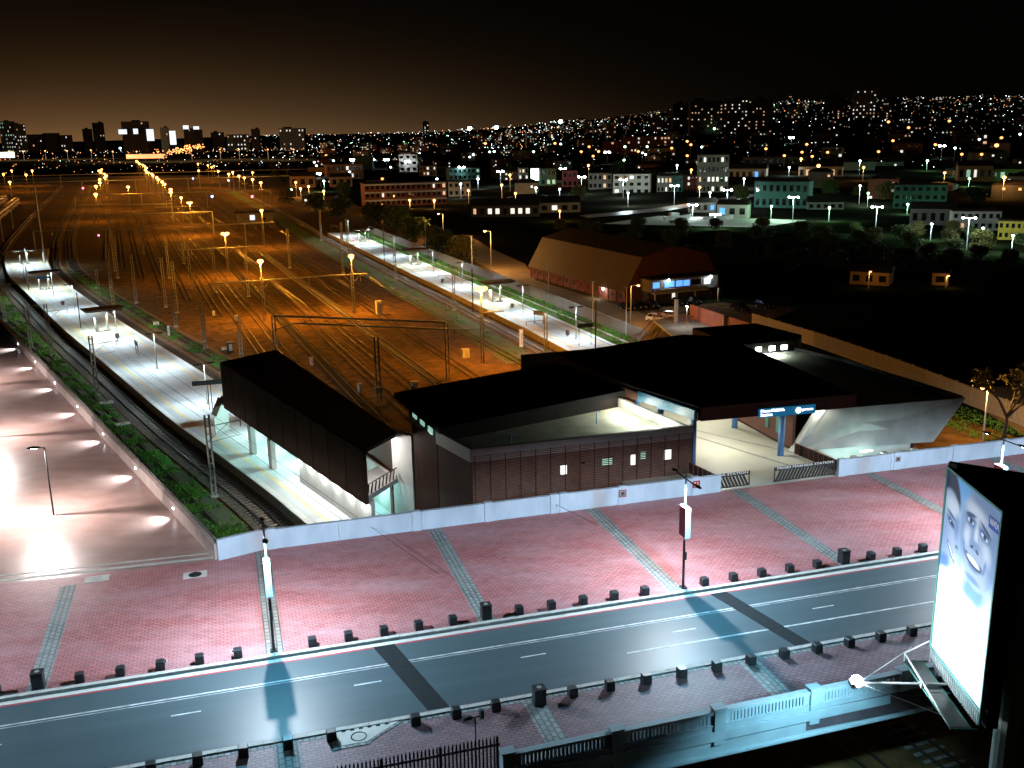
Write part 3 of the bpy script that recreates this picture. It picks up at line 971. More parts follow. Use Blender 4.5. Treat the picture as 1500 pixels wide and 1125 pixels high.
def build_bollards():
    mb = MB()
    chamfer_block(mb, 0.46, 0.50)
    small = mb.mesh("cube_bollard", M["black"], False)
    mb = MB()
    chamfer_block(mb, 0.60, 0.86, 0.035)
    big = mb.mesh("tall_body", M["black"])
    lidm = MB().box((0, 0, 0.885), (0.62, 0.62, 0.05)).mesh("lid", M["black"])
    holem = MB().tube((0, 0, 0.90), (0, 0, 0.915), 0.13, n=12).mesh("opening", M["galv"])
    nf, nb = 0, 0
    for k in range(-7, 22):
        u = 1.1 + 2.033 * k
        if k % 6 == 0:
            if (k // 6) % 2 == 0:
                continue
            nb += 1
            t = thing("litter_bin", "tall black square bin, %s from left at the far kerb" % nth(nb), "bin", RF(u, 0.85), TH, "tall bins along the kerbs")
            link("body", big, t)
            link("lid", lidm, t)
            link("opening", holem, t)
        else:
            nf += 1
            o = link("cube_bollard", small, None, RF(u, 0.78), TH + rnd.uniform(-0.05, 0.05))
            tag(o, "black cube bollard, %s from left along the far kerb" % nth(nf), "bollard", "cube bollards along the kerbs")
    nn = 0
    for k in range(-4, 18):
        u = 1.1 + 2.033 * k
        if k == 2:
            continue
        if k == 6:
            t = thing("litter_bin", "tall black square bin in the near row beside the grey sett band", "bin", RF(u + 0.2, -8.75), TH, "tall bins along the kerbs")
            link("body", big, t)
            link("lid", lidm, t)
            link("opening", holem, t)
            continue
        nn += 1
        o = link("cube_bollard", small, None, RF(u, -8.62), TH + rnd.uniform(-0.06, 0.06))
        tag(o, "black cube bollard, %s from left along the near kerb" % nth(nn), "bollard", "cube bollards along the kerbs")


build_bollards()

# ------------------------------------------------------------------ street lamps
LAMPCOL = (1.0, 0.90, 0.88)


def leaf_head(mb, c, d, L_=0.62, w=0.17, h=0.10):
    """flat leaf-shaped luminaire along direction d"""
    d = Vector(d).normalized()
    s = Vector((-d.y, d.x, 0)).normalized()
    prof = [(-0.5, 0.05), (-0.3, 0.75), (0.0, 1.0), (0.3, 0.8), (0.5, 0.12)]
    vs = []
    for t, k in prof:
        p = Vector(c) + d * (t * L_ * 1.3)
        for a, b in ((-1, 0), (-0.5, 0.9), (0.5, 0.9), (1, 0), (0, -0.35)):
            vs.append(p + s * (a * w * k) + Vector((0, 0, b * h * (0.4 + 0.6 * k))))
    fs = []
    n = 5
    for j in range(len(prof) - 1):
        for i in range(n):
            fs.append((j * n + i, j * n + (i + 1) % n, (j + 1) * n + (i + 1) % n, (j + 1) * n + i))
    fs += [tuple(range(n)), tuple(reversed(range((len(prof) - 1) * n, len(prof) * n)))]
    mb.add(vs, fs)


def build_street_lamp():
    t = thing("street_lamp", "", "street lamp", (0, 0, 0), TH)
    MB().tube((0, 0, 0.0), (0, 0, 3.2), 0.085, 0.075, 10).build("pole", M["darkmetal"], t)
    MB().tube((0, 0, 3.2), (0, 0, 7.35), 0.075, 0.05, 10).build("upper_pole", M["polepaint"], t)  # pale colour stands in for lamplight on the upper pole
    MB().tube((0, 0, 7.3), (0, 0, 7.75), 0.03, 0.015, 6).build("finial", M["darkmetal"], t)
    MB().box((0, 0, 0.03), (0.4, 0.4, 0.06)).build("base_plate", M["darkmetal"], t)
    MB().box((0.02, -0.13, 2.2), (0.16, 0.14, 0.5)).build("fuse_box", M["darkmetal"], t)
    MB().beam((0, -1.25, 7.22), (0, 1.25, 7.22), 0.06, 0.06).build("arm", M["darkmetal"], t)
    for s in (-1, 1):
        mb = MB()
        leaf_head(mb, (0, s * 1.6, 7.25), (0, s, 0))
        h = mb.build("lamp_head", M["darkmetal"], t, smooth_=True)
        MB().box((0, s * 1.6, 7.218), (0.12, 0.32, 0.02)).build("lens", EM["cool"], h)
        light(t, (0, s * 1.55, 7.15), 6200 if s < 0 else 7600, (0.22, 0.68, 0.98) if s < 0 else (0.98, 0.97, 1.0), "street_light_%d" % s, size=164, blend=0.25, radius=0.05)
    b = MB().box((0, 0.0, 4.45), (0.34, 0.86, 1.95)).build("banner_box", M["white"], t)
    for s in (-1, 1):
        f = MB().box((s * 0.175, 0, 4.45), (0.012, 0.82, 1.9)).build("red_face", M["red"], b)
        mb = MB()
        for i, (w, z) in enumerate(((0.5, 5.15), (0.62, 5.0), (0.35, 4.6), (0.55, 4.42), (0.5, 4.28), (0.3, 3.8), (0.3, 3.7))):
            mb.box((s * 0.183, 0, z), (0.006, w, 0.05 if i > 1 else 0.09))
    mb.build("print_line", M["white"], b)
    return t


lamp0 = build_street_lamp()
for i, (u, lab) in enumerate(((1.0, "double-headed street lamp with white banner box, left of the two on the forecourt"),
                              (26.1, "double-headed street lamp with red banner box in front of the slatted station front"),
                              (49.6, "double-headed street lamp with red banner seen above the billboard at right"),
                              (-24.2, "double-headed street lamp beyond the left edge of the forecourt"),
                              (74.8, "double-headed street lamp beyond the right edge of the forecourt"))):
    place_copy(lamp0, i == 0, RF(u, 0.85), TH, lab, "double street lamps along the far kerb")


# lamps of the brown plaza
def build_plaza_lamp():
    t = thing("plaza_lamp", "", "street lamp")
    MB().tube((0, 0, 0), (0, 0, 5.45), 0.07, 0.055, 8).build("pole", M["darkmetal"], t)
    MB().box((0, 0, 0.02), (0.36, 0.36, 0.04)).build("base_plate", M["galv"], t)
    MB().beam((0, 0, 5.42), (-0.35, 0, 5.45), 0.05, 0.05).build("arm", M["galv"], t)
    mb = MB()
    leaf_head(mb, (-0.75, 0, 5.45), (-1, 0, 0), 0.75, 0.22, 0.14)
    h = mb.build("lamp_head", M["darkmetal"], t, smooth_=True)
    MB().box((-0.75, 0, 5.405), (0.4, 0.16, 0.02)).build("lens", EM["cool"], h)
    light(t, (-0.80, 0, 5.34), 10500, (1.0, 0.90, 0.86), "plaza_light", size=165, blend=0.3, radius=0.12)
    return t


pl0 = build_plaza_lamp()
for i, (x, y, lab) in enumerate(((-35.3, 71.6, "leaning-looking plaza lamp with dark disc head, nearer of the two on the brown plaza"),
                                 (-49.9, 92.6, "plaza lamp with dark disc head at the left picture edge, farther of the two"),
                                 (-64.5, 113.6, "plaza lamp beyond the left edge, third along the side wall"),
                                 (-52.0, 66.0, "plaza lamp beyond the left edge, nearest the road"))):
    place_copy(pl0, i == 0, (x, y, 0), R(10), lab, "lamps on the brown plaza")


# ------------------------------------------------------------------ walls round the forecourt
def wall_run(name, label, p, q, h, t, mat, cuts, piers, pier_h=0.12, group=None):
    """a wall of separate panels and proud piers; cuts are distances along it"""
    p, q = Vector(p), Vector(q)
    ln = (q - p).length
    rz = math.atan2(q.y - p.y, q.x - p.x)
    w = thing(name, label, "wall", (p.x, p.y, 0), rz, group)
    for a, b in zip(cuts[:-1], cuts[1:]):
        MB().box(((a + b) / 2, 0, h / 2 - 0.35), (b - a - 0.025, t, h + 0.7)).build("wall_panel", mat, w)
        MB().box(((a + b) / 2, 0, h + 0.032), (b - a - 0.004, t + 0.05, 0.06)).build("coping", mat, w)
    for c in piers:
        MB().box((c, -0.02, h / 2 + pier_h / 2 - 0.33), (0.62, t + 0.10, h + pier_h + 0.7)).build("pier", mat, w)
    return w


def build_walls():
    c = Vector((CORNER[0], CORNER[1], 0))
    a = RF(1.0, 15.45)
    wall_run("corner_wall", "short pale blue wall leading from the plaza corner to the long station wall", c, a, 1.42, 0.25, M["wallwhite"], [0, (a - c).length], [])
    b = RF(36.4, 15.45)
    ln = (b - a).length
    piers = [0.75, 11.0, 16.4, 21.5, 22.25, 27.0, 33.2]
    cuts = [0, 5.4, 11.0, 16.4, 21.5, 27.0, 33.2, ln]
    wall_run("station_wall", "long pale blue painted wall with piers between forecourt and slatted station", a, b, 1.36, 0.25, M["wallwhite"], cuts, piers)
    a2, b2 = RF(47.1, 15.5), RF(92, 15.2)
    cuts = [0] + [5.0 + 5.5 * i for i in range(8)] + [(b2 - a2).length]
    wall_run("station_wall", "pale blue wall right of the gates below the leaning concrete wing", a2, b2, 1.36, 0.25, M["wallwhite"], cuts, [0.3, 5.6, 11.4, 16.5])
    # square emblem signs on the piers
    for k, (u, v, dark, lab) in enumerate(((28.0, 15.26, 1, "dark square sign with red rim on the wall below the slatted front"),
                                           (34.2, 15.26, 0, "small maroon sign with grid of white symbols left of the gates"),
                                           (52.7, 15.31, 1, "dark square sign with red rim on the wall right of the gates"),
                                           (58.5, 15.29, 0, "small maroon sign with grid of white symbols on the right wall"))):
        p = RF(u, v, 0.92)
        t = thing("wall_sign", lab, "sign", p, TH)
        MB().box((0, -0.02, 0), (0.62, 0.03, 0.58)).build("rim", M["red"], t)
        MB().box((0, -0.03, 0), (0.5, 0.03, 0.46)).build("face", M["red"] if not dark else M["parapetband"], t)
        mb = MB()
        if dark:
            mb.box((0, -0.046, 0.02), (0.3, 0.01, 0.22))
            mb.box((0, -0.046, -0.15), (0.36, 0.01, 0.04))
            mb.build("symbol", M["dark"], t)
        else:
            for i in range(2):
                for j in range(3):
                    mb.tube((-0.11 + 0.22 * i, -0.05, -0.15 + 0.15 * j), (-0.11 + 0.22 * i, -0.04, -0.15 + 0.15 * j), 0.055, n=8)
            mb.build("symbol", M["white"], t)
    # side wall of the plaza along the railway
    e = Vector((SIDE_END[0], SIDE_END[1], 0))
    ln = (e - c).length
    cuts = [0.15] + [9.2 * i for i in range(1, 15)] + [ln]
    w = wall_run("side_wall", "long pinkish precast wall along the brown plaza above the railway", c, e, 1.05, 0.3, M["wallside"], cuts, [])
    MB().box((ln / 2, -0.24, -3.8), (ln, 0.35, 5.4)).build("retaining_face", M["concrete"], w)
    mb = MB()
    mb.beam((0, -0.12, 1.35), (ln, -0.12, 1.35), 0.05, 0.05)
    mb.build("handrail", M["galv"], w)
    for i in range(24):
        MB().beam((1 + i * 5.8, -0.12, 1.05), (1 + i * 5.8, -0.12, 1.34), 0.04, 0.04).build("rail_post", M["galv"], w)
    # bulkhead lights low on the side wall
    for k, sdist in enumerate((9.8, 21.3, 33.6, 45.6, 58.5, 72.0, 86.0)):
        p = c + side_dir * sdist
        nrm = Vector((-side_dir.y, side_dir.x, 0))
        p2 = p + nrm * 0.19
        t = thing("wall_light", "low bulkhead light on the plaza side wall, %s from the corner" % nth(k + 1), "wall light", (p2.x, p2.y, 0.72), math.atan2(nrm.y, nrm.x), "bulkhead lights on the side wall")
        MB().box((0, 0, 0), (0.08, 0.34, 0.16)).build("housing", M["galv"], t)
        MB().box((0.05, 0, -0.02), (0.03, 0.28, 0.1)).build("lens", EM["cool"], t)
        light(t, (0.14, 0, -0.04), 2000, (0.80, 0.95, 1.0), "bulkhead_light", size=105, blend=0.8, radius=0.04, aim=(0.95, 0, -0.30))


build_walls()


# ------------------------------------------------------------------ sliding gates with lettering
def build_gate(name, label, p, q, flip, txt):
    p, q = Vector(p), Vector(q)
    ln = (q - p).length
    g = thing(name, label, "gate", p, math.atan2(q.y - p.y, q.x - p.x))
    mb = MB()
    mb.box((ln / 2, 0, 0.12), (ln, 0.06, 0.08))
    mb.box((0.04, 0, 0.68), (0.08, 0.06, 1.2))
    mb.box((ln - 0.04, 0, 0.68), (0.08, 0.06, 1.2))
    mb.build("frame", M["darkmetal"], g)
    MB().box((ln / 2, 0.0, 1.16), (ln, 0.065, 0.30)).build("name_board", M["darkmetal"], g)
    n = int(ln / 0.30)
    me = MB().add([(-0.1, -0.02, 0), (0.1, -0.02, 0), (0.1, 0.02, 0), (-0.1, 0.02, 0), (-0.1 + 0.42 * flip, -0.02, 0.85), (0.1 + 0.42 * flip, -0.02, 0.85), (0.1 + 0.42 * flip, 0.02, 0.85), (-0.1 + 0.42 * flip, 0.02, 0.85)], MB.BOXF).mesh("diagonal_slat", M["darkmetal"])
    for i in range(n + 1):
        x = 0.1 + i * (ln - 0.2) / n - 0.21 * flip
        if -0.02 < x + 0.21 * flip < ln and 0.08 < x < ln - 0.08 and 0.08 < x + 0.42 * flip < ln - 0.08:
            link("diagonal_slat", me, g, (x, 0, 0.16))
    put_text(txt, 0.27, M["white"], (0.22, -0.042, 1.065), 0, g, ln - 0.45)
    for x in (0.4, ln - 0.5):
        MB().tube((x, 0, 0.0), (x, 0, 0.09), 0.05, n=8).build("wheel", M["galv"], g)
    return g


build_gate("sliding_gate", "black slatted gate with white lettering, half hidden by the wall left of the opening", RF(33.3, 15.80), RF(39.2, 15.80), -1, "MOSES MABHIDA STATION")
build_gate("sliding_gate", "black slatted gate with full white lettering, right of the concourse opening", RF(41.4, 15.80), RF(47.0, 15.80), 1, "MOSES MABHIDA STATION")
MB().prism(uvpoly([(30, 15.72), (49.5, 15.72), (49.5, 15.88), (30, 15.88)]), 0.002, 0.012).build("gate_track", M["galv"], kind="structure")


# ------------------------------------------------------------------ station
def build_station():
    st = thing("station_building", "slatted brown station building with black canopy roof and blue lit name sign", "station", RF(26, 22))
    o0 = RF(26, 22)

    def P(mb, name, mat, parent=st, **k):
        mb.v = [(x - o0.x, y - o0.y, z) for x, y, z in mb.v]
        return mb.build(name, mat, parent, **k)

    # left wing: walls, slats, windows, parapet, roof
    wing = [(17.4, 20.25), (36.3, 20.25), (34.3, 31.2), (15.9, 25.9)]
    P(MB().prism(uvpoly(wing), -3.0, 3.02), "wing_wall", M["slatback"])
    P(MB().prism(uvpoly([(17.7, 20.55), (36.0, 20.55), (34.0, 30.9), (16.2, 25.8)]), 3.024, 3.10), "wing_roof", M["annexroof"])
    pb = MB()
    wp = [RF(*q) for q in wing]
    for a, b, zt in ((0, 1, 4.10), (1, 2, 3.90), (3, 0, 4.10)):
        pb.slab(wp[a], wp[b], 3.024, zt, 0.34, off=0.05)
    P(pb, "parapet_band", M["parapetband"])
    # horizontal terracotta slats on the front, upright posts between
    sl = MB()
    z = -1.2
    wins = [(24.95, 1.55, 0.55, 0.75, 1), (26.6, 1.95, 0.35, 0.25, 0), (28.7, 1.85, 0.85, 0.6, 2), (30.95, 1.72, 0.42, 0.85, 1), (31.85, 2.02, 0.42, 0.6, 2), (34.05, 1.82, 0.62, 0.85, 1)]
    while z < 3.55:
        segs = [(17.42, 36.28)]
        for (wu, wz, ww, wh, _) in wins:
            if wz - wh / 2 - 0.02 < z < wz + wh / 2 + 0.02 and _ != 2:
                ns = []
                for a, b in segs:
                    if a < wu - ww / 2 < b:
                        ns += [(a, wu - ww / 2), (wu + ww / 2, b)]
                    else:
                        ns.append((a, b))
                segs = ns
        for a, b in segs:
            sl.slab(RF(a, 20.14), RF(b, 20.14), z, z + 0.075, 0.07)
        sl.slab(RF(15.85, 25.75), RF(17.3, 20.4), z, z + 0.075, 0.07, off=0.14)
        z += 0.15
    P(sl, "slat_screen", M["slat"], kind="stuff")
    for i in range(16):
        u = 17.6 + i * 1.24
        P(MB().slab(RF(u, 20.075), RF(u + 0.05, 20.075), -1.2, 3.6, 0.05), "screen_post", M["slatback"])
    for (wu, wz, ww, wh, lit) in wins:
        P(MB().slab(RF(wu - ww / 2, 20.20), RF(wu + ww / 2, 20.20), wz - wh / 2, wz + wh / 2, 0.06), "window", EM["winwhite"] if lit == 1 else (EM["wingreen"] if lit else G["pane"]))
    # block linking wing and stair hall
    P(MB().prism(uvpoly([(14.3, 28.6), (15.85, 25.9), (17.35, 31), (15.4, 33.5)]), -4.9, 4.05), "link_block", M["brownclad"])
    P(MB().prism(uvpoly([(12.95, 31.3), (14.2, 28.55), (14.6, 28.8), (13.4, 31.6)]), -4.9, 3.0), "concrete_pier", M["concrete_light"])
    # roofs
    P(MB().prism(uvpoly([(14.1, 36.0), (31.6, 42.1), (36.2, 33.4), (34.4, 29.6), (15.6, 23.6)]), 4.55, 5.0), "lower_roof", M["roof"])
    P(MB().prism(uvpoly([(15.2, 34.5), (31.2, 40.5), (34.0, 30.85), (16.4, 25.9)]), 2.9, 4.54), "clerestory", M["roof"])
    for i in range(7):
        u, v = 17.5 + i * 2.25, 26.85 + i * 0.63
        P(MB().slab(RF(u, v), RF(u + 0.5, v + 0.14), 3.95, 4.35, 0.1), "vent", M["galv"])
    for i, (u, v) in enumerate(((14.9, 31.0), (15.1, 28.7), (15.35, 26.6))):
        P(MB().slab(RF(u, v), RF(u + 0.1, v - 1.1), 3.9, 4.4, 0.1), "clerestory_window", EM["wingreen"])
    can = uvpoly([(36.9, 20.3), (51.4, 19.7), (52.6, 45.4), (48.9, 48.2), (32.4, 43.6), (34.2, 30.4)])
    P(MB().prism(can, 4.45, 5.55), "canopy", M["roof"])
    P(MB().slab(RF(36.95, 20.18), RF(51.4, 19.60), 4.42, 5.58, 0.08), "canopy_fascia", M["brownclad"])
    P(MB().slab(RF(34.1, 30.3), RF(36.85, 20.3), 4.42, 5.2, 0.08, off=-0.1), "canopy_fascia", M["brownclad"])
    P(MB().prism(uvpoly([(37.3, 20.9), (50.9, 20.4), (51.9, 44.6), (48.3, 47), (33.5, 42.8), (34.9, 30.6)]), 4.40, 4.448), "canopy_soffit", M["concrete_light"])
    # blue name sign on the fascia
    sg = P(MB().slab(RF(42.1, 19.80), RF(47.35, 19.58), 4.30, 5.05, 0.10), "name_sign", EM["sign_dim"])
    rot = math.atan2((RF(47.35, 19.58) - RF(42.1, 19.8)).y, (RF(47.35, 19.58) - RF(42.1, 19.8)).x)
    for body, u, z, s, w in (("Moses Mabhida", 42.25, 4.68, 0.36, 2.15), ("Station", 42.25, 4.34, 0.36, 1.05), ("prasa", 46.1, 4.55, 0.32, 1.0)):
        q = RF(u, 19.80 - 0.0418 * (u - 42.1) - 0.075, z) - o0
        put_text(body, s, EM["letters"], (q.x, q.y, z), rot, sg, w)
    q = RF(45.75, 19.80 - 0.0418 * 3.65 - 0.06, 4.68) - o0
    mb = MB()
    mb.tube((q.x, q.y, q.z), (q.x - EN.x * 0.04, q.y - EN.y * 0.04, q.z), 0.25, n=20)
    mb.build("round_emblem", EM["letters"], sg)
    # blue side board under the canopy edge
    P(MB().slab(RF(34.9, 27.9), RF(36.8, 20.6), 4.48, 5.30, 0.12, off=-0.24), "side_board", EM["board_dim"])
    # columns
    for (u, v) in ((45.6, 21.75), (37.1, 21.7), (45.9, 30.5), (36.6, 27.2), (38.2, 36.0), (46.2, 38.5)):
        P(MB().tube(RF(u, v, 0), RF(u, v, 4.41), 0.27, n=16), "column", M["bluecol"], smooth_=True)
    # brown slatted wall right of the concourse, narrow windows
    P(MB().slab(RF(47.4, 22.6), RF(47.6, 46), 0, 4.38, 0.2), "concourse_wall", M["slatback"])
    sl = MB()
    z = 0.25
    while z < 4.2:
        sl.slab(RF(47.28, 22.65), RF(47.48, 46), z, z + 0.09, 0.05)
        z += 0.18
    P(sl, "wall_slat_screen", M["slat"], kind="stuff")
    for v in (24.7, 26.6, 31, 33):
        P(MB().slab(RF(47.2, v), RF(47.22, v + 0.55), 1.0, 2.7, 0.12), "narrow_window", M["teal"])
    # back wall so the concourse closes in the distance
    P(MB().slab(RF(30.5, 50), RF(49, 50), 0, 4.3, 0.2), "back_wall", M["slatback"])
    P(MB().slab(RF(35.6, 30.8), RF(33.5, 43), 0, 4.38, 0.2), "inner_wall", M["slat"])
    # ceiling luminaires of the concourse
    for (u, v, pw) in ((41.5, 24.5, 1500), (39.2, 31.5, 1400), (45, 33.5, 1000), (42, 41, 800), (48.9, 21.2, 420)):
        P(MB().slab(RF(u - 0.6, v), RF(u + 0.6, v), 4.30, 4.37, 0.22), "ceiling_lamp", EM["tube"])
        q = RF(u, v, 4.15) - o0
        light(st, (q.x, q.y, 4.15), pw, (1.0, 0.97, 0.80), "concourse_light_%d" % pw, size=168, blend=0.3, radius=0.3)
    for (u, v) in ((32.6, 30.55), (29.5, 29.6)):
        P(MB().slab(RF(u - 0.3, v), RF(u + 0.3, v), 4.38, 4.44, 0.15), "soffit_lamp", EM["tube"])
    q = RF(33.3, 29.6, 4.3) - o0
    light(st, (q.x, q.y, 4.3), 420, (1.0, 0.86, 0.62), "wing_roof_light", size=170, blend=0.3, radius=0.2)
    for uu, vv, pw in ((33.9, 23.2, 900), (33.2, 27.0, 900)):
        q = RF(uu, vv, 4.34) - o0
        P(MB().box(RF(uu, vv, 4.39), (0.3, 0.3, 0.06), TH), "edge_lamp", EM["tube"])
        light(st, (q.x, q.y, 4.30), pw, (0.95, 1.0, 0.82), "roof_edge_light", kind="POINT", radius=0.06)
    for uu, vv, hh in ((30.2, 26.5, 0.45), (21.5, 23.2, 0.3)):
        mb = MB()
        mb.tube(RF(uu, vv, 3.05), RF(uu, vv, 3.7 + hh), 0.05, n=6)
        mb.tube(RF(uu, vv, 3.7 + hh), RF(uu + 0.35, vv + 0.1, 3.7 + hh), 0.05, n=6)
        P(mb, "vent_pipe", M["bluecol"])
    return st


build_station()


def railing(name, label, p, q, h=1.0, mat="slatback", solid=True, z=0.0, steps=None):
    p, q = Vector(p), Vector(q)
    ln = (q - p).length
    t = thing(name, label, "railing", (p.x, p.y, z), math.atan2(q.y - p.y, q.x - p.x))
    MB().beam((0, 0, h), (ln, 0, h), 0.08, 0.06).build("handrail", M["slat"], t)
    n = max(3, int(ln / 0.6))
    me = MB().box((0, 0, h / 2), (0.05, 0.05, h)).mesh("baluster", M["slat"])
    for i in range(n + 1):
        link("baluster", me, t, (i * ln / n, 0, 0))
    if solid:
        MB().box((ln / 2, 0.03, h / 2), (ln, 0.025, h - 0.12)).build("infill_sheet", M["slatback"], t)
    return t


railing("railing", "dark brown railing beside the slatted front left of the gates", RF(35.9, 20.0), RF(36.5, 16.2), 1.05)
railing("railing", "brown sloping-looking railing in front of the leaning concrete wing", RF(46.9, 21.6), RF(47.6, 16.1), 1.05)


def build_wing():
    """right wing: flat roof behind a leaning parallelogram of concrete"""
    o0 = RF(55, 22)
    w = thing("station_wing", "flat-roofed station wing with a big leaning wall of pale concrete", "station wing", o0)

    def P(mb, name, mat, parent=w, **k):
        mb.v = [(x - o0.x, y - o0.y, z) for x, y, z in mb.v]
        return mb.build(name, mat, parent, **k)

    mb = MB()
    f = [(47.3, 0.15, 22.0), (60.2, 0.15, 20.2), (63.9, 3.75, 20.9), (49.3, 3.75, 21.7)]
    vs = [RF(u, v, z) for u, z, v in f] + [RF(u, v + 0.45, z) for u, z, v in f]
    mb.add(vs, [(0, 1, 2, 3), (7, 6, 5, 4), (0, 4, 5, 1), (1, 5, 6, 2), (2, 6, 7, 3), (3, 7, 4, 0)])
    P(mb, "leaning_wall", M["concrete"])
    mb = MB()
    f = [(47.05, 0.0, 22.2), (47.6, 0.0, 22.2), (49.9, 4.0, 21.66), (49.35, 4.0, 21.7)]
    vs = [RF(u, v - 0.12, z) for u, z, v in f] + [RF(u, v + 0.6, z) for u, z, v in f]
    mb.add(vs, [(0, 1, 2, 3), (7, 6, 5, 4), (0, 4, 5, 1), (1, 5, 6, 2), (2, 6, 7, 3), (3, 7, 4, 0)])
    P(mb, "edge_fin", M["concrete_light"])
    P(MB().prism(uvpoly([(49.6, 22.2), (63.7, 21.4), (62.6, 38.0), (60.9, 44.5), (53.2, 44.5)]), 3.25, 3.50), "wing_roof", M["annexroof"])
    pb = MB()
    pb.slab(RF(63.8, 21.3), RF(62.7, 38), 3.3, 3.85, 0.25)
    pb.slab(RF(62.7, 38), RF(61.0, 44.6), 3.3, 3.85, 0.25)
    P(pb, "roof_edge", M["darkmetal"])
    P(MB().prism(uvpoly([(50.5, 24.5), (60.8, 23.5), (60.8, 43.5), (50.5, 43.5)]), -5.5, 3.24), "wing_body", M["slatback"])
    P(MB().prism(uvpoly([(53.5, 44.6), (61.5, 44.6), (63.2, 46.8), (62.0, 55), (53.5, 55)]), 1.0, 4.7), "rear_block", M["roof"])
    for u in (54.6, 56.0, 57.7, 59.2):
        P(MB().slab(RF(u, 44.5), RF(u + 0.7, 44.5), 3.75, 4.25, 0.08), "clerestory_window", EM["tube"])
    q = RF(57.2, 43.4, 4.15) - o0
    light(w, (q.x, q.y, 4.15), 1700, (0.92, 1.0, 0.85), "clerestory_light", size=170, blend=0.4, radius=0.3)
    for v in (26.0, 31.0):
        mb = MB()
        mb.tube(RF(62.6, v, 3.5), RF(62.6, v, 3.9), 0.05, n=6)
        mb.tube(RF(62.6, v, 3.9), RF(62.2, v + 0.1, 3.9), 0.05, n=6)
        P(mb, "vent_pipe", M["bluecol"])
    # stair well below the leaning wall, lit from inside
    P(MB().prism(uvpoly([(49, 17.2), (60, 17.0), (60, 24), (49, 24)]), -4.6, -4.4), "stairwell_floor", M["floor"])
    P(MB().prism(uvpoly([(50.0, 23.6), (60.2, 23.2), (60.2, 24.2), (50.0, 24.2)]), -4.4, 0.9), "stairwell_wall", M["concrete_light"])
    for i in range(3):
        P(MB().box(RF(51.5 + i * 3.1, 19.5, -2.2), (0.5, 0.5, 4.4), TH), "stairwell_pier", M["concrete_light"])
    q = RF(53.5, 20.6, -0.35) - o0
    P(MB().box(RF(53.5, 20.6, -0.1), (1.2, 0.2, 0.08), TH), "stair_lamp", EM["tube"])
    light(w, (q.x, q.y, -1.1), 520, (0.62, 1.0, 0.92), "stair_light", kind="POINT", radius=0.2)
    return w


build_wing()


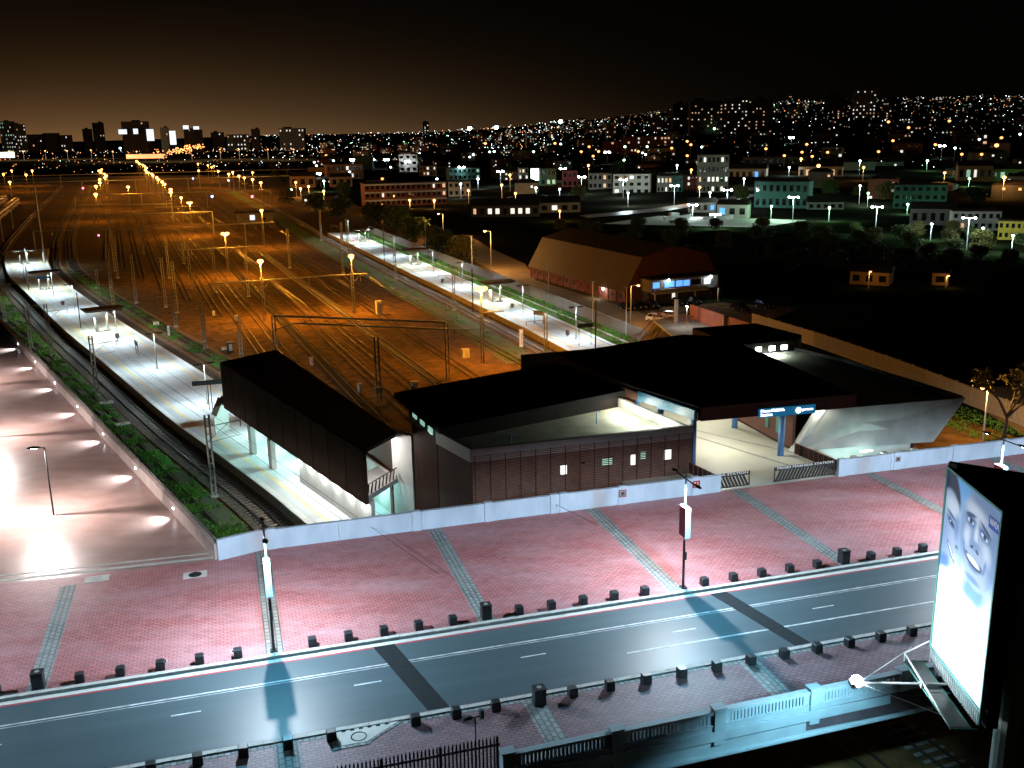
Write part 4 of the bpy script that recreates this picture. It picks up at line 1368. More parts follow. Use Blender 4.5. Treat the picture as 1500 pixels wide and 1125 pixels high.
def build_stair_hall():
    o0 = RF(6, 45)
    h = thing("stair_hall", "long dark brown box roof over the platform stairs with a concrete side wall", "stair hall", o0)

    def P(mb, name, mat, parent=h, **k):
        mb.v = [(x - o0.x, y - o0.y, z) for x, y, z in mb.v]
        return mb.build(name, mat, parent, **k)

    A, B_, C_, D = (10.0, 26.9), (-0.9, 62.1), (5.4, 66.6), (13.45, 30.9)
    P(MB().prism(uvpoly([A, B_, C_, D]), [2.45, 3.15, 3.15, 2.45], [2.75, 3.45, 3.45, 2.75]), "roof_sheet", M["roof"])
    a, b = RF(*A), RF(*B_)
    mb = MB()
    d = (b - a).normalized()
    s = Vector((-d.y, d.x, 0))
    vs = []
    for off in (-0.15, 0.15):
        vs += [a + s * off + Vector((0, 0, -2.0)), b + s * off + Vector((0, 0, -1.9)), b + s * off + Vector((0, 0, 3.4)), a + s * off + Vector((0, 0, 2.7))]
    mb.add(vs, [(0, 1, 2, 3), (7, 6, 5, 4), (0, 4, 5, 1), (1, 5, 6, 2), (2, 6, 7, 3), (3, 7, 4, 0)])
    P(mb, "side_cladding", M["brownclad"])
    for i in range(1, 10):
        p = a + (b - a) * (i / 10) + s * 0.16
        P(MB().beam(p + Vector((0, 0, -1.95)), p + Vector((0, 0, 2.7 + 0.07 * i)), 0.03, 0.03), "cladding_joint", M["roof"])
    c, dd = RF(*C_), RF(*D)
    P(MB().slab(dd, c, -1.2, 2.5, 0.2), "far_cladding", M["brownclad"])
    P(MB().slab(b, c, -1.9, 3.2, 0.2), "end_cladding", M["brownclad"])
    # concrete wall and piers under the box
    w0 = RF(9.85, 27.4)
    w1 = a + (b - a) * 0.455
    P(MB().slab(w0, w1, ZP, -1.98, 0.3, off=-0.75), "concrete_wall", M["concrete_light"])
    for i, t in enumerate((0.60, 0.76)):
        p = a + (b - a) * t
        P(MB().box((p.x - 0.15, p.y + 0.1, -3.45), (0.95, 0.5, 3.1), math.atan2(d.y, d.x)), "pier", M["concrete_light"])
    # landing with railing at the open near end, stair flight inside
    n = (dd - a).normalized()
    P(MB().prism([a[:2], dd[:2], (dd + d * 4)[:2], (a + d * 4)[:2]], -1.72, -1.3), "landing", M["parapetband"])
    bal = MB()
    for i in range(9):
        q = a + (dd - a) * ((i + 0.5) / 9) + d * 0.1
        bal = MB()
        bal.beam(q + Vector((0, 0, -1.3)) - n * 0.1, q + Vector((0, 0, -0.45)) + n * 0.16, 0.13, 0.03)
        P(bal, "diagonal_slat", M["brownclad"])
    P(MB().beam(a + d * 0.1 + Vector((0, 0, -0.38)), dd + d * 0.1 + Vector((0, 0, -0.38)), 0.06, 0.08), "landing_rail", M["brownclad"])
    for i in range(14):
        q = (a + dd) * 0.5 + d * (4.3 + i * 0.62) + n * 0.4
        P(MB().box((q.x, q.y, -1.5 - i * 0.24), (0.62, 3.0, 0.12), math.atan2(d.y, d.x)), "stair_tread", M["concrete_light"])
    P(MB().slab(dd + d * 1.2 - n * 0.5, c - d * 1.0 - n * 0.5, ZP, -1.2, 0.2), "inner_wall", M["concrete_light"])
    # zigzag-roofed kiosk end of the stair
    e = RF(-2.2, 62.2)
    mb = MB()
    mb.add([e + Vector((0, 0, ZP)), e + n * 2.4 + Vector((0, 0, ZP)), e + n * 2.4 + Vector((0, 0, -2.6)), e + n * 1.3 + Vector((0, 0, -1.5)), e + Vector((0, 0, -3.0)),
            e + d * 0.3 + Vector((0, 0, ZP)), e + n * 2.4 + d * 0.3 + Vector((0, 0, ZP)), e + n * 2.4 + d * 0.3 + Vector((0, 0, -2.6)), e + n * 1.3 + d * 0.3 + Vector((0, 0, -1.5)), e + d * 0.3 + Vector((0, 0, -3.0))],
           [(0, 1, 2, 3, 4), (9, 8, 7, 6, 5), (0, 5, 6, 1), (1, 6, 7, 2), (2, 7, 8, 3), (3, 8, 9, 4), (4, 9, 5, 0)])
    P(mb, "stair_cheek", M["concrete_light"])
    P(MB().beam(e + Vector((0, 0, -2.65)), e + n * 1.3 + Vector((0, 0, -1.05)), 0.12, 0.85), "stair_railing", M["brownclad"])
    P(MB().beam(e + n * 1.3 + Vector((0, 0, -1.05)), e + n * 2.6 + Vector((0, 0, -2.2)), 0.12, 0.85), "stair_railing", M["brownclad"])
    # lamps under the box
    for t, pw, colr in ((0.12, 900, (0.45, 1.0, 0.93)), (0.33, 500, (0.9, 1.0, 0.92)), (0.55, 1500, (0.50, 1.0, 0.93)), (0.72, 1500, (0.50, 1.0, 0.93)), (0.9, 1100, (0.6, 1.0, 0.95))):
        p = a + (b - a) * t + n * (2.6 if t > 0.5 else 3.0)
        P(MB().box((p.x, p.y, -2.02), (1.2, 0.16, 0.07), math.atan2(d.y, d.x)), "ceiling_lamp", EM["tube"])
        q = p - o0
        light(h, (q.x, q.y, -2.15), pw, colr, "stair_hall_light_%s" % t, kind="POINT", radius=0.25)
    p = a + d * 2.0 + n * 2.2
    q = p - o0
    P(MB().box((p.x, p.y, 2.2), (1.0, 0.16, 0.07), math.atan2(d.y, d.x)), "landing_lamp", EM["tube"])
    light(h, (q.x, q.y, 2.0), 900, (1.0, 0.93, 0.88), "landing_light", kind="POINT", radius=0.25)
    # wall lamps that wash the near platform under the cladding
    for t in (0.05, 0.13, 0.21, 0.29, 0.37, 0.45):
        p = a + (b - a) * t - s * 0.35
        P(MB().box((p.x, p.y, -2.1), (0.9, 0.14, 0.08), math.atan2(d.y, d.x)), "wall_lamp", EM["tube"])
        q = p - o0
        light(h, (q.x, q.y, -2.2), 520, (0.98, 1.0, 0.93), "wall_wash_light", size=172, blend=0.3, radius=0.2)
    return h


build_stair_hall()


# ------------------------------------------------------------------ railway
def offset(pts, d):
    """polyline shifted d to its left"""
    out = []
    for i, p in enumerate(pts):
        a = Vector((*pts[max(0, i - 1)][:2], 0))
        b = Vector((*pts[min(len(pts) - 1, i + 1)][:2], 0))
        t = (b - a).normalized()
        out.append((p[0] - t.y * d, p[1] + t.x * d))
    return out


def resample(pts, step):
    out = [Vector((*pts[0][:2], 0))]
    dirs = []
    acc = 0.0
    res = []
    for a, b in zip(pts[:-1], pts[1:]):
        a, b = Vector((*a[:2], 0)), Vector((*b[:2], 0))
        ln = (b - a).length
        d = (b - a) / ln
        s = -acc
        while s <= ln:
            if s >= 0:
                res.append((a + d * s, d))
            s += step
        acc = ln - (s - step) if s > 0 else acc + ln
        acc = ln - (s - step)
    return res


def smooth_line(pts, n=4):
    """Catmull-Rom through the points"""
    out = []
    P = [Vector((*p[:2], 0)) for p in pts]
    for i in range(len(P) - 1):
        p0, p1, p2, p3 = P[max(0, i - 1)], P[i], P[i + 1], P[min(len(P) - 1, i + 2)]
        for k in range(n):
            t = k / n
            q = 0.5 * ((2 * p1) + (p2 - p0) * t + (2 * p0 - 5 * p1 + 4 * p2 - p3) * t * t + (3 * p1 - p0 - 3 * p2 + p3) * t ** 3)
            out.append((q.x, q.y))
    out.append((P[-1].x, P[-1].y))
    return out


def track(label, pts, railmat="rust", sleep="sleeper_dark", slen=260, bed=True):
    t = tag(bpy.data.objects.new("railway_track", None), label, "track", "tracks of the railway")
    col.objects.link(t)
    for s in (-1, 1):
        mb = MB()
        mb.ribbon(offset(pts, s * 0.57 + 0.045), offset(pts, s * 0.57 - 0.045), -6.04, -5.90)
        mb.build("rail", M[railmat], t)
    mb = MB()
    far = 0
    for p, d in resample(pts, 0.72):
        far += 0.72
        if far > slen:
            break
        mb.box((p.x, p.y, -6.075), (0.24, 2.1, 0.08), math.atan2(d.y, d.x))
    if mb.v:
        mb.build("sleeper_row", M[sleep], t, kind="stuff")
    if bed:
        mb = MB()
        mb.ribbon(offset(pts, 1.75), offset(pts, -1.75), ZG - 0.05, -6.09)
        mb.build("ballast_bed", M["ballast"], t)
    return t


LEFT_EDGE = smooth_line([(-3.5, 59.5), (-18.2, 81.5), (-23.4, 89.6), (-32.6, 103), (-42.7, 117.6), (-63.1, 149.2), (-77.3, 170.9), (-92.2, 194.8), (-106.3, 217.5), (-115, 231.6), (-124, 246.1), (-135.1, 266.8), (-144.6, 285.7), (-152.7, 303.5)])
RIGHT_EDGE = smooth_line([(4.5, 65), (-10, 87), (-15.2, 95.2), (-24.4, 108.5), (-34.5, 124.0), (-54.8, 155), (-69.0, 176.6), (-83.2, 199), (-96.4, 219.8), (-104.3, 233), (-113.3, 248.4), (-123.6, 267), (-132.5, 286), (-142.6, 309.2)])
DV = Vector((math.cos(R(111.3)), math.sin(R(111.3)), 0))
NV = Vector((DV.y, -DV.x, 0))


def yard(s, y0, y1):
    p = NV * s
    a = p + DV * ((y0 - p.y) / DV.y)
    b = p + DV * ((y1 - p.y) / DV.y)
    return [(a.x, a.y), ((a.x + b.x) / 2, (a.y + b.y) / 2), (b.x, b.y)]


RL = [(24.5, 106.5), (8.9, 149.4), (1.6, 170.5), (-9.6, 201.2), (-24.4, 240.5), (-62.3, 343.8)]
RR = [(x + 0.939 * 8.4, y + 0.344 * 8.4) for x, y in RL]


def build_platform(name, left, right, label_lines):
    mb = MB()
    mb.ribbon(left, right, ZG - 0.1, ZP)
    pf = mb.build(name, M["platform"], kind="structure")
    for pts, s in ((left, 1), (right, -1)):
        mb = MB()
        mb.ribbon(offset(pts, s * 0.05), offset(pts, -s * 0.55), ZP - 0.12, ZP + 0.006)
        mb.build("coping", M["coping"], pf)
        mb = MB()
        mb.ribbon(offset(pts, s * 0.03), offset(pts, s * 0.004), ZG - 0.1, ZP - 0.125)
        mb.build("platform_wall", M["platwall"], pf)
        mb = MB()
        mb.ribbon(offset(pts, -s * 1.45), offset(pts, -s * 1.95), ZP, ZP + 0.005)
        mb.build("tactile_line", M["yellow"], pf)
    mid = [((a[0] + b[0]) / 2, (a[1] + b[1]) / 2) for a, b in zip(left, right)]
    for o in (-1.2, 0.9):
        mb = MB()
        mb.ribbon(offset(mid, o + 0.03), offset(mid, o - 0.03), ZP, ZP + 0.004)
        mb.build("drain_joint", M["sleeper_dark"], pf)
    return pf


build_platform("platform", LEFT_EDGE, RIGHT_EDGE, "")
build_platform("platform", RL, RR, "")

T1 = offset(LEFT_EDGE, 1.75) + [(-170, 340), (-196, 405), (-262, 575), (-330, 750)]
track("bright railed track along the left edge of the curved platform", T1, "rail", "sleeper", 330)
track("track between the plaza side wall and the green verge", smooth_line([(-3, 46), (-26, 81.6), (-42.6, 107.5), (-62.9, 138.8), (-84.7, 171), (-101.7, 195.9), (-116, 218), (-133, 248), (-148, 280), (-172, 335)]), "rust", "sleeper_dark", 200)
T2 = offset(RIGHT_EDGE, -1.75) + [(-155, 342), (-180, 405), (-246, 575), (-312, 745)]
track("track curving along the inner edge of the curved platform", T2, "rust", "sleeper_dark", 300)
track("siding curving beside the inner platform track", offset(T2[14:], -4.6), "rust", "sleeper_dark", 200)
for k, (s, y0) in enumerate(((-3.6, 285), (0.6, 265), (4.6, 248), (8.6, 226), (12.6, 210), (16.6, 190), (19.4, 40), (22.9, 40), (27.1, 30), (31.5, 30), (35.4, 20), (39.2, 20), (45.2, 15), (54.4, 10))):
    track("rusty yard track, %s from the left across the orange lit yard" % nth(k + 1), yard(s, y0, 880), "rust", "sleeper_dark" if k != 11 else "sleeper", 300 if k in (8, 11) else 0, bed=False)
R1 = offset(RL, 1.75)
R1 = [(R1[0][0] + 36, R1[0][1] - 96)] + R1 + [(-88, 415), (-170, 640)]
track("bright railed track along the long straight platform", R1, "rail", "sleeper", 420)


# verges
def ribbon_sheet(name, left, right, z, mat):
    mb = MB()
    mb.ribbon(left, right, z - 0.08, z)
    return mb.build(name, mat, kind="structure")


VL = offset(LEFT_EDGE, 3.9)[:34]
VR = offset(LEFT_EDGE, 8.4)[:34]
ribbon_sheet("verge", VR, VL, -6.06, M["grassground"])
GL = [(x + 0.939 * 0.25, y + 0.344 * 0.25) for x, y in RR]
GR = [(x + 0.939 * 5.6, y + 0.344 * 5.6) for x, y in RR]
ribbon_sheet("verge", GL, GR, -5.45, M["grassground"])
mb = MB()
kl = [(x + 0.939 * 3.1, y + 0.344 * 3.1) for x, y in RR]
mb.ribbon(kl, [(x + 0.3, y + 0.1) for x, y in kl], -5.6, -5.30)
mb.build("verge_kerb", M["kerb"], kind="structure")
WL = offset(R1[2:], 2.6)
WR = offset(R1[2:], 8.4)
ribbon_sheet("verge", WR, WL, -6.13, M["grassground"])
IL = offset(RIGHT_EDGE[16:44], -4.2)
IR = offset(RIGHT_EDGE[16:44], -7.2)
ribbon_sheet("verge", IL, IR, -6.10, M["grassground"])


def grass_between(name, label, la, lb, z, count, hmin, hmax, dens=None, seed=3):
    r = random.Random(seed)
    vs, fs = [], []
    segs = list(zip(la[:-1], la[1:], lb[:-1], lb[1:]))
    w = [math.hypot(b[0] - a[0], b[1] - a[1]) / (0.35 + math.hypot(a[0], a[1]) / 140) for a, b, _, _ in segs]
    while len(fs) < count:
        a, b, c, d = r.choices(segs, w)[0]
        t, k = r.random(), r.random()
        x = (a[0] * (1 - t) + b[0] * t) * (1 - k) + (c[0] * (1 - t) + d[0] * t) * k
        y = (a[1] * (1 - t) + b[1] * t) * (1 - k) + (c[1] * (1 - t) + d[1] * t) * k
        n = math.sin(x * 0.9 + 1.3 * math.sin(y * 0.6)) * math.cos(y * 0.8 + x * 0.35)
        if n < (dens if dens is not None else -0.25) + r.uniform(-0.3, 0.3):
            continue
        h = r.uniform(hmin, hmax) * (0.6 + 0.5 * max(0, n))
        for _ in range(4):
            ang = r.uniform(0, math.pi)
            ww = 0.05 + 0.04 * r.random()
            dx, dy = math.cos(ang) * ww, math.sin(ang) * ww
            ox, oy = r.uniform(-0.2, 0.2), r.uniform(-0.2, 0.2)
            lx, ly = r.uniform(-0.25, 0.25) * h, r.uniform(-0.25, 0.25) * h
            o = len(vs)
            vs += [(x + ox - dx, y + oy - dy, z), (x + ox + dx, y + oy + dy, z), (x + ox + lx, y + oy + ly, z + h * r.uniform(0.7, 1.1))]
            fs.append((o, o + 1, o + 2))
    me = bpy.data.meshes.new(name)
    me.from_pydata(vs, [], fs)
    me.materials.append(M["grass"])
    o = link(name, me, kind="stuff")
    return tag(o, label, "grass")


grass_between("tall_grass", "bright green weeds between the plaza wall track and the platform track", VR, VL, -6.06, 26000, 0.12, 0.42, 0.0, 3)
grass_between("tall_grass", "green grass strip between the straight platform and its fence", GL, GR, -5.45, 24000, 0.2, 0.6, -0.35, 4)
grass_between("tall_grass", "thin grass between the yard and the straight platform track", WR, WL, -6.13, 9000, 0.12, 0.3, 0.1, 5)
grass_between("tall_grass", "rough grass along the inner side of the curved platform", IL, IR, -6.10, 9000, 0.15, 0.4, 0.0, 6)


# ------------------------------------------------------------------ platform furniture
def build_platform_lamp():
    t = thing("platform_lamp", "", "lamp post")
    MB().tube((0, 0, 0.05), (0, 0, 5.3), 0.075, 0.055, 8).build("pole", M["greymetal"], t)
    mb = MB()
    mb.box((0, 0, 0.03), (0.7, 0.5, 0.06))
    mb.tube((0, 0, 0.06), (0, 0, 0.3), 0.16, 0.08, 8)
    mb.build("base", M["greymetal"], t)
    MB().beam((-0.85, 0, 5.3), (0.85, 0, 5.3), 0.06, 0.05).build("arm", M["darkmetal"], t)
    for s in (-1, 1):
        hm = MB().box((s * 0.85, 0, 5.38), (0.84, 0.30, 0.03))
        for (cx, cy_, sx, sy) in ((0, -0.14, 0.84, 0.02), (0, 0.14, 0.84, 0.02), (-0.41, 0, 0.02, 0.26), (0.41, 0, 0.02, 0.26)):
            hm.box((s * 0.85 + cx, cy_, 5.29), (sx, sy, 0.15))
        h = hm.build("lamp_head", M["darkmetal"], t)
        MB().box((s * 0.85, 0, 5.33), (0.6, 0.18, 0.02)).build("lens", EM["cool"], h)
        light(t, (s * 0.85, 0, 5.27), 3000, (0.72, 0.93, 1.0), "platform_light", size=174, blend=0.3, radius=0.04)
    return t


pl = build_platform_lamp()
spots = [(-38.65, 121.85, 33, "nearest the stair hall"), (-52.0, 142.3, 33, "second from the stair hall"), (-65.6, 162.9, 33, "third from the stair hall"), (-85.55, 193.3, 32, "fourth from the stair hall"),
         (-98.4, 213.0, 31, "fifth from the stair hall"), (-127.5, 263.0, 26, "farthest from the stair hall")]
for i, (x, y, a, w) in enumerate(spots):
    place_copy(pl, i == 0, (x, y, ZP), R(a), "two-armed lamp post on the curved platform, " + w, "platform lamp posts")
spots = [(10.5, 158.1, "nearest the station"), (2.25, 181.8, "second from the station"), (-10.4, 216.4, "third from the station"), (-18.4, 238.4, "fourth from the station"),
         (-31.7, 274.4, "fifth from the station"), (-42.5, 302.0, "sixth from the station"), (-53.0, 330.9, "farthest from the station")]
for i, (x, y, w) in enumerate(spots):
    place_copy(pl, False, (x, y, ZP), R(20), "two-armed lamp post on the straight platform, " + w, "platform lamp posts")


def build_canopy():
    t = thing("platform_canopy", "", "shelter")
    mb = MB()
    vs = [(-3.3, -1.7, 4.0), (3.3, -1.7, 4.0), (3.3, 1.7, 4.0), (-3.3, 1.7, 4.0), (-2.6, -0.7, 3.55), (2.6, -0.7, 3.55), (2.6, 0.7, 3.55), (-2.6, 0.7, 3.55), (-3.3, -1.7, 4.16), (3.3, -1.7, 4.16), (3.3, 1.7, 4.16), (-3.3, 1.7, 4.16)]
    mb.add(vs, [(7, 6, 5, 4), (0, 4, 5, 1), (1, 5, 6, 2), (2, 6, 7, 3), (3, 7, 4, 0), (0, 1, 9, 8), (1, 2, 10, 9), (2, 3, 11, 10), (3, 0, 8, 11), (8, 9, 10, 11)])
    mb.build("roof", M["brownclad"], t)
    for x in (0.6,):
        mb = MB()
        mb.tube((x, 0, 0.1), (x, 0, 1.3), 0.26, 0.17, 10)
        mb.tube((x, 0, 1.3), (x, 0, 3.56), 0.17, 0.17, 10)
        mb.build("column", M["concrete"], t, smooth_=False)
        MB().box((x, 0, 0.08), (1.3, 0.7, 0.16)).build("plinth", M["darkmetal"], t)
    b = MB().box((-1.25, 0.35, 1.25), (0.16, 1.9, 2.3)).build("wind_screen", M["concrete_light"], t)
    MB().box((-0.75, -0.1, 0.45), (0.45, 1.6, 0.07)).build("bench", M["concrete_light"], t)
    for x in (-1.7, 1.6):
        MB().box((x, 0, 3.51), (1.3, 0.14, 0.06)).build("tube_lamp", EM["tube"], t)
        light(t, (x, 0, 3.42), 2000, (0.88, 1.0, 0.80), "canopy_light", size=172, blend=0.35, radius=0.06)
    return t


cn = build_canopy()
for i, (x, y, a, lab) in enumerate(((-71.5, 172.2, 33, "dark platform shelter in the middle of the curved platform"),
                                    (-104.6, 223.2, 30, "dark platform shelter with blue name board on the bend of the curved platform"),
                                    (-131.5, 270.5, 25, "slim dark shelter at the far end of the curved platform"),
                                    (-2.6, 196.0, 21, "dark shelter behind the bright orange lamp, nearest on the straight platform"),
                                    (-24.1, 254.8, 21, "dark shelter midway along the straight platform"),
                                    (-45.6, 313.1, 20, "small shelter near the far end of the straight platform"))):
    place_copy(cn, i == 0, (x, y, ZP), R(a), lab, "platform shelters")


def build_board(name, label, loc, rz, w, h, zc, mat, posts, cat, lettering=None):
    t = thing(name, label, cat, loc, rz)
    for x in posts:
        MB().tube((x, 0, 0), (x, 0, zc + h / 2), 0.05, n=6).build("post", M["darkmetal"], t)
    MB().box((0, -0.06, zc), (w, 0.06, h)).build("board", mat, t)
    return t


build_board("name_board", "blue station name board on two legs, middle of the curved platform", (-58.5, 152.3, ZP), R(-60), 2.3, 0.75, 1.85, M["signblue"], (-0.9, 0.9), "sign")
build_board("name_board", "blue name board hung before the bend shelter", (-103.6, 221.0, ZP), R(10), 3.2, 0.42, 3.0, M["signblue"], (0.0,), "sign")
build_board("name_board", "grey name board on two legs near the station end of the straight platform", (4.9, 172.0, ZP), R(-35), 2.2, 0.8, 1.9, M["parapetband"], (-0.9, 0.9), "sign")
build_board("name_board", "small name board on two legs far along the straight platform", (-25.5, 262.0, ZP), R(-35), 2.2, 0.8, 1.9, M["parapetband"], (-0.9, 0.9), "sign")
build_board("train_indicator", "long dark train indicator beside the stair hall", (-37.6, 119.2, ZP), R(18), 3.6, 0.62, 3.5, M["darkmetal"], (0.0, 0.35), "indicator")
build_board("train_indicator", "dark train indicator on two posts near the platform stairs", (11.6, 153.2, ZP), R(18), 2.6, 0.62, 3.2, M["darkmetal"], (-1.0, 1.0), "indicator")
for k, (x, y, lab) in enumerate(((-66.3, 164.6, "round litter bin by the lamp on the curved platform"), (-90.8, 200.0, "litter bin beyond the middle shelter of the curved platform"), (0.3, 187.8, "litter bin between shelter and lamp on the straight platform"),
                                 (-15.2, 222.0, "black litter bin alone on the straight platform"), (9.3, 160.6, "litter bin beside the train indicator posts"))):
    t = thing("platform_bin", lab, "bin", (x, y, ZP))
    MB().tube((0, 0, 0.25), (0, 0, 1.0), 0.3, 0.34, 10).build("drum", M["sleeper_dark"], t)
    MB().tube((0, 0, 0), (0, 0, 0.3), 0.05, n=6).build("stem", M["darkmetal"], t)


# ------------------------------------------------------------------ overhead line masts
def lattice(h, w=0.42, c=0.11):
    mb = MB()
    for s in (-1, 1):
        mb.box((s * w / 2, 0, h / 2), (c * 1.15, 0.2, h))
    z = 0.5
    while z < h - 0.2:
        mb.box((0, 0.0, z), (w, 0.13, 0.09))
        z += 0.75
    return mb


def build_mast(h, arm, matkey, name="catenary_mast"):
    t = thing(name, "", "mast")
    lattice(h).build("column", M[matkey], t)
    MB().box((0, 0, 0.12), (0.8, 0.6, 0.24)).build("footing", M["concrete_light"], t)
    if arm:
        s = 1 if arm > 0 else -1
        MB().beam((0, 0, h - 1.2), (arm, 0, h - 1.1), 0.07, 0.07).build("arm", M[matkey], t)
        MB().beam((0, 0, h - 2.6), (arm * 0.62, 0, h - 1.12), 0.05, 0.05).build("strut", M[matkey], t)
        MB().tube((arm * 0.95, 0, h - 1.1), (arm * 0.95, 0, h - 1.75), 0.05, n=6).build("insulator", M["sleeper"], t)
        MB().beam((s * 0.3, 0, h - 2.75), (arm * 0.9, 0, h - 2.55), 0.04, 0.04).build("registration_arm", M["galv"], t)
    return t


def masts(proto, rows, group):
    for i, (x, y, z, a, lab) in enumerate(rows):
        place_copy(proto, i == 0, (x, y, z), R(a), lab, group)


masts(build_mast(8.4, 3.4, "greymetal"), [
    (-56.6, 131.5, ZG, 35, "lattice mast on a white footing in the green verge beside the curved platform"),
    (-29.2, 91.4, ZG, 35, "lattice mast in the verge in front of the stair hall"),
    (-80.4, 163.4, ZG, 35, "thick lattice mast in the verge near the left picture edge"),
    (-74.6, 158.0, ZG, 35, "dark mast between platform edge and verge, middle of the curved platform"),
    (-97.6, 189.6, ZG, 33, "mast left of the curved platform by the dark weeds"),
], "masts along the curved platform")
masts(build_mast(7.0, -3.0, "greymetal"), [
    (-42.1, 151.7, ZG, 21, "lattice mast at the yard edge right of the curved platform"),
    (-52.4, 166.6, ZG, 21, "lattice mast second from the stair hall along the yard edge"),
    (-61.8, 180.9, ZG, 21, "lattice mast third from the stair hall along the yard edge"),
    (-79.3, 196.8, ZG, 30, "lattice mast by the inner grass of the curved platform"),
    (-88.5, 212.6, ZG, 30, "lattice mast beyond the inner grass of the curved platform"),
    (-50.5, 161.0, ZG, 21, "slim dark mast standing close behind another at the yard edge"),
], "masts along the left yard edge")
masts(build_mast(10.3, 0, "greymetal"), [
    (-79.3, 209.0, ZG, 21, "tall plain mast rising behind the middle platform shelter"),
    (-93.7, 232.5, ZG, 21, "tall plain mast beyond the bend of the curved platform"),
    (-104.0, 262.0, ZG, 21, "tall plain mast far behind the bend of the curved platform"),
    (-57.0, 215.0, ZG, 21, "tall plain mast among the dark yard tracks"),
    (-66.0, 222.0, ZG, 21, "tall plain mast left of the paired orange lamps"),
    (-42.0, 250.0, ZG, 21, "tall mast beside the unlit siding right of the yard"),
    (-47.0, 290.0, ZG, 21, "tall mast right of the yard in front of dark trees"),
    (-62.0, 330.0, ZG, 21, "tall mast at the far right of the yard"),
    (-110.0, 300.0, ZG, 21, "tall mast left of the far yard lamps"),
    (-135.0, 340.0, ZG, 21, "tall mast far left in the dark yard"),
    (-71.0, 203.0, ZG, 21, "plain mast close beside the inner grass, one of a tight cluster"),
    (-73.5, 228.0, ZG, 21, "plain mast in the dark left yard behind the cluster"),
    (-84.5, 246.0, ZG, 21, "plain mast in the dark left yard, farther than the cluster"),
    (-98.0, 248.0, ZG, 21, "plain mast just beyond the bend of the platform"),
    (-66.5, 196.0, ZG, 21, "plain mast rising left of the small white boxes"),
    (-90.0, 275.0, ZG, 21, "plain mast left of the twin yard lamp in the distance"),
    (-58.0, 262.0, ZG, 21, "plain mast right of the twin yard lamp"),
], "plain masts in the yard")
masts(build_mast(8.2, -3.2, "galv"), [
    (5.1, 144.3, ZG, 21, "mast half hidden by the station roof beside the straight platform"),
    (-11.1, 193.6, ZG, 21, "slim mast beside the track of the straight platform"),
    (-27.5, 238.0, ZG, 21, "mast beside the straight platform behind the lattice lamp mast"),
    (-51.0, 305.0, ZG, 21, "mast far along the straight platform track"),
], "masts along the straight platform")
# tall leaning-looking floodlight column in the left yard
t = thing("flood_column", "very tall grey column at the far end of the curved platform", "mast", (-127.6, 273.3, ZG))
MB().tube((0, 0, 0), (0, 0, 22.0), 0.32, 0.14, 10).build("column", M["galv"], t)
MB().box((0, 0, 0.2), (1.4, 1.4, 0.4)).build("footing", M["concrete_light"], t)
for k, (x, y, h, lab) in enumerate(((12.8, 148.0, 8.0, "dark pole rising before the platform stairs"), (-7.3, 190.5, 8.6, "dark pole by the platform edge near the orange lamp"), (-77.0, 175.5, 7.6, "dark pole at the left edge of the curved platform"),
                                    (-115.5, 236.0, 8.0, "dark pole at the outer bend of the curved platform"), (-33.0, 262.0, 11.0, "dark pole crossing the straight platform near its lattice neighbour"), (-108.0, 222.0, 7.0, "thin dark pole on the outer side of the bend"))):
    t = thing("platform_pole", lab, "pole", (x, y, ZP if k in (0, 4) else ZG))
    MB().tube((0, 0, 0), (0, 0, h), 0.11, 0.09, 8).build("shaft", M["darkmetal"], t)
    MB().box((0, 0, 0.05), (0.4, 0.4, 0.1)).build("base_plate", M["kerb"], t)
    MB().beam((0, 0, h - 2.2), (-1.9 if k else 1.9, 0, h - 2.2), 0.05, 0.05).build("bracket", M["darkmetal"], t)


# portal gantry in front
def build_portal():
    a, b = Vector((-34.9, 152.0, ZG)), Vector((-9.1, 137.8, ZG))
    a = Vector((-29.6, 131.2, ZG))
    t = thing("portal_gantry", "green-grey lattice portal gantry spanning the tracks behind the stair hall", "gantry", (-35.2, 145.5, ZG))
    o = Vector((-35.2, 145.5, ZG))
    p, q = Vector((0, 0, 0)), Vector((-9.1, 137.8, ZG)) - o
    for e in (p, q):
        for k in (-0.22, 0.22):
            MB().box((e.x + k, e.y, 4.1), (0.16, 0.26, 8.2)).build("leg_post", M["greymetal"], t)
        mb = MB()
        for i in range(10):
            mb.box((e.x, e.y, 0.6 + i * 0.78), (0.44, 0.14, 0.09))
        mb.build("leg_lacing", M["greymetal"], t)
    up = Vector((0, 0, 1))
    MB().beam(p + up * 8.2, q + up * 8.2, 0.34, 0.26).build("upper_chord", M["greymetal"], t)
    d = q - p
    MB().beam(p + d * 0.13 + up * 7.2, q - d * 0.0 + up * 7.2, 0.34, 0.22).build("lower_chord", M["greymetal"], t)
    MB().beam(p + up * 6.0, p + d * 0.13 + up * 7.2, 0.25, 0.14).build("knee_brace", M["greymetal"], t)
    n = 16
    for i in range(n):
        x0, x1 = 0.13 + 0.87 * i / n, 0.13 + 0.87 * (i + 1) / n
        z0, z1 = (7.25, 8.15) if i % 2 else (8.15, 7.25)
        MB().beam(p + d * x0 + up * z0, p + d * x1 + up * z1, 0.07, 0.07).build("web_brace", M["greymetal"], t)
    MB().beam(q + up * 7.2, q + up * 7.4 + d.normalized() * 4.2, 0.1, 0.1).build("side_arm", M["greymetal"], t)
    MB().beam(q + up * 5.6, q + up * 7.3 + d.normalized() * 2.2, 0.07, 0.07).build("side_strut", M["greymetal"], t)
    MB().beam(q + up * 8.2, q + up * 11.0, 0.09, 0.09).build("peak_post", M["greymetal"], t)


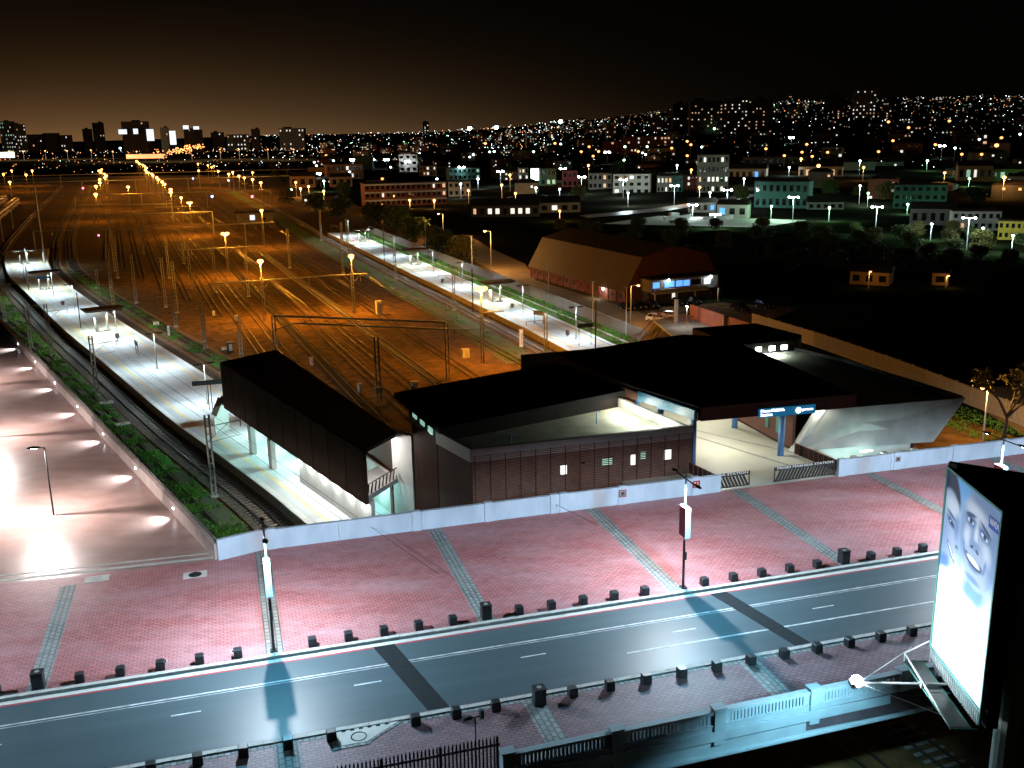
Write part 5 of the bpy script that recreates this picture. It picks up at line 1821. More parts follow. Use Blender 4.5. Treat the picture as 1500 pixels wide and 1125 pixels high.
build_portal()
t = thing("lattice_mast", "tall green-grey lattice mast rising between stair hall and station roof", "mast", (-17.5, 126.4, ZG), R(21))
lattice(8.6, 0.5, 0.16).build("column", M["greymetal"], t)
MB().box((0, 0, 1.5), (1.0, 0.5, 0.7)).build("switch_box", M["greymetal"], t)


# ------------------------------------------------------------------ sodium lamps of the yard
SOD = (1.0, 0.36, 0.03)


def build_yard_lamp(h, left, right, power, key, twin=False):
    t = thing("yard_lamp", "", "yard lamp")
    lattice(h * 0.72, 0.4).build("column", M["galv"], t)
    MB().tube((0, 0, h * 0.72), (0, 0, h), 0.1, 0.07, 8).build("upper_pole", M["galv"], t)
    for k, s in enumerate((-1, 1) if twin else (1,)):
        x = s * 0.45 if twin else 0.0
        hd = MB().box((x, 0, h + 0.14), (0.5, 0.4, 0.16)).build("lamp_hood", M["galv"], t)
        mb = MB()
        mb.ball((x, -0.05, h - 0.02), 0.62, (1, 0.8, 0.62))
        mb.build("lamp_bulb", EM["sodium"], hd, smooth_=True)
    light(t, (0, -0.1, h - 0.5), power, SOD, key, kind="POINT", radius=0.3)
    if left or right:
        MB().beam((-left, 0, h * 0.68), (right, 0, h * 0.68), 0.16, 0.2).build("cross_beam", M["galv"], t)
        for s in (-1, 1):
            MB().beam((0, 0, h * 0.52), (s * 1.7, 0, h * 0.67), 0.07, 0.07).build("knee_brace", M["galv"], t)
        for x in (-left * 0.75, -left * 0.35, right * 0.55):
            if abs(x) > 0.8:
                MB().tube((x, 0, h * 0.68), (x, 0, h * 0.54), 0.05, n=6).build("drop_tube", M["galv"], t)
    return t


rows = [(-30.7, 192.7, 11.2, 1.0, 3.0, 30000, False, "orange yard lamp on the long crossbeam near the straight platform"),
        (-46.7, 186.3, 11.3, 9.5, 16.0, 32000, False, "orange yard lamp on the left end of the long crossbeam"),
        (-69.9, 246.5, 10.8, 11.0, 9.0, 31000, True, "twin-headed orange yard lamp in the middle of the tracks"),
        (-76.0, 309.7, 11.7, 11.0, 4.0, 24000, False, "orange yard lamp right of the twin-headed one"),
        (-111.5, 352.9, 11.6, 18.0, 6.0, 30000, True, "twin-headed orange yard lamp at the head of the left lamp row"),
        (-127.9, 395.0, 11.0, 10.0, 6.0, 22000, False, "orange yard lamp second in the left lamp row"),
        (-4.4, 147.3, 11.4, 0.0, 3.6, 22000, True, "twin-headed orange lamp standing before the straight platform shelter")]
for i, (x, y, h, l, r_, pw, tw, lab) in enumerate(rows):
    o = build_yard_lamp(h, l, r_, pw, "yard_light_%d" % i, tw)
    o.location = (x, y, ZG)
    o.rotation_euler.z = R(21.3)
    o["label"] = lab
    o["group"] = "sodium lamps of the yard"


def build_far_lamp():
    t = thing("yard_lamp", "", "yard lamp")
    MB().tube((0, 0, 0), (0, 0, 11.0), 0.17, 0.11, 6).build("pole", M["galv"], t)
    MB().beam((-1.8, 0, 8.0), (1.8, 0, 8.0), 0.12, 0.12).build("cross_beam", M["galv"], t)
    mb = MB()
    mb.ball((0, 0, 11.3), 0.85, (1, 1, 0.7))
    mb.build("lamp_bulb", EM["sodium"], t, smooth_=True)
    light(t, (0, 0, 10.2), 9000, SOD, "far_yard_light", kind="POINT", radius=0.4)
    return t


fl = build_far_lamp()
FARL = [(-142.5, 427.3), (-170.1, 502.1), (-192.7, 559.7), (-216.8, 620.6), (-236, 668), (-257, 722), (-274.1, 773.0), (-296, 830), (-322.6, 894.2), (-171.9, 421.7), (-230.5, 573.5), (-238, 600), (-248, 628), (-292.6, 728.5), (-300, 752),
        (-342.9, 691.9), (-372.2, 763.9), (-273.8, 558.0), (-317.9, 671.0), (-352.8, 755.3), (-221.7, 762.0), (-191.3, 672.0), (-170.7, 621.3), (-155.6, 587.3), (-160.0, 637.0), (-135.7, 538.9), (-262.0, 861.8), (-210.3, 692.0), (-240, 815), (-180, 480), (-150, 450), (-181, 531), (-204, 590), (-226, 645), (-247, 695), (-266, 748), (-285, 800), (-309, 862), (-200, 492), (-214, 532), (-262, 660), (-276, 690), (-122, 500), (-146, 562), (-176, 650), (-228, 790), (-335, 925), (-350, 965), (-366, 1005)]
for i, (x, y) in enumerate(sorted(FARL, key=lambda p: p[0] / p[1])):
    place_copy(fl, i == 0, (x, y, ZG), R(21.3), "distant orange yard lamp, %s from left among the far lamps" % nth(i + 1), "far lamps of the yard")

# long gantries across the far yard
for k, (x, y, w) in enumerate(((-190, 480, 150), (-235, 640, 190), (-165, 400, 60), (-265, 760, 260), (-140, 352, 70), (-110, 300, 60))):
    t = thing("yard_gantry", "thin crossbeam gantry over the far tracks, %s counted from the horizon" % nth((4, 2, 5, 1, 3, 6)[k]), "gantry", (x, y, ZG), R(12), "gantries over the far yard")
    MB().beam((-w / 2, 0, 8.0), (w / 2, 0, 8.0), 0.3, 0.35 if k < 4 else 0.22).build("beam", M["galv"], t)
    me = MB().box((0, 0, 4), (0.28, 0.28, 8)).mesh("leg", M["galv"])
    for i in range(int(w / 30) + 1):
        link("leg", me, t, (-w / 2 + i * w / max(1, int(w / 30)), 0, 0))
# signals
for k, (x, y, z, e, lab) in enumerate(((-131.0, 320.0, 3.6, "red_sig", "red signal light beyond the end of the curved platform"), (-47.0, 300.0, 3.0, "red_sig", "red signal light beside the dark trees right of the yard"),
                                       (-128.0, 505.0, 4.0, "red_sig", "bright red signal under the far yard lamps"), (-150.0, 512.0, 4.0, "blue_sig", "blue signal right of the far lamp row"),
                                       (-190.0, 690.0, 4.0, "blue_sig", "blue signal far up the yard"), (-228.0, 735.0, 4.0, "blue_sig", "blue signal farthest up the yard"), (-260.0, 620.0, 4.0, "red_sig", "red signal far left in the yard"),
                                       (-120.0, 560.0, 4.0, "green_far", "green signal at the right of the far yard"))):
    t = thing("rail_signal", lab, "signal", (x, y, ZG))
    MB().tube((0, 0, 0), (0, 0, z), 0.08, n=6).build("post", M["galv"], t)
    MB().box((0, 0.12, z + 0.3), (0.5, 0.2, 1.0)).build("hood", M["darkmetal"], t)
    mb = MB()
    mb.ball((0, -0.1, z + 0.35), 0.3 if y < 400 else 0.6)
    mb.build("lens", EM[e], t, smooth_=True)
# relay cabinets and point machines
CAB = [(-25.5, 190.5, 1.1, 1.0, 2.6, "tall white relay cabinet beside the crossbeam mast"), (-7.2, 151.5, 1.1, 0.9, 1.3, "white cube cabinet beside the orange lamp mast"), (1.6, 158.5, 0.5, 0.4, 2.8, "slim white marker post beside the straight platform track"),
       (-30.5, 148.0, 0.4, 0.4, 1.2, "small pale marker by the portal leg"), (-45.8, 158.6, 0.9, 0.8, 1.6, "dark switch cabinet at the yard edge"), (-13.5, 133.6, 0.9, 0.5, 0.7, "pale low box behind the station roof"),
       (-20.6, 130.6, 0.5, 0.5, 1.3, "pale upright box left of the lattice mast"), (-52.0, 186.0, 0.5, 0.5, 1.1, "small white box among the curving tracks"), (-58.0, 192.0, 0.45, 0.45, 1.0, "second small white box among the curving tracks"),
       (-66.0, 182.5, 1.0, 0.5, 0.8, "low pale box by the inner grass"), (-60.5, 173.0, 0.35, 0.35, 1.8, "white marker post by the inner platform track"), (-47.0, 160.5, 1.4, 0.9, 0.35, "flat concrete cover slab by the inner platform track")]
for (x, y, w, d, h, lab) in CAB:
    t = thing("relay_cabinet" if h > 0.5 else "cover_slab", lab, "cabinet", (x, y, ZG), R(21))
    MB().box((0, 0, h / 2), (w, d, h)).build("housing", M["white"] if "dark" not in lab else M["darkmetal"], t)
    MB().box((0, 0, h + 0.03), (w + 0.12, d + 0.12, 0.06)).build("lid", M["kerb"], t)
    MB().box((w * 0.1, -d / 2 - 0.012, h * 0.5), (w * 0.6, 0.02, h * 0.7)).build("door", M["gutter"], t)
for k, (x, y, rz, lab) in enumerate(((-47.5, 116.6, 35, "concrete junction slab in the weeds of the verge"), (-53.6, 127.0, 35, "broken concrete block in the weeds by the mast footing"))):
    t = thing("cable_pit", lab, "pit cover", (x, y, -6.05), R(rz))
    MB().box((0, 0, 0.1), (1.7, 1.1, 0.2)).build("slab", M["gutter"], t)
    MB().box((0, 0, 0.203), (0.6, 0.3, 0.01)).build("slot", M["darkmetal"], t)

# contact wires
for k, (pts, z, lab) in enumerate(((offset(LEFT_EDGE, 1.75), -0.4, "overhead contact wire above the curved platform track"), (R1[1:], -0.4, "overhead contact wire above the straight platform track"), (offset(RIGHT_EDGE, -1.75), -0.4, "overhead contact wire above the inner curved track"))):
    mb = MB()
    ps = [Vector((*p[:2], z)) for p in pts]
    for a, b in zip(ps[:-1], ps[1:]):
        mb.tube(a, b, 0.022, n=4)
        mb.tube(a + Vector((0, 0, 1.1)), b + Vector((0, 0, 1.1)), 0.02, n=4)
    tag(mb.build("contact_wire", M["darkmetal"]), lab, "wire")

for k, s in enumerate((19.4, 22.9, 27.1, 31.5, 35.4, 39.2, 45.2, 54.4)):
    a_, m_, b_ = yard(s, 112, 520)
    mb = MB()
    for i in range(8):
        p = Vector((a_[0] + (b_[0] - a_[0]) * i / 8, a_[1] + (b_[1] - a_[1]) * i / 8, 0.0))
        q = Vector((a_[0] + (b_[0] - a_[0]) * (i + 1) / 8, a_[1] + (b_[1] - a_[1]) * (i + 1) / 8, 0.0))
        mb.tube(p, q, 0.016, n=4)
        mid_ = (p + q) / 2 + Vector((0, 0, 0.35))
        mb.tube(p + Vector((0, 0, 1.1)), mid_, 0.016, n=4)
        mb.tube(mid_, q + Vector((0, 0, 1.1)), 0.016, n=4)
    tag(mb.build("contact_wire", M["galv"]), "overhead contact wire of the yard, %s from left" % nth(k + 1), "wire", "contact wires over the yard")

# parked trains on the far left
for k in range(2):
    d = Vector((-137.4, 345.9, 0)).normalized()
    s = Vector((d.y, -d.x, 0))
    for c in range(9):
        p = Vector((-196, 372, ZG)) + d * (c * 21.5 + k * 40) - s * (k * 9)
        t = thing("train_coach", "parked train coach, %s of the %s row at far left" % (nth(c + 1), ("right", "left")[k]), "coach", p, math.atan2(d.y, d.x), "parked trains at the far left")
        mb = MB()
        prof = [(-1.4, 0.9), (1.4, 0.9), (1.45, 2.6), (1.3, 3.5), (0.7, 3.95), (-0.7, 3.95), (-1.3, 3.5), (-1.45, 2.6)]
        n = len(prof)
        vs = [(x, a, b) for x in (-10.2, 10.2) for a, b in prof]
        mb.add(vs, [tuple(reversed(range(n))), tuple(range(n, 2 * n))] + [(i, (i + 1) % n, n + (i + 1) % n, n + i) for i in range(n)])
        mb.build("body", M["train"], t)
        for s2 in (-1, 1):
            MB().box((0, s2 * 1.44, 2.45), (17.5, 0.06, 0.7)).build("window_band", G["pane"], t)
            MB().box((s2 * 7, 0, 0.5), (3.4, 2.2, 0.8)).build("bogie", M["darkmetal"], t)
# signal cabin with lit window in the yard
t = thing("signal_cabin", "dark cabin with one bright square window beside the far tracks", "cabin", (-101.0, 400.0, ZG), R(15))
MB().box((0, 0, 2.2), (14, 6, 4.4)).build("wall", M["grey"], t)
MB().prism([(-7.5, -3.5), (7.5, -3.5), (7.5, 3.5), (-7.5, 3.5)], 4.4, 4.75).build("roof", M["darkroof"], t)
MB().box((-1, -3.03, 2.6), (1.9, 0.06, 1.9)).build("window", EM["hoarding"], t)
MB().box((3.5, -3.03, 1.3), (1.1, 0.06, 2.4)).build("door", M["dark"], t)


# ------------------------------------------------------------------ bridge parapet and foreground fence
def build_parapet():
    p0 = RF(10.4, -13.72)
    ang = TH + R(1.3)
    t = thing("bridge_parapet", "pale blue slotted concrete parapet of the road bridge in the foreground", "parapet", p0, ang)
    step = 5.28
    pil = MB()
    pil.box((0, 0, 0.2), (0.55, 0.46, 1.9))
    pil.box((0, 0, 1.18), (0.66, 0.54, 0.08))
    pm = pil.mesh("pilaster", M["parapet"])
    top = MB().box((step / 2, 0, 0.97), (step - 0.6, 0.36, 0.16)).mesh("top_rail", M["parapet"])
    bot = MB().box((step / 2, 0, 0.17), (step - 0.6, 0.30, 0.34)).mesh("bottom_rail", M["parapet"])
    lip = MB().box((step / 2, -0.17, 0.31), (step - 0.62, 0.06, 0.05)).mesh("sill_lip", M["parapet"])
    bal = MB().box((0, 0, 0.615), (0.125, 0.17, 0.55)).mesh("baluster", M["parapet"])
    end = MB().box((0, 0, 0.615), (0.34, 0.2, 0.55)).mesh("end_block", M["parapet"])
    for k in range(7):
        x = k * step
        link("pilaster", pm, t, (x, 0, 0))
        link("top_rail", top, t, (x, 0, 0))
        link("bottom_rail", bot, t, (x, 0, 0))
        link("sill_lip", lip, t, (x, 0, 0))
        link("end_block", end, t, (x + 0.46, 0, 0))
        link("end_block", end, t, (x + step - 0.46, 0, 0))
        n = 21
        for i in range(n):
            link("baluster", bal, t, (x + 0.74 + i * (step - 1.48) / (n - 1), 0, 0))
    ln = 7 * step + 3
    MB().box((ln / 2 - 1.5, -0.02, -0.26), (ln, 0.44, 0.5)).build("edge_beam", M["parapet"], t)
    MB().box((ln / 2 - 1.5, 0.02, -0.86), (ln, 0.30, 0.68)).build("girder", M["parapet"], t)
    MB().box((ln / 2 - 1.5, -0.12, -1.24), (ln, 0.55, 0.09)).build("girder_flange", M["parapet"], t)


build_parapet()


def build_palisade():
    p0 = RF(10.0, -13.75)
    t = thing("palisade_fence", "black spiked palisade fence along the bottom edge of the picture", "fence", p0, TH + R(180))
    pale = MB()
    pale.add([(-0.035, -0.02, 0.05), (0.035, -0.02, 0.05), (0.035, 0.02, 0.05), (-0.035, 0.02, 0.05), (-0.035, -0.02, 1.95), (0.035, -0.02, 1.95), (0.035, 0.02, 1.95), (-0.035, 0.02, 1.95), (0, 0, 2.08)],
             [(0, 3, 2, 1), (0, 1, 5, 4), (1, 2, 6, 5), (2, 3, 7, 6), (3, 0, 4, 7), (4, 5, 8), (5, 6, 8), (6, 7, 8), (7, 4, 8)])
    me = pale.mesh("pale", M["darkmetal"])
    for i in range(75):
        link("pale", me, t, (0.2 + i * 0.172, 0, 0))
    pm = MB().box((0, 0.05, 1.0), (0.1, 0.1, 2.1)).mesh("post", M["darkmetal"])
    for i in range(6):
        link("post", pm, t, (0.08 + i * 2.58, 0, 0))
    for z in (0.35, 1.65):
        MB().box((6.6, 0.05, z), (13.3, 0.06, 0.09)).build("rail", M["darkmetal"], t)
    c = thing("security_camera", "two-headed security camera on a thin pole above the black fence", "camera", RF(9.0, -13.6), TH)
    MB().tube((0, 0, 0), (0, 0, 3.1), 0.04, 0.03, 8).build("pole", M["galv"], c)
    MB().beam((-0.28, 0, 3.08), (0.22, 0, 3.08), 0.04, 0.04).build("bracket", M["darkmetal"], c)
    MB().box((-0.36, 0.0, 3.1), (0.42, 0.15, 0.16), 0.2).build("camera_body", M["greymetal"], c)
    MB().box((0.30, 0.05, 3.14), (0.16, 0.2, 0.4), 0.3).build("camera_body", M["greymetal"], c)


build_palisade()


# ------------------------------------------------------------------ billboard
def poster_mat(W, z0, H):
    """printed poster: two softly shaded faces over pale blue, mixed from blurred ovals in poster units"""
    m = bpy.data.materials.new("face_poster")
    m.use_nodes = True
    nt = m.node_tree
    N, L = nt.nodes, nt.links
    b = N["Principled BSDF"]
    b.inputs["Roughness"].default_value = 0.6
    tc = N.new("ShaderNodeTexCoord")
    mp = N.new("ShaderNodeMapping")
    mp.vector_type = "POINT"
    mp.inputs["Scale"].default_value = (1 / W, 0, 1 / H)
    mp.inputs["Location"].default_value = (0, 0, -z0 / H)
    L.new(tc.outputs["Object"], mp.inputs[0])
    uv = mp.outputs[0]
    sep = N.new("ShaderNodeSeparateXYZ")
    L.new(uv, sep.inputs[0])
    rp = N.new("ShaderNodeValToRGB")
    e = rp.color_ramp.elements
    e[0].position, e[0].color = 0.42, (0.80, 0.82, 0.84, 1)
    e[1].position, e[1].color = 1.0, (0.10, 0.36, 0.70, 1)
    x = e.new(0.62)
    x.color = (0.50, 0.68, 0.84, 1)
    L.new(sep.outputs[2], rp.inputs[0])
    cur = rp.outputs[0]
    SK, SK2, MID, DK, WH = (0.36, 0.42, 0.56), (0.17, 0.26, 0.44), (0.06, 0.15, 0.36), (0.006, 0.028, 0.07), (0.80, 0.82, 0.85)
    ovals = [
        # centre u, v, half-width, half-height, turn, blur, tone, strength
        (0.02, 0.92, 0.23, 0.13, -0.3, 0.12, DK, 1), (0.06, 0.72, 0.20, 0.19, 0.10, 0.10, SK, 1), (0.20, 0.66, 0.07, 0.05, -0.4, 0.3, SK, 1), (0.12, 0.83, 0.13, 0.05, 0, 0.6, WH, 0.5),
        (0.02, 0.62, 0.10, 0.16, 0, 0.8, SK2, 0.7), (0.20, 0.74, 0.04, 0.07, 0.1, 0.7, MID, 0.6), (0.11, 0.745, 0.075, 0.026, -0.2, 0.5, MID, 0.9), (0.115, 0.743, 0.05, 0.012, -0.2, 0.3, DK, 1), (0.10, 0.748, 0.012, 0.006, 0, 0.5, WH, 0.8),
        (0.11, 0.782, 0.08, 0.010, -0.15, 0.5, DK, 0.8), (0.225, 0.645, 0.025, 0.010, 0.0, 0.5, DK, 0.8), (0.15, 0.595, 0.085, 0.018, -0.45, 0.3, DK, 0.95), (0.15, 0.598, 0.065, 0.009, -0.45, 0.4, WH, 1),
        (0.02, 0.50, 0.16, 0.05, 0.2, 0.5, MID, 0.9), (0.03, 0.43, 0.15, 0.05, 0.2, 0.5, WH, 1),
        (0.66, 0.50, 0.24, 0.09, 0.1, 0.5, (0.14, 0.27, 0.52), 1), (0.66, 0.76, 0.335, 0.235, -0.12, 0.07, SK, 1), (0.97, 0.70, 0.06, 0.06, 0, 0.3, SK2, 1),
        (0.72, 0.965, 0.32, 0.060, -0.10, 0.5, SK2, 0.95), (0.95, 0.76, 0.13, 0.22, 0.0, 0.7, SK2, 1), (0.37, 0.72, 0.08, 0.20, 0.0, 0.8, SK2, 0.7), (0.58, 0.90, 0.20, 0.04, 0, 0.8, WH, 0.55),
        (0.50, 0.842, 0.105, 0.036, -0.05, 0.5, MID, 0.95), (0.76, 0.822, 0.115, 0.036, -0.1, 0.5, MID, 0.95), (0.50, 0.870, 0.10, 0.011, 0.10, 0.5, DK, 0.85), (0.77, 0.855, 0.115, 0.011, -0.2, 0.5, DK, 0.85),
        (0.50, 0.838, 0.062, 0.013, -0.05, 0.3, WH, 0.9), (0.76, 0.818, 0.066, 0.013, -0.1, 0.3, WH, 0.9), (0.505, 0.838, 0.030, 0.014, 0, 0.3, DK, 1), (0.765, 0.818, 0.030, 0.014, 0, 0.3, DK, 1), (0.50, 0.850, 0.07, 0.005, -0.05, 0.5, DK, 0.9), (0.76, 0.831, 0.075, 0.005, -0.1, 0.5, DK, 0.9),
        (0.62, 0.79, 0.035, 0.07, 0, 0.8, WH, 0.6), (0.55, 0.77, 0.03, 0.06, 0, 0.8, MID, 0.45), (0.61, 0.735, 0.10, 0.030, 0, 0.5, SK2, 0.9), (0.56, 0.720, 0.032, 0.009, 0.2, 0.4, DK, 0.9), (0.66, 0.715, 0.032, 0.009, -0.2, 0.4, DK, 0.9),
        (0.83, 0.745, 0.09, 0.05, -0.3, 0.8, WH, 0.5), (0.45, 0.755, 0.06, 0.05, 0.3, 0.8, WH, 0.5), (0.42, 0.69, 0.018, 0.045, 0.5, 0.6, MID, 0.7), (0.81, 0.67, 0.020, 0.050, -0.5, 0.6, MID, 0.7),
        (0.61, 0.655, 0.175, 0.034, -0.06, 0.25, DK, 0.95), (0.61, 0.683, 0.175, 0.020, -0.06, 0.3, SK, 0.95), (0.61, 0.655, 0.130, 0.016, -0.06, 0.3, WH, 1), (0.61, 0.618, 0.10, 0.012, -0.05, 0.5, MID, 0.6), (0.62, 0.565, 0.16, 0.018, 0.0, 0.6, MID, 0.7),
        (0.42, 0.36, 0.02, 0.10, 0.2, 0.7, SK, 0.6), (0.70, 0.32, 0.03, 0.10, -0.2, 0.8, (0.35, 0.55, 0.85), 0.7), (0.60, 0.42, 0.30, 0.04, 0.0, 0.7, WH, 0.7), (0.82, 0.20, 0.02, 0.14, 0.1, 0.8, SK, 0.6),
    ]
    for i, (cu, cv, ru, rv, rot, blur, tone, st) in enumerate(ovals):
        if i < 15:
            cu, ru = cu * 1.28, ru * 1.25
        mo = N.new("ShaderNodeMapping")
        mo.vector_type = "TEXTURE"
        mo.inputs["Location"].default_value = (cu, 0, cv)
        mo.inputs["Rotation"].default_value = (0, -rot, 0)
        mo.inputs["Scale"].default_value = (ru, 1, rv)
        L.new(uv, mo.inputs[0])
        ln = N.new("ShaderNodeVectorMath")
        ln.operation = "LENGTH"
        L.new(mo.outputs[0], ln.inputs[0])
        mr = N.new("ShaderNodeMapRange")
        mr.interpolation_type = "SMOOTHSTEP"
        mr.inputs["From Min"].default_value = 1 + blur * 0.6
        mr.inputs["From Max"].default_value = 1 - blur
        mr.inputs["To Min"].default_value = 0.0
        mr.inputs["To Max"].default_value = st
        L.new(ln.outputs["Value"], mr.inputs["Value"])
        mx = N.new("ShaderNodeMix")
        mx.data_type = "RGBA"
        mx.inputs[7].default_value = (*tone, 1)
        L.new(mr.outputs[0], mx.inputs[0])
        L.new(cur, mx.inputs[6])
        cur = mx.outputs[2]
    L.new(cur, b.inputs["Base Color"])
    return m


def build_billboard():
    a, b = Vector((19.42, 42.0, 0)), Vector((19.26, 36.7, 0))
    d = (b - a).normalized()
    W, z0, H = (b - a).length, 4.3, 8.75
    nrm = Vector((d.y, -d.x, 0))          # printed side faces left along the road
    rz = math.atan2(d.y, d.x)
    t = thing("billboard", "tall glaring billboard with two smiling faces and a blue name tag, floodlit from an arm", "billboard", (a.x, a.y, 0), rz)
    # local frame: x along the board, -y out of the printed side
    MB().box((W / 2, 0.16, z0 + H / 2), (W, 0.26, H)).build("panel", M["darkmetal"], t)
    fr = MB()
    fr.box((W / 2, 0.02, z0 + H + 0.05), (W + 0.2, 0.16, 0.1))
    fr.box((W / 2, 0.02, z0 - 0.05), (W + 0.2, 0.16, 0.1))
    fr.box((-0.05, 0.02, z0 + H / 2), (0.1, 0.16, H))
    fr.box((W + 0.05, 0.02, z0 + H / 2), (0.1, 0.16, H))
    fr.build("frame", M["teal"], t)
    ps = MB().box((W / 2, 0.01, z0 + H / 2), (W, 0.02, H)).build("poster", poster_mat(W, z0, H), t)
    put_text("NIVEA", 0.40, M["white"], (0.825 * W, -0.006, z0 + 0.896 * H), 0, t, 0.145 * W)
    MB().box((0.895 * W, -0.002, z0 + 0.915 * H), (0.185 * W, 0.006, 0.06 * H)).build("name_tag", M["poster_tag"], t)
    # lower louvre strip, catwalk, rails, flood arm
    for i in range(26):
        MB().box((0.1 + i * (W - 0.2) / 25, -0.05, z0 - 0.45), (0.07, 0.06, 0.62)).build("louvre_bar", M["galv"], t)
    MB().box((W / 2, 0.05, z0 - 0.45), (W, 0.05, 0.6)).build("louvre_back", M["teal"], t)
    cw = MB()
    for y in (-0.35, -1.15):
        cw.beam((-0.1, y, z0 - 0.85), (W + 0.1, y, z0 - 0.85), 0.07, 0.09)
    for x in (-0.1, W / 2, W + 0.1):
        cw.beam((x, -1.15, z0 - 0.85), (x, -0.1, z0 - 0.85), 0.06, 0.06)
    cw.build("catwalk_frame", M["teal"], t)
    MB().box((W / 2, -0.75, z0 - 0.83), (W, 0.74, 0.02)).build("catwalk_mesh", M["fencegrey"], t)
    MB().beam((-0.1, -1.18, z0 - 0.42), (W + 0.1, -1.18, z0 - 0.84), 0.06, 0.06).build("catwalk_rail", M["white"], t)
    for x in (-0.1,):
        MB().beam((x, -1.18, z0 - 0.85), (x, -1.18, z0 - 0.40), 0.05, 0.05).build("catwalk_post", M["white"], t)
        MB().beam((x, -1.18, z0 - 0.42), (x, -0.1, z0 + 0.2), 0.04, 0.04).build("catwalk_stay", M["white"], t)
    arm = MB().tube((W * 0.42, -0.1, z0 - 0.66), (W * 0.42, -4.05, z0 - 0.58), 0.055, n=8).build("flood_arm", M["white"], t)
    MB().tube((W * 0.42, -4.0, z0 - 0.6), (W * 0.95, -0.2, z0 - 0.95), 0.02, n=5).build("arm_stay", M["white"], arm)
    MB().tube((W * 0.42, -4.0, z0 - 0.55), (-0.05, -0.9, z0 - 0.1), 0.02, n=5).build("arm_stay", M["white"], arm)
    MB().box((W * 0.42, -1.15, z0 - 0.68), (0.3, 0.3, 0.2)).build("ballast_box", M["kerb"], arm)
    hd = MB().box((W * 0.42, -4.28, z0 - 0.62), (0.5, 0.3, 0.22)).build("flood_head", M["galv"], t)
    mb = MB()
    mb.ball((W * 0.42, -4.12, z0 - 0.50), 0.33, (1, 0.8, 0.8))
    mb.build("flood_lens", EM["cool"], hd, smooth_=True)
    light(t, (W * 0.42, -4.0, z0 - 0.22), 6800, (0.74, 0.90, 1.0), "billboard_flood", size=135, blend=0.5, radius=0.2, aim=(0, 0.70, 0.72))
    light(t, (W * 0.42, -4.2, z0 - 0.90), 3800, (0.34, 0.78, 1.0), "billboard_spill", size=112, blend=0.5, radius=0.2, aim=(-0.45, -0.25, -0.9))
    # second panel closing the wedge, and the pylon
    c, e = Vector((19.75, 42.75, 0)), Vector((27.5, 37.4, 0))
    def loc(p):
        q = p - a
        return Vector((q.dot(d), q.dot(Vector((-d.y, d.x, 0))), 0))
    MB().slab(loc(c), loc(e), z0 - 0.9, z0 + H + 0.05, 0.3).build("rear_panel", M["roof"], t)
    MB().box((W / 2, 0.55, z0 + H / 2 - 0.5), (W, 0.5, H + 0.8)).build("rear_truss", M["roof"], t)
    q = Vector((W * 0.62, 2.2, 0))
    MB().tube((q.x, q.y, ZG), (q.x, q.y, z0 + H * 0.8), 0.55, 0.5, 14).build("pylon", M["greymetal"], t)


M["poster_tag"] = pmat("poster_tag", (0.008, 0.07, 0.34), (0.01, 0.08, 0.36), 0.8, 0.6)
build_billboard()


# ------------------------------------------------------------------ stairs and deck behind the station (straight platform)
def build_back_stairs():
    o0 = Vector((20, 140, 0))
    t = thing("platform_stairs", "brown railed stair flights dropping from the station deck to the straight platform", "stairs", o0)

    def P(mb, name, mat, **k):
        mb.v = [(x - o0.x, y - o0.y, z) for x, y, z in mb.v]
        return mb.build(name, mat, t, **k)

    path = [(16.2, 143.0, -5.0), (18.4, 146.0, -3.1), (19.6, 147.6, -3.1), (22.8, 151.0, -0.6), (28.0, 147.0, -0.6)]
    pv = [Vector(p) for p in path]
    for off in (0.0, 1.9):
        for a, b in zip(pv[:-1], pv[1:]):
            d = (b - a).normalized()
            s = Vector((d.y, -d.x, 0)) * off
            P(MB().beam(a + s + Vector((0, 0, 1.05)), b + s + Vector((0, 0, 1.05)), 0.1, 0.1), "handrail", M["pinkwall"])
            n = max(3, int((b - a).length / 0.42))
            for i in range(n + 1):
                p = a + (b - a) * (i / n) + s
                P(MB().beam(p + Vector((0, 0, 0.05)), p + Vector((0, 0, 1.02)), 0.06, 0.06), "baluster", M["pinkwall"])
            if off == 0:
                P(MB().beam(a + s * 0 + Vector((d.y, -d.x, 0)) * 0.95 - Vector((0, 0, 0.12)), b + Vector((d.y, -d.x, 0)) * 0.95 - Vector((0, 0, 0.12)), 1.9, 0.22), "flight", M["concrete_light"])
    P(MB().prism([(21.5, 147.5), (27, 153), (37, 128), (33, 118), (24, 118)], -0.35, -0.12), "deck", M["concrete_light"])
    P(MB().slab((27.2, 148.6), (33.0, 131.0), -0.12, 2.1, 0.2), "pink_wall", M["pinkwall"])
    P(MB().box((30.2, 138.4, 1.0), (0.45, 0.45, 2.4)), "wall_pier", M["polepaint"])
    P(MB().tube((24.6, 146.0, -0.12), (24.6, 146.0, 3.3), 0.3, n=12), "column", M["polepaint"])
    P(MB().box((25.4, 141.5, 3.0), (0.2, 1.0, 0.08)), "deck_lamp", EM["tube"])
    P(MB().tube((25.4, 141.5, -0.12), (25.4, 141.5, 3.0), 0.06, n=6), "deck_lamp_post", M["polepaint"])
    light(t, (5.4, 1.5, 2.7), 260, (1.0, 0.93, 0.85), "deck_light", kind="POINT", radius=0.2)


build_back_stairs()


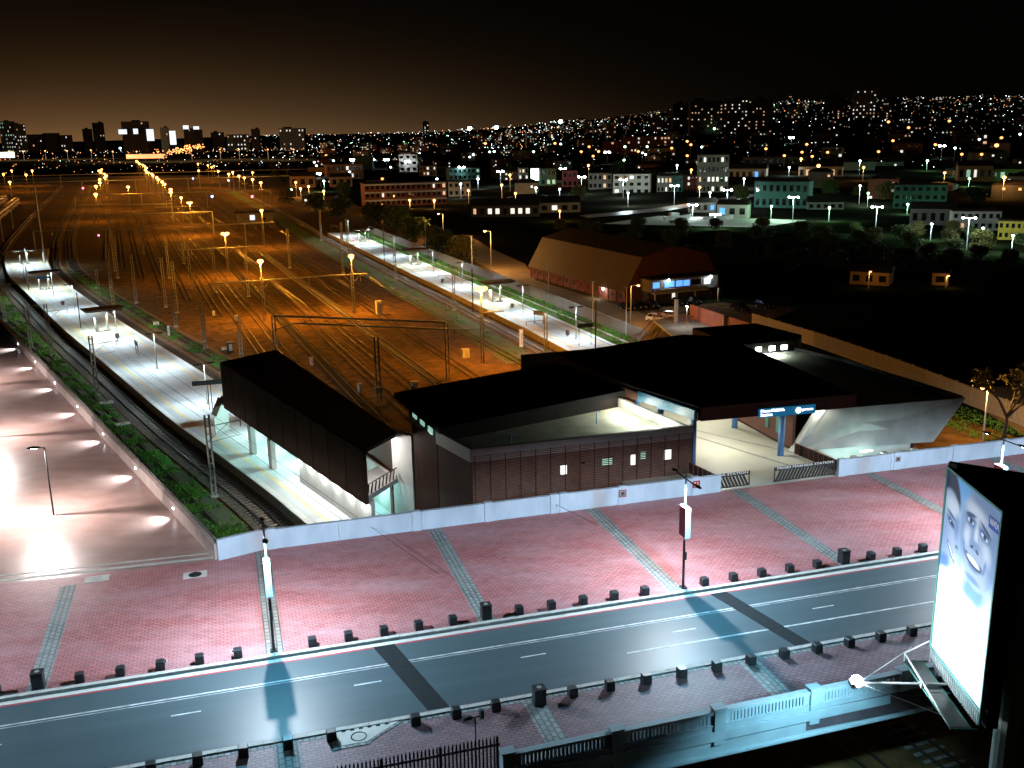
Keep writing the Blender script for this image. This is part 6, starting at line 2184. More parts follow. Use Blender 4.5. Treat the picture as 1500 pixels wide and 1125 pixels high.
# ------------------------------------------------------------------ fences on the right
def pale_fence(name, label, pts, h, mat, pitch, z, posts=3.0, w=0.09, t_=0.05):
    f = tag(bpy.data.objects.new(name, None), label, "fence")
    col.objects.link(f)
    f.location = (pts[0][0], pts[0][1], z)
    o = Vector((pts[0][0], pts[0][1], 0))
    me = MB().box((0, 0, h / 2), (w, t_, h)).mesh("pale", mat)
    pm = MB().box((0, 0, h / 2 + 0.06), (0.14, 0.14, h + 0.12)).mesh("post", mat)
    res = resample(pts, pitch)
    if len(res) <= 290:
        for p, d in res:
            link("pale", me, f, p - o, math.atan2(d.y, d.x))
    else:
        for p, d in res[:290]:
            link("pale", me, f, p - o, math.atan2(d.y, d.x))
        mb = MB()
        for p, d in res[290:]:
            q = p - o
            mb.box((q.x, q.y, h / 2), (w, t_, h), math.atan2(d.y, d.x))
        mb.build("far_pales", mat, f, kind="stuff")
    for p, d in resample(pts, posts):
        link("post", pm, f, p - o, math.atan2(d.y, d.x))
    for zz in (0.25, h - 0.3):
        for a, b in zip(pts[:-1], pts[1:]):
            a, b = Vector((*a, zz)) - o, Vector((*b, zz)) - o
            MB().beam(a, b, 0.06, 0.08).build("rail", mat, f)
    return f


fr = [(x + 0.939 * 5.9, y + 0.344 * 5.9) for x, y in RR]
pale_fence("palisade_fence", "grey palisade fence beside the grass of the straight platform", fr[1:], 2.2, M["fencegrey"], 0.36, ZG + 0.7, 3.0, 0.2)
pale_fence("palisade_fence", "long pale concrete palisade fence running past the station wing to the right edge", [(61.5, 98.0), (58.4, 113.0), (53.5, 136.0), (48.7, 153.5), (42.3, 172.0)], 2.4, M["fencewhite"], 0.27, ZG, 3.1, 0.17)
# lamp that washes the sand path by the fence
SODL = (1.0, 0.50, 0.13)


def path_lamp(label, x, y, z, h, pw, arm=(-1.2, 0), key="path"):
    t = thing("path_lamp", label, "street lamp", (x, y, z))
    MB().tube((0, 0, 0), (0, 0, h), 0.11, 0.07, 8).build("pole", M["polepaint"], t)
    MB().beam((0, 0, h), (arm[0], arm[1], h + 0.15), 0.06, 0.06).build("arm", M["galv"], t)
    hd = MB().box((arm[0], arm[1], h + 0.24), (0.6, 0.3, 0.12)).build("lamp_hood", M["galv"], t)
    mb = MB()
    mb.ball((arm[0], arm[1], h + 0.1), 0.3, (1, 0.8, 0.55))
    mb.build("lamp_bulb", EM["sodium"], hd, smooth_=True)
    light(t, (arm[0], arm[1], h - 0.2), pw, SODL, key, kind="POINT", radius=0.2)
    return t


path_lamp("orange street lamp on a white pole right of the straight platform fence", -4.6, 245.5, ZG, 10.3, 11000, (-1.4, 0), "path_a")
path_lamp("orange street lamp above the lit tree behind the straight platform", -21.2, 322.5, ZG, 8.6, 9000, (-1.4, 0), "path_b")
path_lamp("orange street lamp hidden behind the right wing near the bare tree", 52.0, 105.0, ZG, 6.0, 3000, (-0.6, 0.0), "path_c")
path_lamp("orange lamp in front of the low house beyond the black field", 76.9, 212.0, ZG, 3.6, 260, (0, -0.6), "path_d")
path_lamp("orange lamp lighting the small hut beyond the black field", 92.9, 210.5, ZG, 2.6, 230, (0.2, -0.4), "path_e")
path_lamp("white-poled lamp over the parking yard by the hangar", 21.0, 172.0, ZG, 7.6, 2200, (1.3, 0), "path_f")
MB().prism([(57.5, 97), (64, 92), (75, 103), (66, 128), (57.5, 128)], ZG - 0.05, ZG + 0.05).build("sand_path", pmat("ochre_sand", (0.30, 0.21, 0.12), (0.24, 0.165, 0.09), 0.5, 0.95, bump=0.1), kind="structure")
MB().prism([(-28, 335), (18.5, 168), (30, 170), (24, 190), (6, 232), (4, 262), (-6, 300), (-14, 340)], ZG - 0.05, ZG + 0.06).build("dirt_yard", MATS["ochre_sand"], kind="structure")
MB().prism([(23.5, 192), (28.5, 173), (40, 168), (56, 190), (42, 197)], ZG - 0.05, ZG + 0.04).build("parking_yard", M["yardground"], kind="structure")
for k, (x, y, h, lab) in enumerate(((8.0, 207.0, 7.0, "white lamp pole beside the grass strip, nearest the hangar"), (-9.6, 252.0, 8.0, "white pole at the grass strip midway along the fence"), (-24.5, 292.0, 8.5, "white pole at the grass strip far along the fence"), (14.6, 175.0, 7.4, "pale timber pole rising from the grass by the stairs"), (19.2, 163.0, 8.2, "pale pole standing by the platform stairs"))):
    t = thing("verge_pole", lab, "pole", (x, y, ZG + 0.6))
    MB().tube((0, 0, 0), (0, 0, h), 0.1, 0.07, 8).build("shaft", M["polepaint"], t)
    MB().box((0, 0, h), (0.9, 0.2, 0.08)).build("cap_arm", M["galv"], t)


# ------------------------------------------------------------------ hangar, clubhouse and cars
def build_hangar():
    p0 = Vector((22.8, 196.7, ZG))
    t = thing("hangar", "big dark hall with steep rusty lower roof and a brick base", "hall", p0, R(23.7))
    L_ = 46.0
    prof = [(0.0, 2.4), (3.95, 9.2), (11.4, 11.1), (19.4, 9.2), (23.3, 2.4)]
    mb = MB()
    n = len(prof)
    vs = [(x, 0, z) for x, z in prof] + [(x, L_, z) for x, z in prof]
    mb.add(vs, [(0, n, n + 1, 1)])
    mb.build("lower_roof", M["hangarroof"], t)
    mb = MB()
    mb.add(vs, [(1, n + 1, n + 2, 2), (2, n + 2, n + 3, 3), (3, n + 3, n + 4, 4)])
    mb.build("upper_roof", M["darkroof"], t)
    mb = MB()
    mb.add([(0.1, 0.05, 0), (23.2, 0.05, 0)] + [(x, 0.05, z - 0.05) for x, z in reversed(prof)], [(0, 1, 2, 3, 4, 5, 6)])
    mb.build("gable_front", pmat("maroon_sheet", (0.115, 0.035, 0.025), (0.085, 0.028, 0.02), 0.8, 0.8), t)
    MB().box((0.6, L_ / 2, 1.15), (0.3, L_ - 0.2, 2.5)).build("side_wall", M["brick"], t)
    for i in range(13):
        MB().box((0.42, 2.5 + i * 3.4, 1.5), (0.1, 1.0, 1.0)).build("side_window", M["dark"], t)
        MB().box((0.40, 4.2 + i * 3.4, 1.2), (0.2, 0.4, 2.3)).build("buttress", M["brick"], t)
    for k, y in enumerate((9.0,)):
        hd = MB().box((0.25, y, 2.1), (0.2, 0.25, 0.15)).build("side_lamp", M["galv"], t)
        mb = MB()
        mb.ball((0.05, y, 2.0), 0.22)
        mb.build("side_bulb", EM["cool"], hd)
        light(t, (-0.4, y, 1.9), 180, (1.0, 0.85, 0.65), "hangar_side_light", kind="POINT", radius=0.15)
    c = thing("clubhouse", "two-storey clubhouse with blue lit upper windows built onto the dark hall", "building", p0 + Vector((math.cos(R(23.7)) * 3.6, math.sin(R(23.7)) * 3.6, 0)), R(23.7))
    MB().box((7.9, -2.0, 3.9), (15.8, 3.9, 2.5)).build("upper_storey", M["grey"], c)
    MB().box((7.9, -1.4, 1.3), (15.4, 2.6, 2.6)).build("lower_storey", M["dark"], c)
    MB().prism([(-0.4, -4.6), (16.3, -4.6), (16.3, 0), (-0.4, 0)], 5.16, 5.4).build("roof", M["darkroof"], c)
    MB().box((6.4, -4.6, 2.55), (12.6, 1.4, 0.18)).build("balcony_floor", M["pale"], c)
    MB().box((6.4, -5.25, 3.0), (12.6, 0.1, 0.75)).build("balcony_front", M["grey"], c)
    for x in (0.3, 5.4, 9.6, 15.2):
        MB().box((x, -5.1, 1.3), (0.22, 0.22, 2.6)).build("veranda_post", M["pale"], c)
    for x, w, k in ((1.2, 1.5, 1), (4.3, 2.2, 1), (6.6, 1.5, 1), (8.3, 1.5, 1), (10.6, 2.2, 0), (13.2, 1.5, 2)):
        MB().box((x, -3.97, 4.05), (w, 0.06, 1.15)).build("window", (G["pane"], EM["winblue"], EM["hoarding"])[k], c)
    MB().box((6.1, -2.73, 1.05), (0.7, 0.06, 2.0)).build("lit_door", EM["winwhite"], c)
    for x in (3.6, 13.6):
        hd = MB().box((x, -4.45, 5.05), (0.4, 0.3, 0.2)).build("flood_housing", M["galv"], c)
        mb = MB()
        mb.ball((x, -4.65, 4.95), 0.26)
        mb.build("flood_bulb", EM["cool"], hd)
        light(c, (x, -5.0, 4.9), 420, (0.95, 1.0, 1.0), "club_flood", size=150, blend=0.6, radius=0.15, aim=(0, -0.6, -0.7))


build_hangar()


def build_car(paint):
    t = thing("parked_car", "", "car")
    L_, W_ = 4.0, 1.62
    prof = [(-2.0, 0.45), (-2.0, 0.78), (-1.92, 0.92), (-1.35, 0.98), (0.55, 0.98), (1.75, 0.86), (1.98, 0.70), (2.0, 0.42)]
    mb = MB()
    bot = [(-2.0, 0.28), (2.0, 0.28)]
    ring_ = [(-2.0, 0.28)] + prof + [(2.0, 0.28)]
    n = len(ring_)
    vs = []
    for y, k in ((-W_ / 2, 0.97), (-W_ / 2 + 0.08, 1.0), (W_ / 2 - 0.08, 1.0), (W_ / 2, 0.97)):
        vs += [(x * (0.985 if abs(y) > 0.78 else 1), y, 0.28 + (z - 0.28) * (0.93 if abs(y) > 0.78 else 1)) for x, z in ring_]
    fs = [tuple(range(n)), tuple(reversed(range(3 * n, 4 * n)))]
    for j in range(3):
        fs += [(j * n + i, (j + 1) * n + i, (j + 1) * n + (i + 1) % n, j * n + (i + 1) % n) for i in range(n)]
    mb.add(vs, fs)
    mb.build("body", paint, t)
    mb = MB()
    cab = [(-1.75, 0.97), (-1.45, 1.42), (-0.2, 1.46), (0.25, 1.40), (0.95, 0.97)]
    m = len(cab)
    vs = [(x, -0.70 + 0.10 * (z > 1.1), z) for x, z in cab] + [(x, 0.70 - 0.10 * (z > 1.1), z) for x, z in cab]
    mb.add(vs, [tuple(range(m)), tuple(reversed(range(m, 2 * m)))] + [(i, m + i, m + (i + 1) % m, (i + 1) % m) for i in range(m)])
    mb.build("glasshouse", G["pane"], t)
    MB().box((-0.62, 0, 1.455), (1.55, 1.14, 0.05)).build("roof", paint, t)
    pil = MB()
    for s in (-1, 1):
        for (xa, za, xb, zb) in ((-1.75, 0.97, -1.42, 1.44), (-0.55, 0.97, -0.55, 1.45), (0.97, 0.97, 0.22, 1.42)):
            pil.beam((xa, s * 0.70, za), (xb, s * 0.605, zb), 0.05, 0.09)
    pil.build("pillars", paint, t)
    for x in (-1.25, 1.25):
        for s in (-1, 1):
            w = MB().tube((x, s * 0.62, 0.3), (x, s * 0.82, 0.3), 0.3, n=14).build("wheel", M["tyre"], t)
            MB().tube((x, s * 0.80, 0.3), (x, s * 0.832, 0.3), 0.17, n=10).build("rim", M["galv"], w)
    for s in (-1, 1):
        MB().box((1.97, s * 0.58, 0.66), (0.06, 0.34, 0.14)).build("headlight", M["white"], t)
        MB().box((-1.99, s * 0.62, 0.74), (0.05, 0.22, 0.2)).build("tail_light", M["red"], t)
    MB().box((2.0, 0, 0.4), (0.08, 1.5, 0.14)).build("bumper", paint, t)
    return t


cw = build_car(M["carwhite"])
place_copy(cw, True, (26.6, 178.2, ZG), R(-38), "white hatchback parked in the orange yard, left of the pair", "parked cars by the hall")
place_copy(cw, False, (29.7, 180.2, ZG), R(-38), "white car parked right behind the white hatchback", "parked cars by the hall")
cd = build_car(M["cardark"])
for i, (x, y, a, lab) in enumerate(((22.6, 190.5, -70, "dark car parked at the hall corner, leftmost"), (25.0, 191.6, -70, "dark car second from the hall corner"), (27.6, 192.6, -70, "dark car third from the hall corner"), (33.5, 195.2, -68, "dark car before the clubhouse door"), (36.5, 196.3, -68, "dark car under the right clubhouse flood"), (44.0, 188.0, -60, "dark car at the right end of the yard"), (49.0, 190.5, -60, "dark car farthest right beside the field"))):
    place_copy(cd, i == 0, (x, y, ZG), R(a), lab, "parked cars by the hall")


# ------------------------------------------------------------------ trees
def tree_meshes(seed, h, spread, leaves, bare=False, leafmat=None, lsize=0.34):
    r = random.Random(seed)
    tk = MB()
    tips = []

    def grow(p, d, ln, rad, lev):
        q = p + d * ln
        tk.tube(p, q, rad, rad * 0.68, 6 if lev < 2 else 4)
        tips.append((q, lev))
        if lev >= (5 if bare else 3):
            return
        for _ in range(3 if lev else 4):
            a = r.uniform(0, 2 * math.pi)
            e = (d + Vector((math.cos(a), math.sin(a), r.uniform(-0.1, 0.6))) * r.uniform(0.55, 0.95)).normalized()
            grow(q, e, ln * r.uniform(0.55, 0.78), rad * 0.6, lev + 1)

    grow(Vector((0, 0, 0)), Vector((r.uniform(-.06, .06), r.uniform(-.06, .06), 1)).normalized(), h * (0.34 if bare else 0.22), 0.04 * h * 0.75, 0)
    ends = [q for q, l in tips if l >= (2 if bare else 1)]
    zs = [q.z for q in ends]
    cl = [(q, r.uniform(0.5, 1.0) * spread) for q in ends]
    if not bare:
        for _ in range(14):
            a = r.uniform(0, 6.28)
            d_ = r.uniform(0.08, 0.30) * h
            cl.append((Vector((math.cos(a) * d_, math.sin(a) * d_, r.uniform(0.12, 0.4) * h)), r.uniform(0.6, 1.0) * spread))
    vs, fs = [], []
    for i in range(leaves):
        q, rr = cl[r.randrange(len(cl))]
        a, b = r.uniform(0, 2 * math.pi), math.acos(r.uniform(-1, 1))
        k = rr * (r.random() ** 0.45)
        c = q + Vector((math.sin(b) * math.cos(a), math.sin(b) * math.sin(a), 0.75 * math.cos(b))) * k
        u = Vector((r.gauss(0, 1), r.gauss(0, 1), r.gauss(0, 0.6))).normalized()
        v = u.cross(Vector((r.gauss(0, 1), r.gauss(0, 1), r.gauss(0, 1)))).normalized()
        s = lsize * r.uniform(0.6, 1.25)
        o = len(vs)
        vs += [c - u * s, c + v * s * 0.45, c + u * s, c - v * s * 0.45]
        fs.append((o, o + 1, o + 2, o + 3))
    me = bpy.data.meshes.new("crown")
    me.from_pydata(vs, [], fs)
    me.materials.append(leafmat or M["foliage"])
    return tk.mesh("trunk", M["bark"]), me


TM = [tree_meshes(1, 10.0, 2.3, 6500), tree_meshes(2, 11.0, 2.4, 6500, leafmat=M["foliage2"]), tree_meshes(3, 9.0, 2.2, 6000), tree_meshes(7, 7.2, 0.55, 900, bare=True, leafmat=M["foliage2"], lsize=0.2)]


def plant(k, x, y, z, s, rz, label, group=None, name="tree"):
    t = thing(name, label, "tree", (x, y, z), rz, group)
    t.scale = (s, s, s)
    link("trunk", TM[k][0], t)
    link("crown", TM[k][1], t)
    return t


plant(1, -13.5, 268.0, ZG, 1.05, 0.3, "tree with orange lit crown behind the straight platform fence, nearest")
plant(0, -20.0, 290.0, ZG, 1.15, 1.3, "dark leafy tree behind the fence beside the orange lit one")
plant(0, -30.0, 322.0, ZG, 1.3, 2.1, "broad dark tree at the far end of the straight platform")
plant(1, -23.0, 306.0, ZG, 1.0, 2.9, "olive tree half lit by the street lamp behind the fence")
plant(2, -40.0, 360.0, ZG, 1.7, 0.9, "large dark tree beyond the straight platform end")
plant(2, -52.0, 385.0, ZG, 1.5, 1.9, "large dark tree left of the brick block")
plant(0, -70.0, 420.0, ZG, 1.4, 2.6, "dark tree at the right yard edge in front of the sheds")
plant(2, -86.0, 455.0, ZG, 1.5, 0.4, "dark round tree near the orange shed lamps")
plant(3, 53.5, 103.5, ZG, 1.32, 0.6, "bare dark tree behind the pale blue wall at right")
plant(3, 63.0, 112.0, ZG, 1.2, 2.0, "second bare tree at the right edge behind the fence")
k = 0
DK = [(46, 252), (54, 244), (61, 254), (67, 240), (73, 250), (80, 242), (86, 252), (92, 238), (98, 247), (104, 236), (110, 246), (116, 234), (122, 243), (128, 230), (134, 240), (139, 228), (96, 258), (84, 262), (108, 257), (120, 254), (132, 250), (70, 262), (34, 300), (48, 300), (62, 288), (92, 286), (112, 278), (131, 276), (150, 272), (26, 345), (44, 342), (150, 300), (160, 290), (138, 312), (94, 320), (58, 338), (18, 352), (82, 316), (104, 300), (126, 310), (28, 330), (40, 318), (55, 322), (66, 306), (77, 312), (88, 300), (97, 308), (108, 296), (118, 302), (128, 290), (137, 296), (146, 284), (101, 282), (122, 272), (140, 266), (84, 332), (112, 324), (70, 340)]
for i, (x, y) in enumerate(sorted(DK, key=lambda p: p[0] / p[1])):
    plant(rnd.randrange(3), x, y, ZG, rnd.uniform(0.55, 0.85), rnd.uniform(0, 6), "dark tree in the belt below the shops, %s from left" % nth(i + 1), "tree belt beyond the field")
tr_ = random.Random(5)
TT = []
while len(TT) < 70:
    az_, d_ = R(tr_.uniform(-13, 29)), 400 + 700 * tr_.random() ** 1.1
    x_, y_ = math.sin(az_) * d_, math.cos(az_) * d_
    if any(abs(x_ - b[0]) < b[3] * 0.6 + 9 and b[1] - 22 < y_ < b[1] + 25 for b in BUILDINGS) or (x_ < -40 and y_ < 430) or any(math.hypot(x_ - l[0], y_ - l[1]) < 14 for l in CITY_LAMPS):
        continue
    TT.append((x_, y_))
TT.sort(key=lambda p: p[0] / p[1])
for i, (x, y) in enumerate(TT):
    plant(rnd.randrange(3), x, y, hz(x, y) - 0.2, rnd.uniform(0.8, 1.4), rnd.uniform(0, 6), "dark town tree among the buildings, %s from left" % nth(i + 1), "dark town trees")
# low hedge shrubs on the embankment behind the wing
grass_between("tall_grass", "green grass between the wing and the pale palisade fence", [(53, 98), (49, 118), (44, 140)], [(60.5, 98), (55.5, 122), (50, 142)], ZG, 6000, 0.15, 0.4, -0.3, 9)


# ------------------------------------------------------------------ the town
def building(b, i):
    x, y, z, w, h, wall, floors, cols, lit, litkey, df, label = b
    az = math.atan2(x, y)
    r = random.Random(100 + i)
    dep = max(6.0, w * df)
    t = thing("building", label, "building", (x, y, z), -az + r.uniform(-0.22, 0.22))
    wm = M["yellowwall"] if wall == "yellow" else M[wall]
    gable = floors == 1 and w < 30 and h < 9
    pillar = "pillars" in label
    z0 = 0.0
    body = MB().box((0, dep / 2, h / 2 - 1.0 + (2.0 if pillar else 0)), (w, dep, h + 2.0 - (4.0 if pillar else 0)))
    body.build("wall", wm, t)
    if pillar:
        for s in (-0.22, 0.12):
            MB().box((w * s, 1.2, -3.0), (2.4, 2.0, 7.0)).build("pillar", M["pale"], t)
    if gable:
        rf = MB()
        rh = min(2.6, w * 0.16)
        rf.add([(-w / 2 - 0.4, -0.5, h), (w / 2 + 0.4, -0.5, h), (w / 2 + 0.4, dep + 0.5, h), (-w / 2 - 0.4, dep + 0.5, h), (-w / 2 - 0.2, dep / 2, h + rh), (w / 2 + 0.2, dep / 2, h + rh)],
               [(0, 1, 5, 4), (2, 3, 4, 5), (1, 2, 5), (3, 0, 4), (3, 2, 1, 0)])
        rf.build("roof", M["darkroof"], t)
    else:
        rp = MB()
        rp.box((0, dep / 2, h + 0.2), (w + 0.5, dep + 0.5, 0.4))
        if floors > 4:
            rp.box((w * r.uniform(-0.25, 0.25), dep / 2, h + 1.8), (w * 0.3, dep * 0.4, 3.0))
        rp.build("roof", M["darkroof"], t)
    if floors == 3 and wall == "brick" and w > 30:
        for f in range(floors):
            MB().box((0, -0.08, h * (f + 0.86) / floors), (w, 0.2, h * 0.07)).build("floor_band", M["pale"], t)
    fh, cwid = h / floors, w / cols
    ww, wh = cwid * ((0.52 if y < 1500 and floors < 6 else 0.34) if litkey != "winsign" else 0.9), fh * ((0.46 if y < 1500 and floors < 6 else 0.34) if litkey != "winsign" else 0.85)
    wme = MB().box((0, -0.05, 0), (ww, 0.16, wh)).mesh("window", EM[litkey])
    alt = MB().box((0, -0.05, 0), (ww * 0.7, 0.16, wh)).mesh("window", EM["winwarm" if litkey == "winwhite" else "winwhite"])
    drk = MB().box((0, -0.03, 0), (ww, 0.12, wh)).mesh("dark_window", G["pane"])
    near = y < 900
    for f in range(floors):
        band = r.random()
        for c in range(cols):
            pz = (f + 0.52) * fh
            if pillar and pz < 2.5:
                continue
            px = (c + 0.5) * cwid - w / 2
            if r.random() < lit * (0.35 + 0.9 * band) * (0.75 if floors > 5 else 1):
                link("window", wme if r.random() < 0.75 else alt, t, (px, 0, pz))
            elif near:
                link("dark_window", drk, t, (px, 0, pz))
    return t


for i, b in enumerate(BUILDINGS):
    building(b, i)

# hoardings and roof signs of the left skyline
for (x0, x1, y0, y1, d, e, lab) in ((-706.0, -692.0, 20.0, 42.0, 2010, "hoarding", "glaring white hoarding, left of two near the horizon"), (-655.0, -643.0, 12.0, 38.0, 1990, "hoarding", "tall pale hoarding, right of two near the horizon"),
                                    (-692.0, -680.0, 42.0, 50.0, 2195, "hoarding", "white roof sign with red rim on a skyline tower"), (-663.0, -651.0, 41.0, 47.5, 2172, "hoarding", "plain white roof sign on a skyline tower"),
                                    (-838.0, -820.0, 34.0, 44.0, 2215, "hoarding", "white lit sign left below the broad slab tower"), (-806.0, -796.0, 34.0, 45.0, 2215, "hoarding", "white lit sign right below the broad slab tower"),
                                    (-885.0, -820.0, -2.0, 7.0, 1700, "hoarding", "long white lit shed at the far left"), (-560.0, -505.0, -3.0, 3.0, 1500, "redsign", "long reddish lit strip near the freeway")):
    z = -6.2
    t = thing("hoarding", lab, "hoarding", ((x0 + x1) / 2, d, z))
    w, h = x1 - x0, y1 - y0
    MB().box((0, 0, y0 - z + h / 2), (w, 0.8, h)).build("face", EM[e], t)
    MB().box((0, 0.6, y0 - z + h / 2), (w + 1.5, 0.5, h + 1.5)).build("frame", M["red"] if "red rim" in lab else M["dark"], t)
    MB().box((0, 0.9, (y0 - z) / 2), (1.2, 0.8, y0 - z)).build("mast", M["dark"], t)


# town lamps
def lamp_meshes():
    m = {}
    m["pole"] = MB().tube((0, 0, 0), (0, 0, 1), 0.12, 0.09, 6).mesh("pole", M["polepaint"])
    for k, e in dict(o="sodium_far", O="sodium", g="green_far", w="cool_far", W="cool", d="cool", S="sodium_far").items():
        mb = MB()
        mb.ball((0, 0, 0), 1.0, (1, 1, 0.8))
        m[k] = mb.mesh("lamp_bulb", EM[e], True)
    m["arm"] = MB().beam((-1.5, 0, 0), (1.5, 0, 0), 0.12, 0.12).mesh("arm", M["polepaint"])
    return m


LM = lamp_meshes()
lr = random.Random(31)
while len(CITY_LAMPS) < 150:
    az, d = R(lr.uniform(-12, 29)), 430 + 800 * lr.random() ** 1.3
    x, y = math.sin(az) * d, math.cos(az) * d
    if (x < -45 and y < 560) or any(math.hypot(x - l[0], y - l[1]) < 17 for l in CITY_LAMPS):
        continue
    CITY_LAMPS.append((round(x, 1), round(y, 1), round(hz(x, y), 1), lr.uniform(5, 9), lr.choice("ooowwggd")))
cnt = {}
KN = dict(S="added orange skyline", o="orange", O="large orange", g="green", w="small white", W="brilliant white", d="double-headed white")
for i, (x, y, z, h, k) in enumerate(sorted(CITY_LAMPS, key=lambda l: l[0] / l[1])):
    cnt[k] = cnt.get(k, 0) + 1
    az = math.atan2(x, y)
    t = thing("town_lamp", "%s town lamp, %s from left of its colour" % (KN[k], nth(cnt[k])), "street lamp", (x, y, z), -az, "town street lamps")
    o = link("pole", LM["pole"], t)
    o.scale = (1, 1, h)
    r = math.hypot(x, y)
    s = max(0.4, r * (0.00135 if k in "oOd" else 0.0011 if k != "S" else 0.0006)) * (1.35 if k in "OW" else 1.0)
    if k == "W":
        s *= 1.3
    for dx in ((-1.5, 1.5) if k == "d" else (0,)):
        b = link("lamp_bulb", LM[k], t, (dx, -0.2, h))
        b.scale = (s * 0.8, s * 0.8, s * 0.8) if k == "d" else (s, s, s)
    if k == "d":
        link("arm", LM["arm"], t, (0, 0, h))
    if r < 640 or k in "OS":
        c = {"S": (1.0, 0.62, 0.32), "o": SODL, "O": SODL, "g": (0.45, 1.0, 0.55), "w": (0.8, 1.0, 1.0), "W": (0.9, 1, 1), "d": (0.72, 1.0, 0.92)}[k]
        light(t, (0, -1.2 if k != "S" else -14, h - 0.3 if k != "S" else h + 14), {"S": 110000, "o": 3600, "O": 9000, "g": 4500, "w": 4500, "W": 8000, "d": 6500}[k], c, "town_light_" + k, kind="POINT", size=164, blend=0.4, radius=0.3)

# ramp road with lit asphalt up the slope
mb = MB()
pts = [(28, 405), (62, 432), (100, 470), (140, 520)]
mb.add([(x, y, hz(x, y) + 0.5) for x, y in pts] + [(x + 3, y - 12, hz(x + 3, y - 12) + 0.5) for x, y in pts], [(0, 4, 5, 1), (1, 5, 6, 2), (2, 6, 7, 3)])
mb.build("ramp_road", M["plaza"], kind="structure")
MB().prism([(35, 372), (88, 348), (110, 372), (60, 402)], ZG, ZG + 0.1).build("boat_yard", M["gutter"], kind="structure")
for k, (x, y, a, lab) in enumerate(((62, 372, 0.3, "white boat hull on the lit yard, left of two"), (76, 368, -0.2, "white boat hull on the lit yard, right of two"))):
    t = thing("boat", lab, "boat", (x, y, ZG + 0.1), a, "boats on the lit yard")
    mb = MB()
    sec = [(-5, 1.2, 2.2), (-2, 1.6, 2.2), (2, 1.5, 2.4), (4.5, 0.7, 2.7), (6, 0.05, 3.0)]
    vs = []
    for x_, hw, zt in sec:
        vs += [(x_, -hw, zt), (x_, 0, 0.7 + (0.12 * max(0, x_)) ** 2), (x_, hw, zt)]
    fs = []
    for j in range(len(sec) - 1):
        a_, b_ = 3 * j, 3 * j + 3
        fs += [(a_, a_ + 1, b_ + 1, b_), (a_ + 1, a_ + 2, b_ + 2, b_ + 1), (a_ + 2, a_, b_, b_ + 2)]
    fs += [(0, 2, 1), (12, 13, 14)]
    mb.add(vs, fs)
    mb.build("hull", M["white"], t)
    MB().box((-1, 0, 2.9), (3.4, 1.8, 1.2)).build("cabin", M["white"], t)
    MB().box((0, 0, 0.4), (5, 1.4, 0.8)).build("cradle", M["dark"], t)


# hillside houses, each with its lit windows
def hill_houses():
    r = random.Random(77)
    spots = []
    tries = 0
    while len(spots) < 190 and tries < 14000:
        tries += 1
        az = R(r.uniform(-11, 29))
        d = 430 + 2200 * r.random() ** 1.25
        x, y = math.sin(az) * d, math.cos(az) * d
        z = hz(x, y)
        if any(math.hypot(x - b[0], y - b[1]) < 26 + b[3] * 0.6 for b in BUILDINGS) or any(math.hypot(x - s[0], y - s[1]) < 32 for s in spots) or (x < -20 and y < 520) or (y < 470 and x < 130):
            continue
        spots.append((x, y, z, d))
    spots.sort(key=lambda s: s[0] / s[1])
    wm = {}
    for key in ("winwhite", "winwarm", "wingreen"):
        wm[key] = MB().box((0, -0.06, 0), (1.15, 0.16, 1.05)).mesh("window", EM[key])
    mats = ["brown", "grey", "brick", "dark", "ochre", "dark", "brown"]
    for i, (x, y, z, d) in enumerate(spots):
        fl = r.choice((1, 1, 2, 2, 3)) + (r.choice((0, 0, 2, 4)) if d > 1400 else 0)
        w, dep, h = r.uniform(11, 22), r.uniform(8, 13), 3.1 * fl
        t = thing("hillside_house", "dark hillside house with lit windows, %s from left across the slope" % (nth(i + 1) if i < 99 else nth(i - 98) + " over a hundred"), "house", (x, y, z - 1.0), -math.atan2(x, y) + r.uniform(-0.35, 0.35), "hillside houses")
        MB().box((0, dep / 2, h / 2), (w, dep, h + 1)).build("wall", M[r.choice(mats)], t)
        rf = MB()
        rh = r.uniform(1.2, 2.4) if fl < 4 else 0.4
        rf.add([(-w / 2 - 0.4, -0.4, h + 0.5), (w / 2 + 0.4, -0.4, h + 0.5), (w / 2 + 0.4, dep + 0.4, h + 0.5), (-w / 2 - 0.4, dep + 0.4, h + 0.5), (-w / 4, dep / 2, h + 0.5 + rh), (w / 4, dep / 2, h + 0.5 + rh)],
               [(0, 1, 5, 4), (2, 3, 4, 5), (1, 2, 5), (3, 0, 4), (3, 2, 1, 0)])
        rf.build("roof", M["darkroof"], t)
        n = int(w / 3)
        for f in range(fl):
            for c in range(n):
                if r.random() < 0.22:
                    o = link("window", wm[r.choice(("winwhite", "winwarm", "winwarm", "winwhite", "wingreen"))], t, ((c + 0.5) * w / n - w / 2, 0, 1.7 + f * 3.1))
                    k = 1.0 + max(0, (d - 900) / 2600)
                    o.scale = (k, 1, k)


hill_houses()


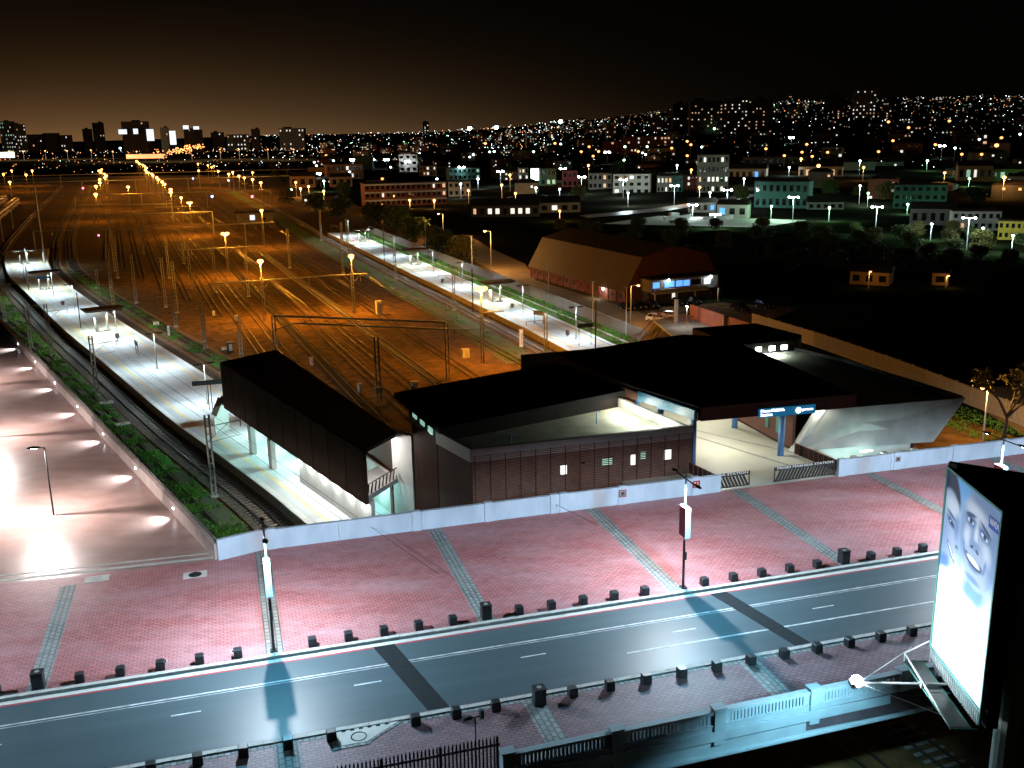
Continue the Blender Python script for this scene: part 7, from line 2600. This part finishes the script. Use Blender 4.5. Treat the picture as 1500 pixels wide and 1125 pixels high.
# countless far lights of the town
def city_lights():
    r = random.Random(21)
    sets = {"cool_far": [], "sodium_far": [], "winwhite": [], "green_far": [], "winwarm": []}
    for i in range(2400):
        if i < 1500:
            az = R(r.uniform(-1, 29))
            d = 560 + 2350 * r.random() ** 0.85
        elif i < 2000:
            az = R(r.uniform(-15, 4))
            d = 900 + 3900 * r.random() ** 0.7
        else:
            az = R(r.uniform(-29, -10))
            d = 950 + 1500 * r.random()
        x, y = math.sin(az) * d, math.cos(az) * d
        if x / y < -0.2 and 250 < y < 900:
            continue
        z = hz(x, y) + r.uniform(2, 9)
        right = az > R(3)
        key = r.choices(("cool_far", "sodium_far", "winwhite", "green_far", "winwarm"), (1.4, 1.0, 6, 0.7, 5) if right else ((4, 3, 4, 0.5, 2) if az > R(-14) else (1.2, 6, 1.5, 0.2, 2)))[0]
        s = d * 0.00025 * r.uniform(0.45, 1.35) * (1.3 if key in ("cool_far", "sodium_far") else 1.0)
        sets[key].append((x, y, z, s))
    for i in range(110):                       # freeway lamps converging on the left horizon
        t = r.random() ** 0.7
        x, y = -360 - 290 * t + r.uniform(-16, 16), 1050 + 1100 * t
        sets["sodium_far"].append((x, y, 5 + r.uniform(0, 6), y * 0.00062))
    for key, pts in sets.items():
        mb = MB()
        for x, y, z, s in pts:
            mb.add([(x, y, z - s), (x - s, y, z), (x, y - s, z), (x + s, y, z), (x, y + s, z), (x, y, z + s)],
                   [(0, 2, 1), (0, 3, 2), (0, 4, 3), (0, 1, 4), (5, 1, 2), (5, 2, 3), (5, 3, 4), (5, 4, 1)])
        o = mb.build("town_lights", EM[key], kind="stuff")
        tag(o, "countless tiny %s lights spread over the far town" % {"cool_far": "cold white", "sodium_far": "orange", "winwhite": "pale window", "green_far": "green", "winwarm": "warm window"}[key], "lights")


city_lights()
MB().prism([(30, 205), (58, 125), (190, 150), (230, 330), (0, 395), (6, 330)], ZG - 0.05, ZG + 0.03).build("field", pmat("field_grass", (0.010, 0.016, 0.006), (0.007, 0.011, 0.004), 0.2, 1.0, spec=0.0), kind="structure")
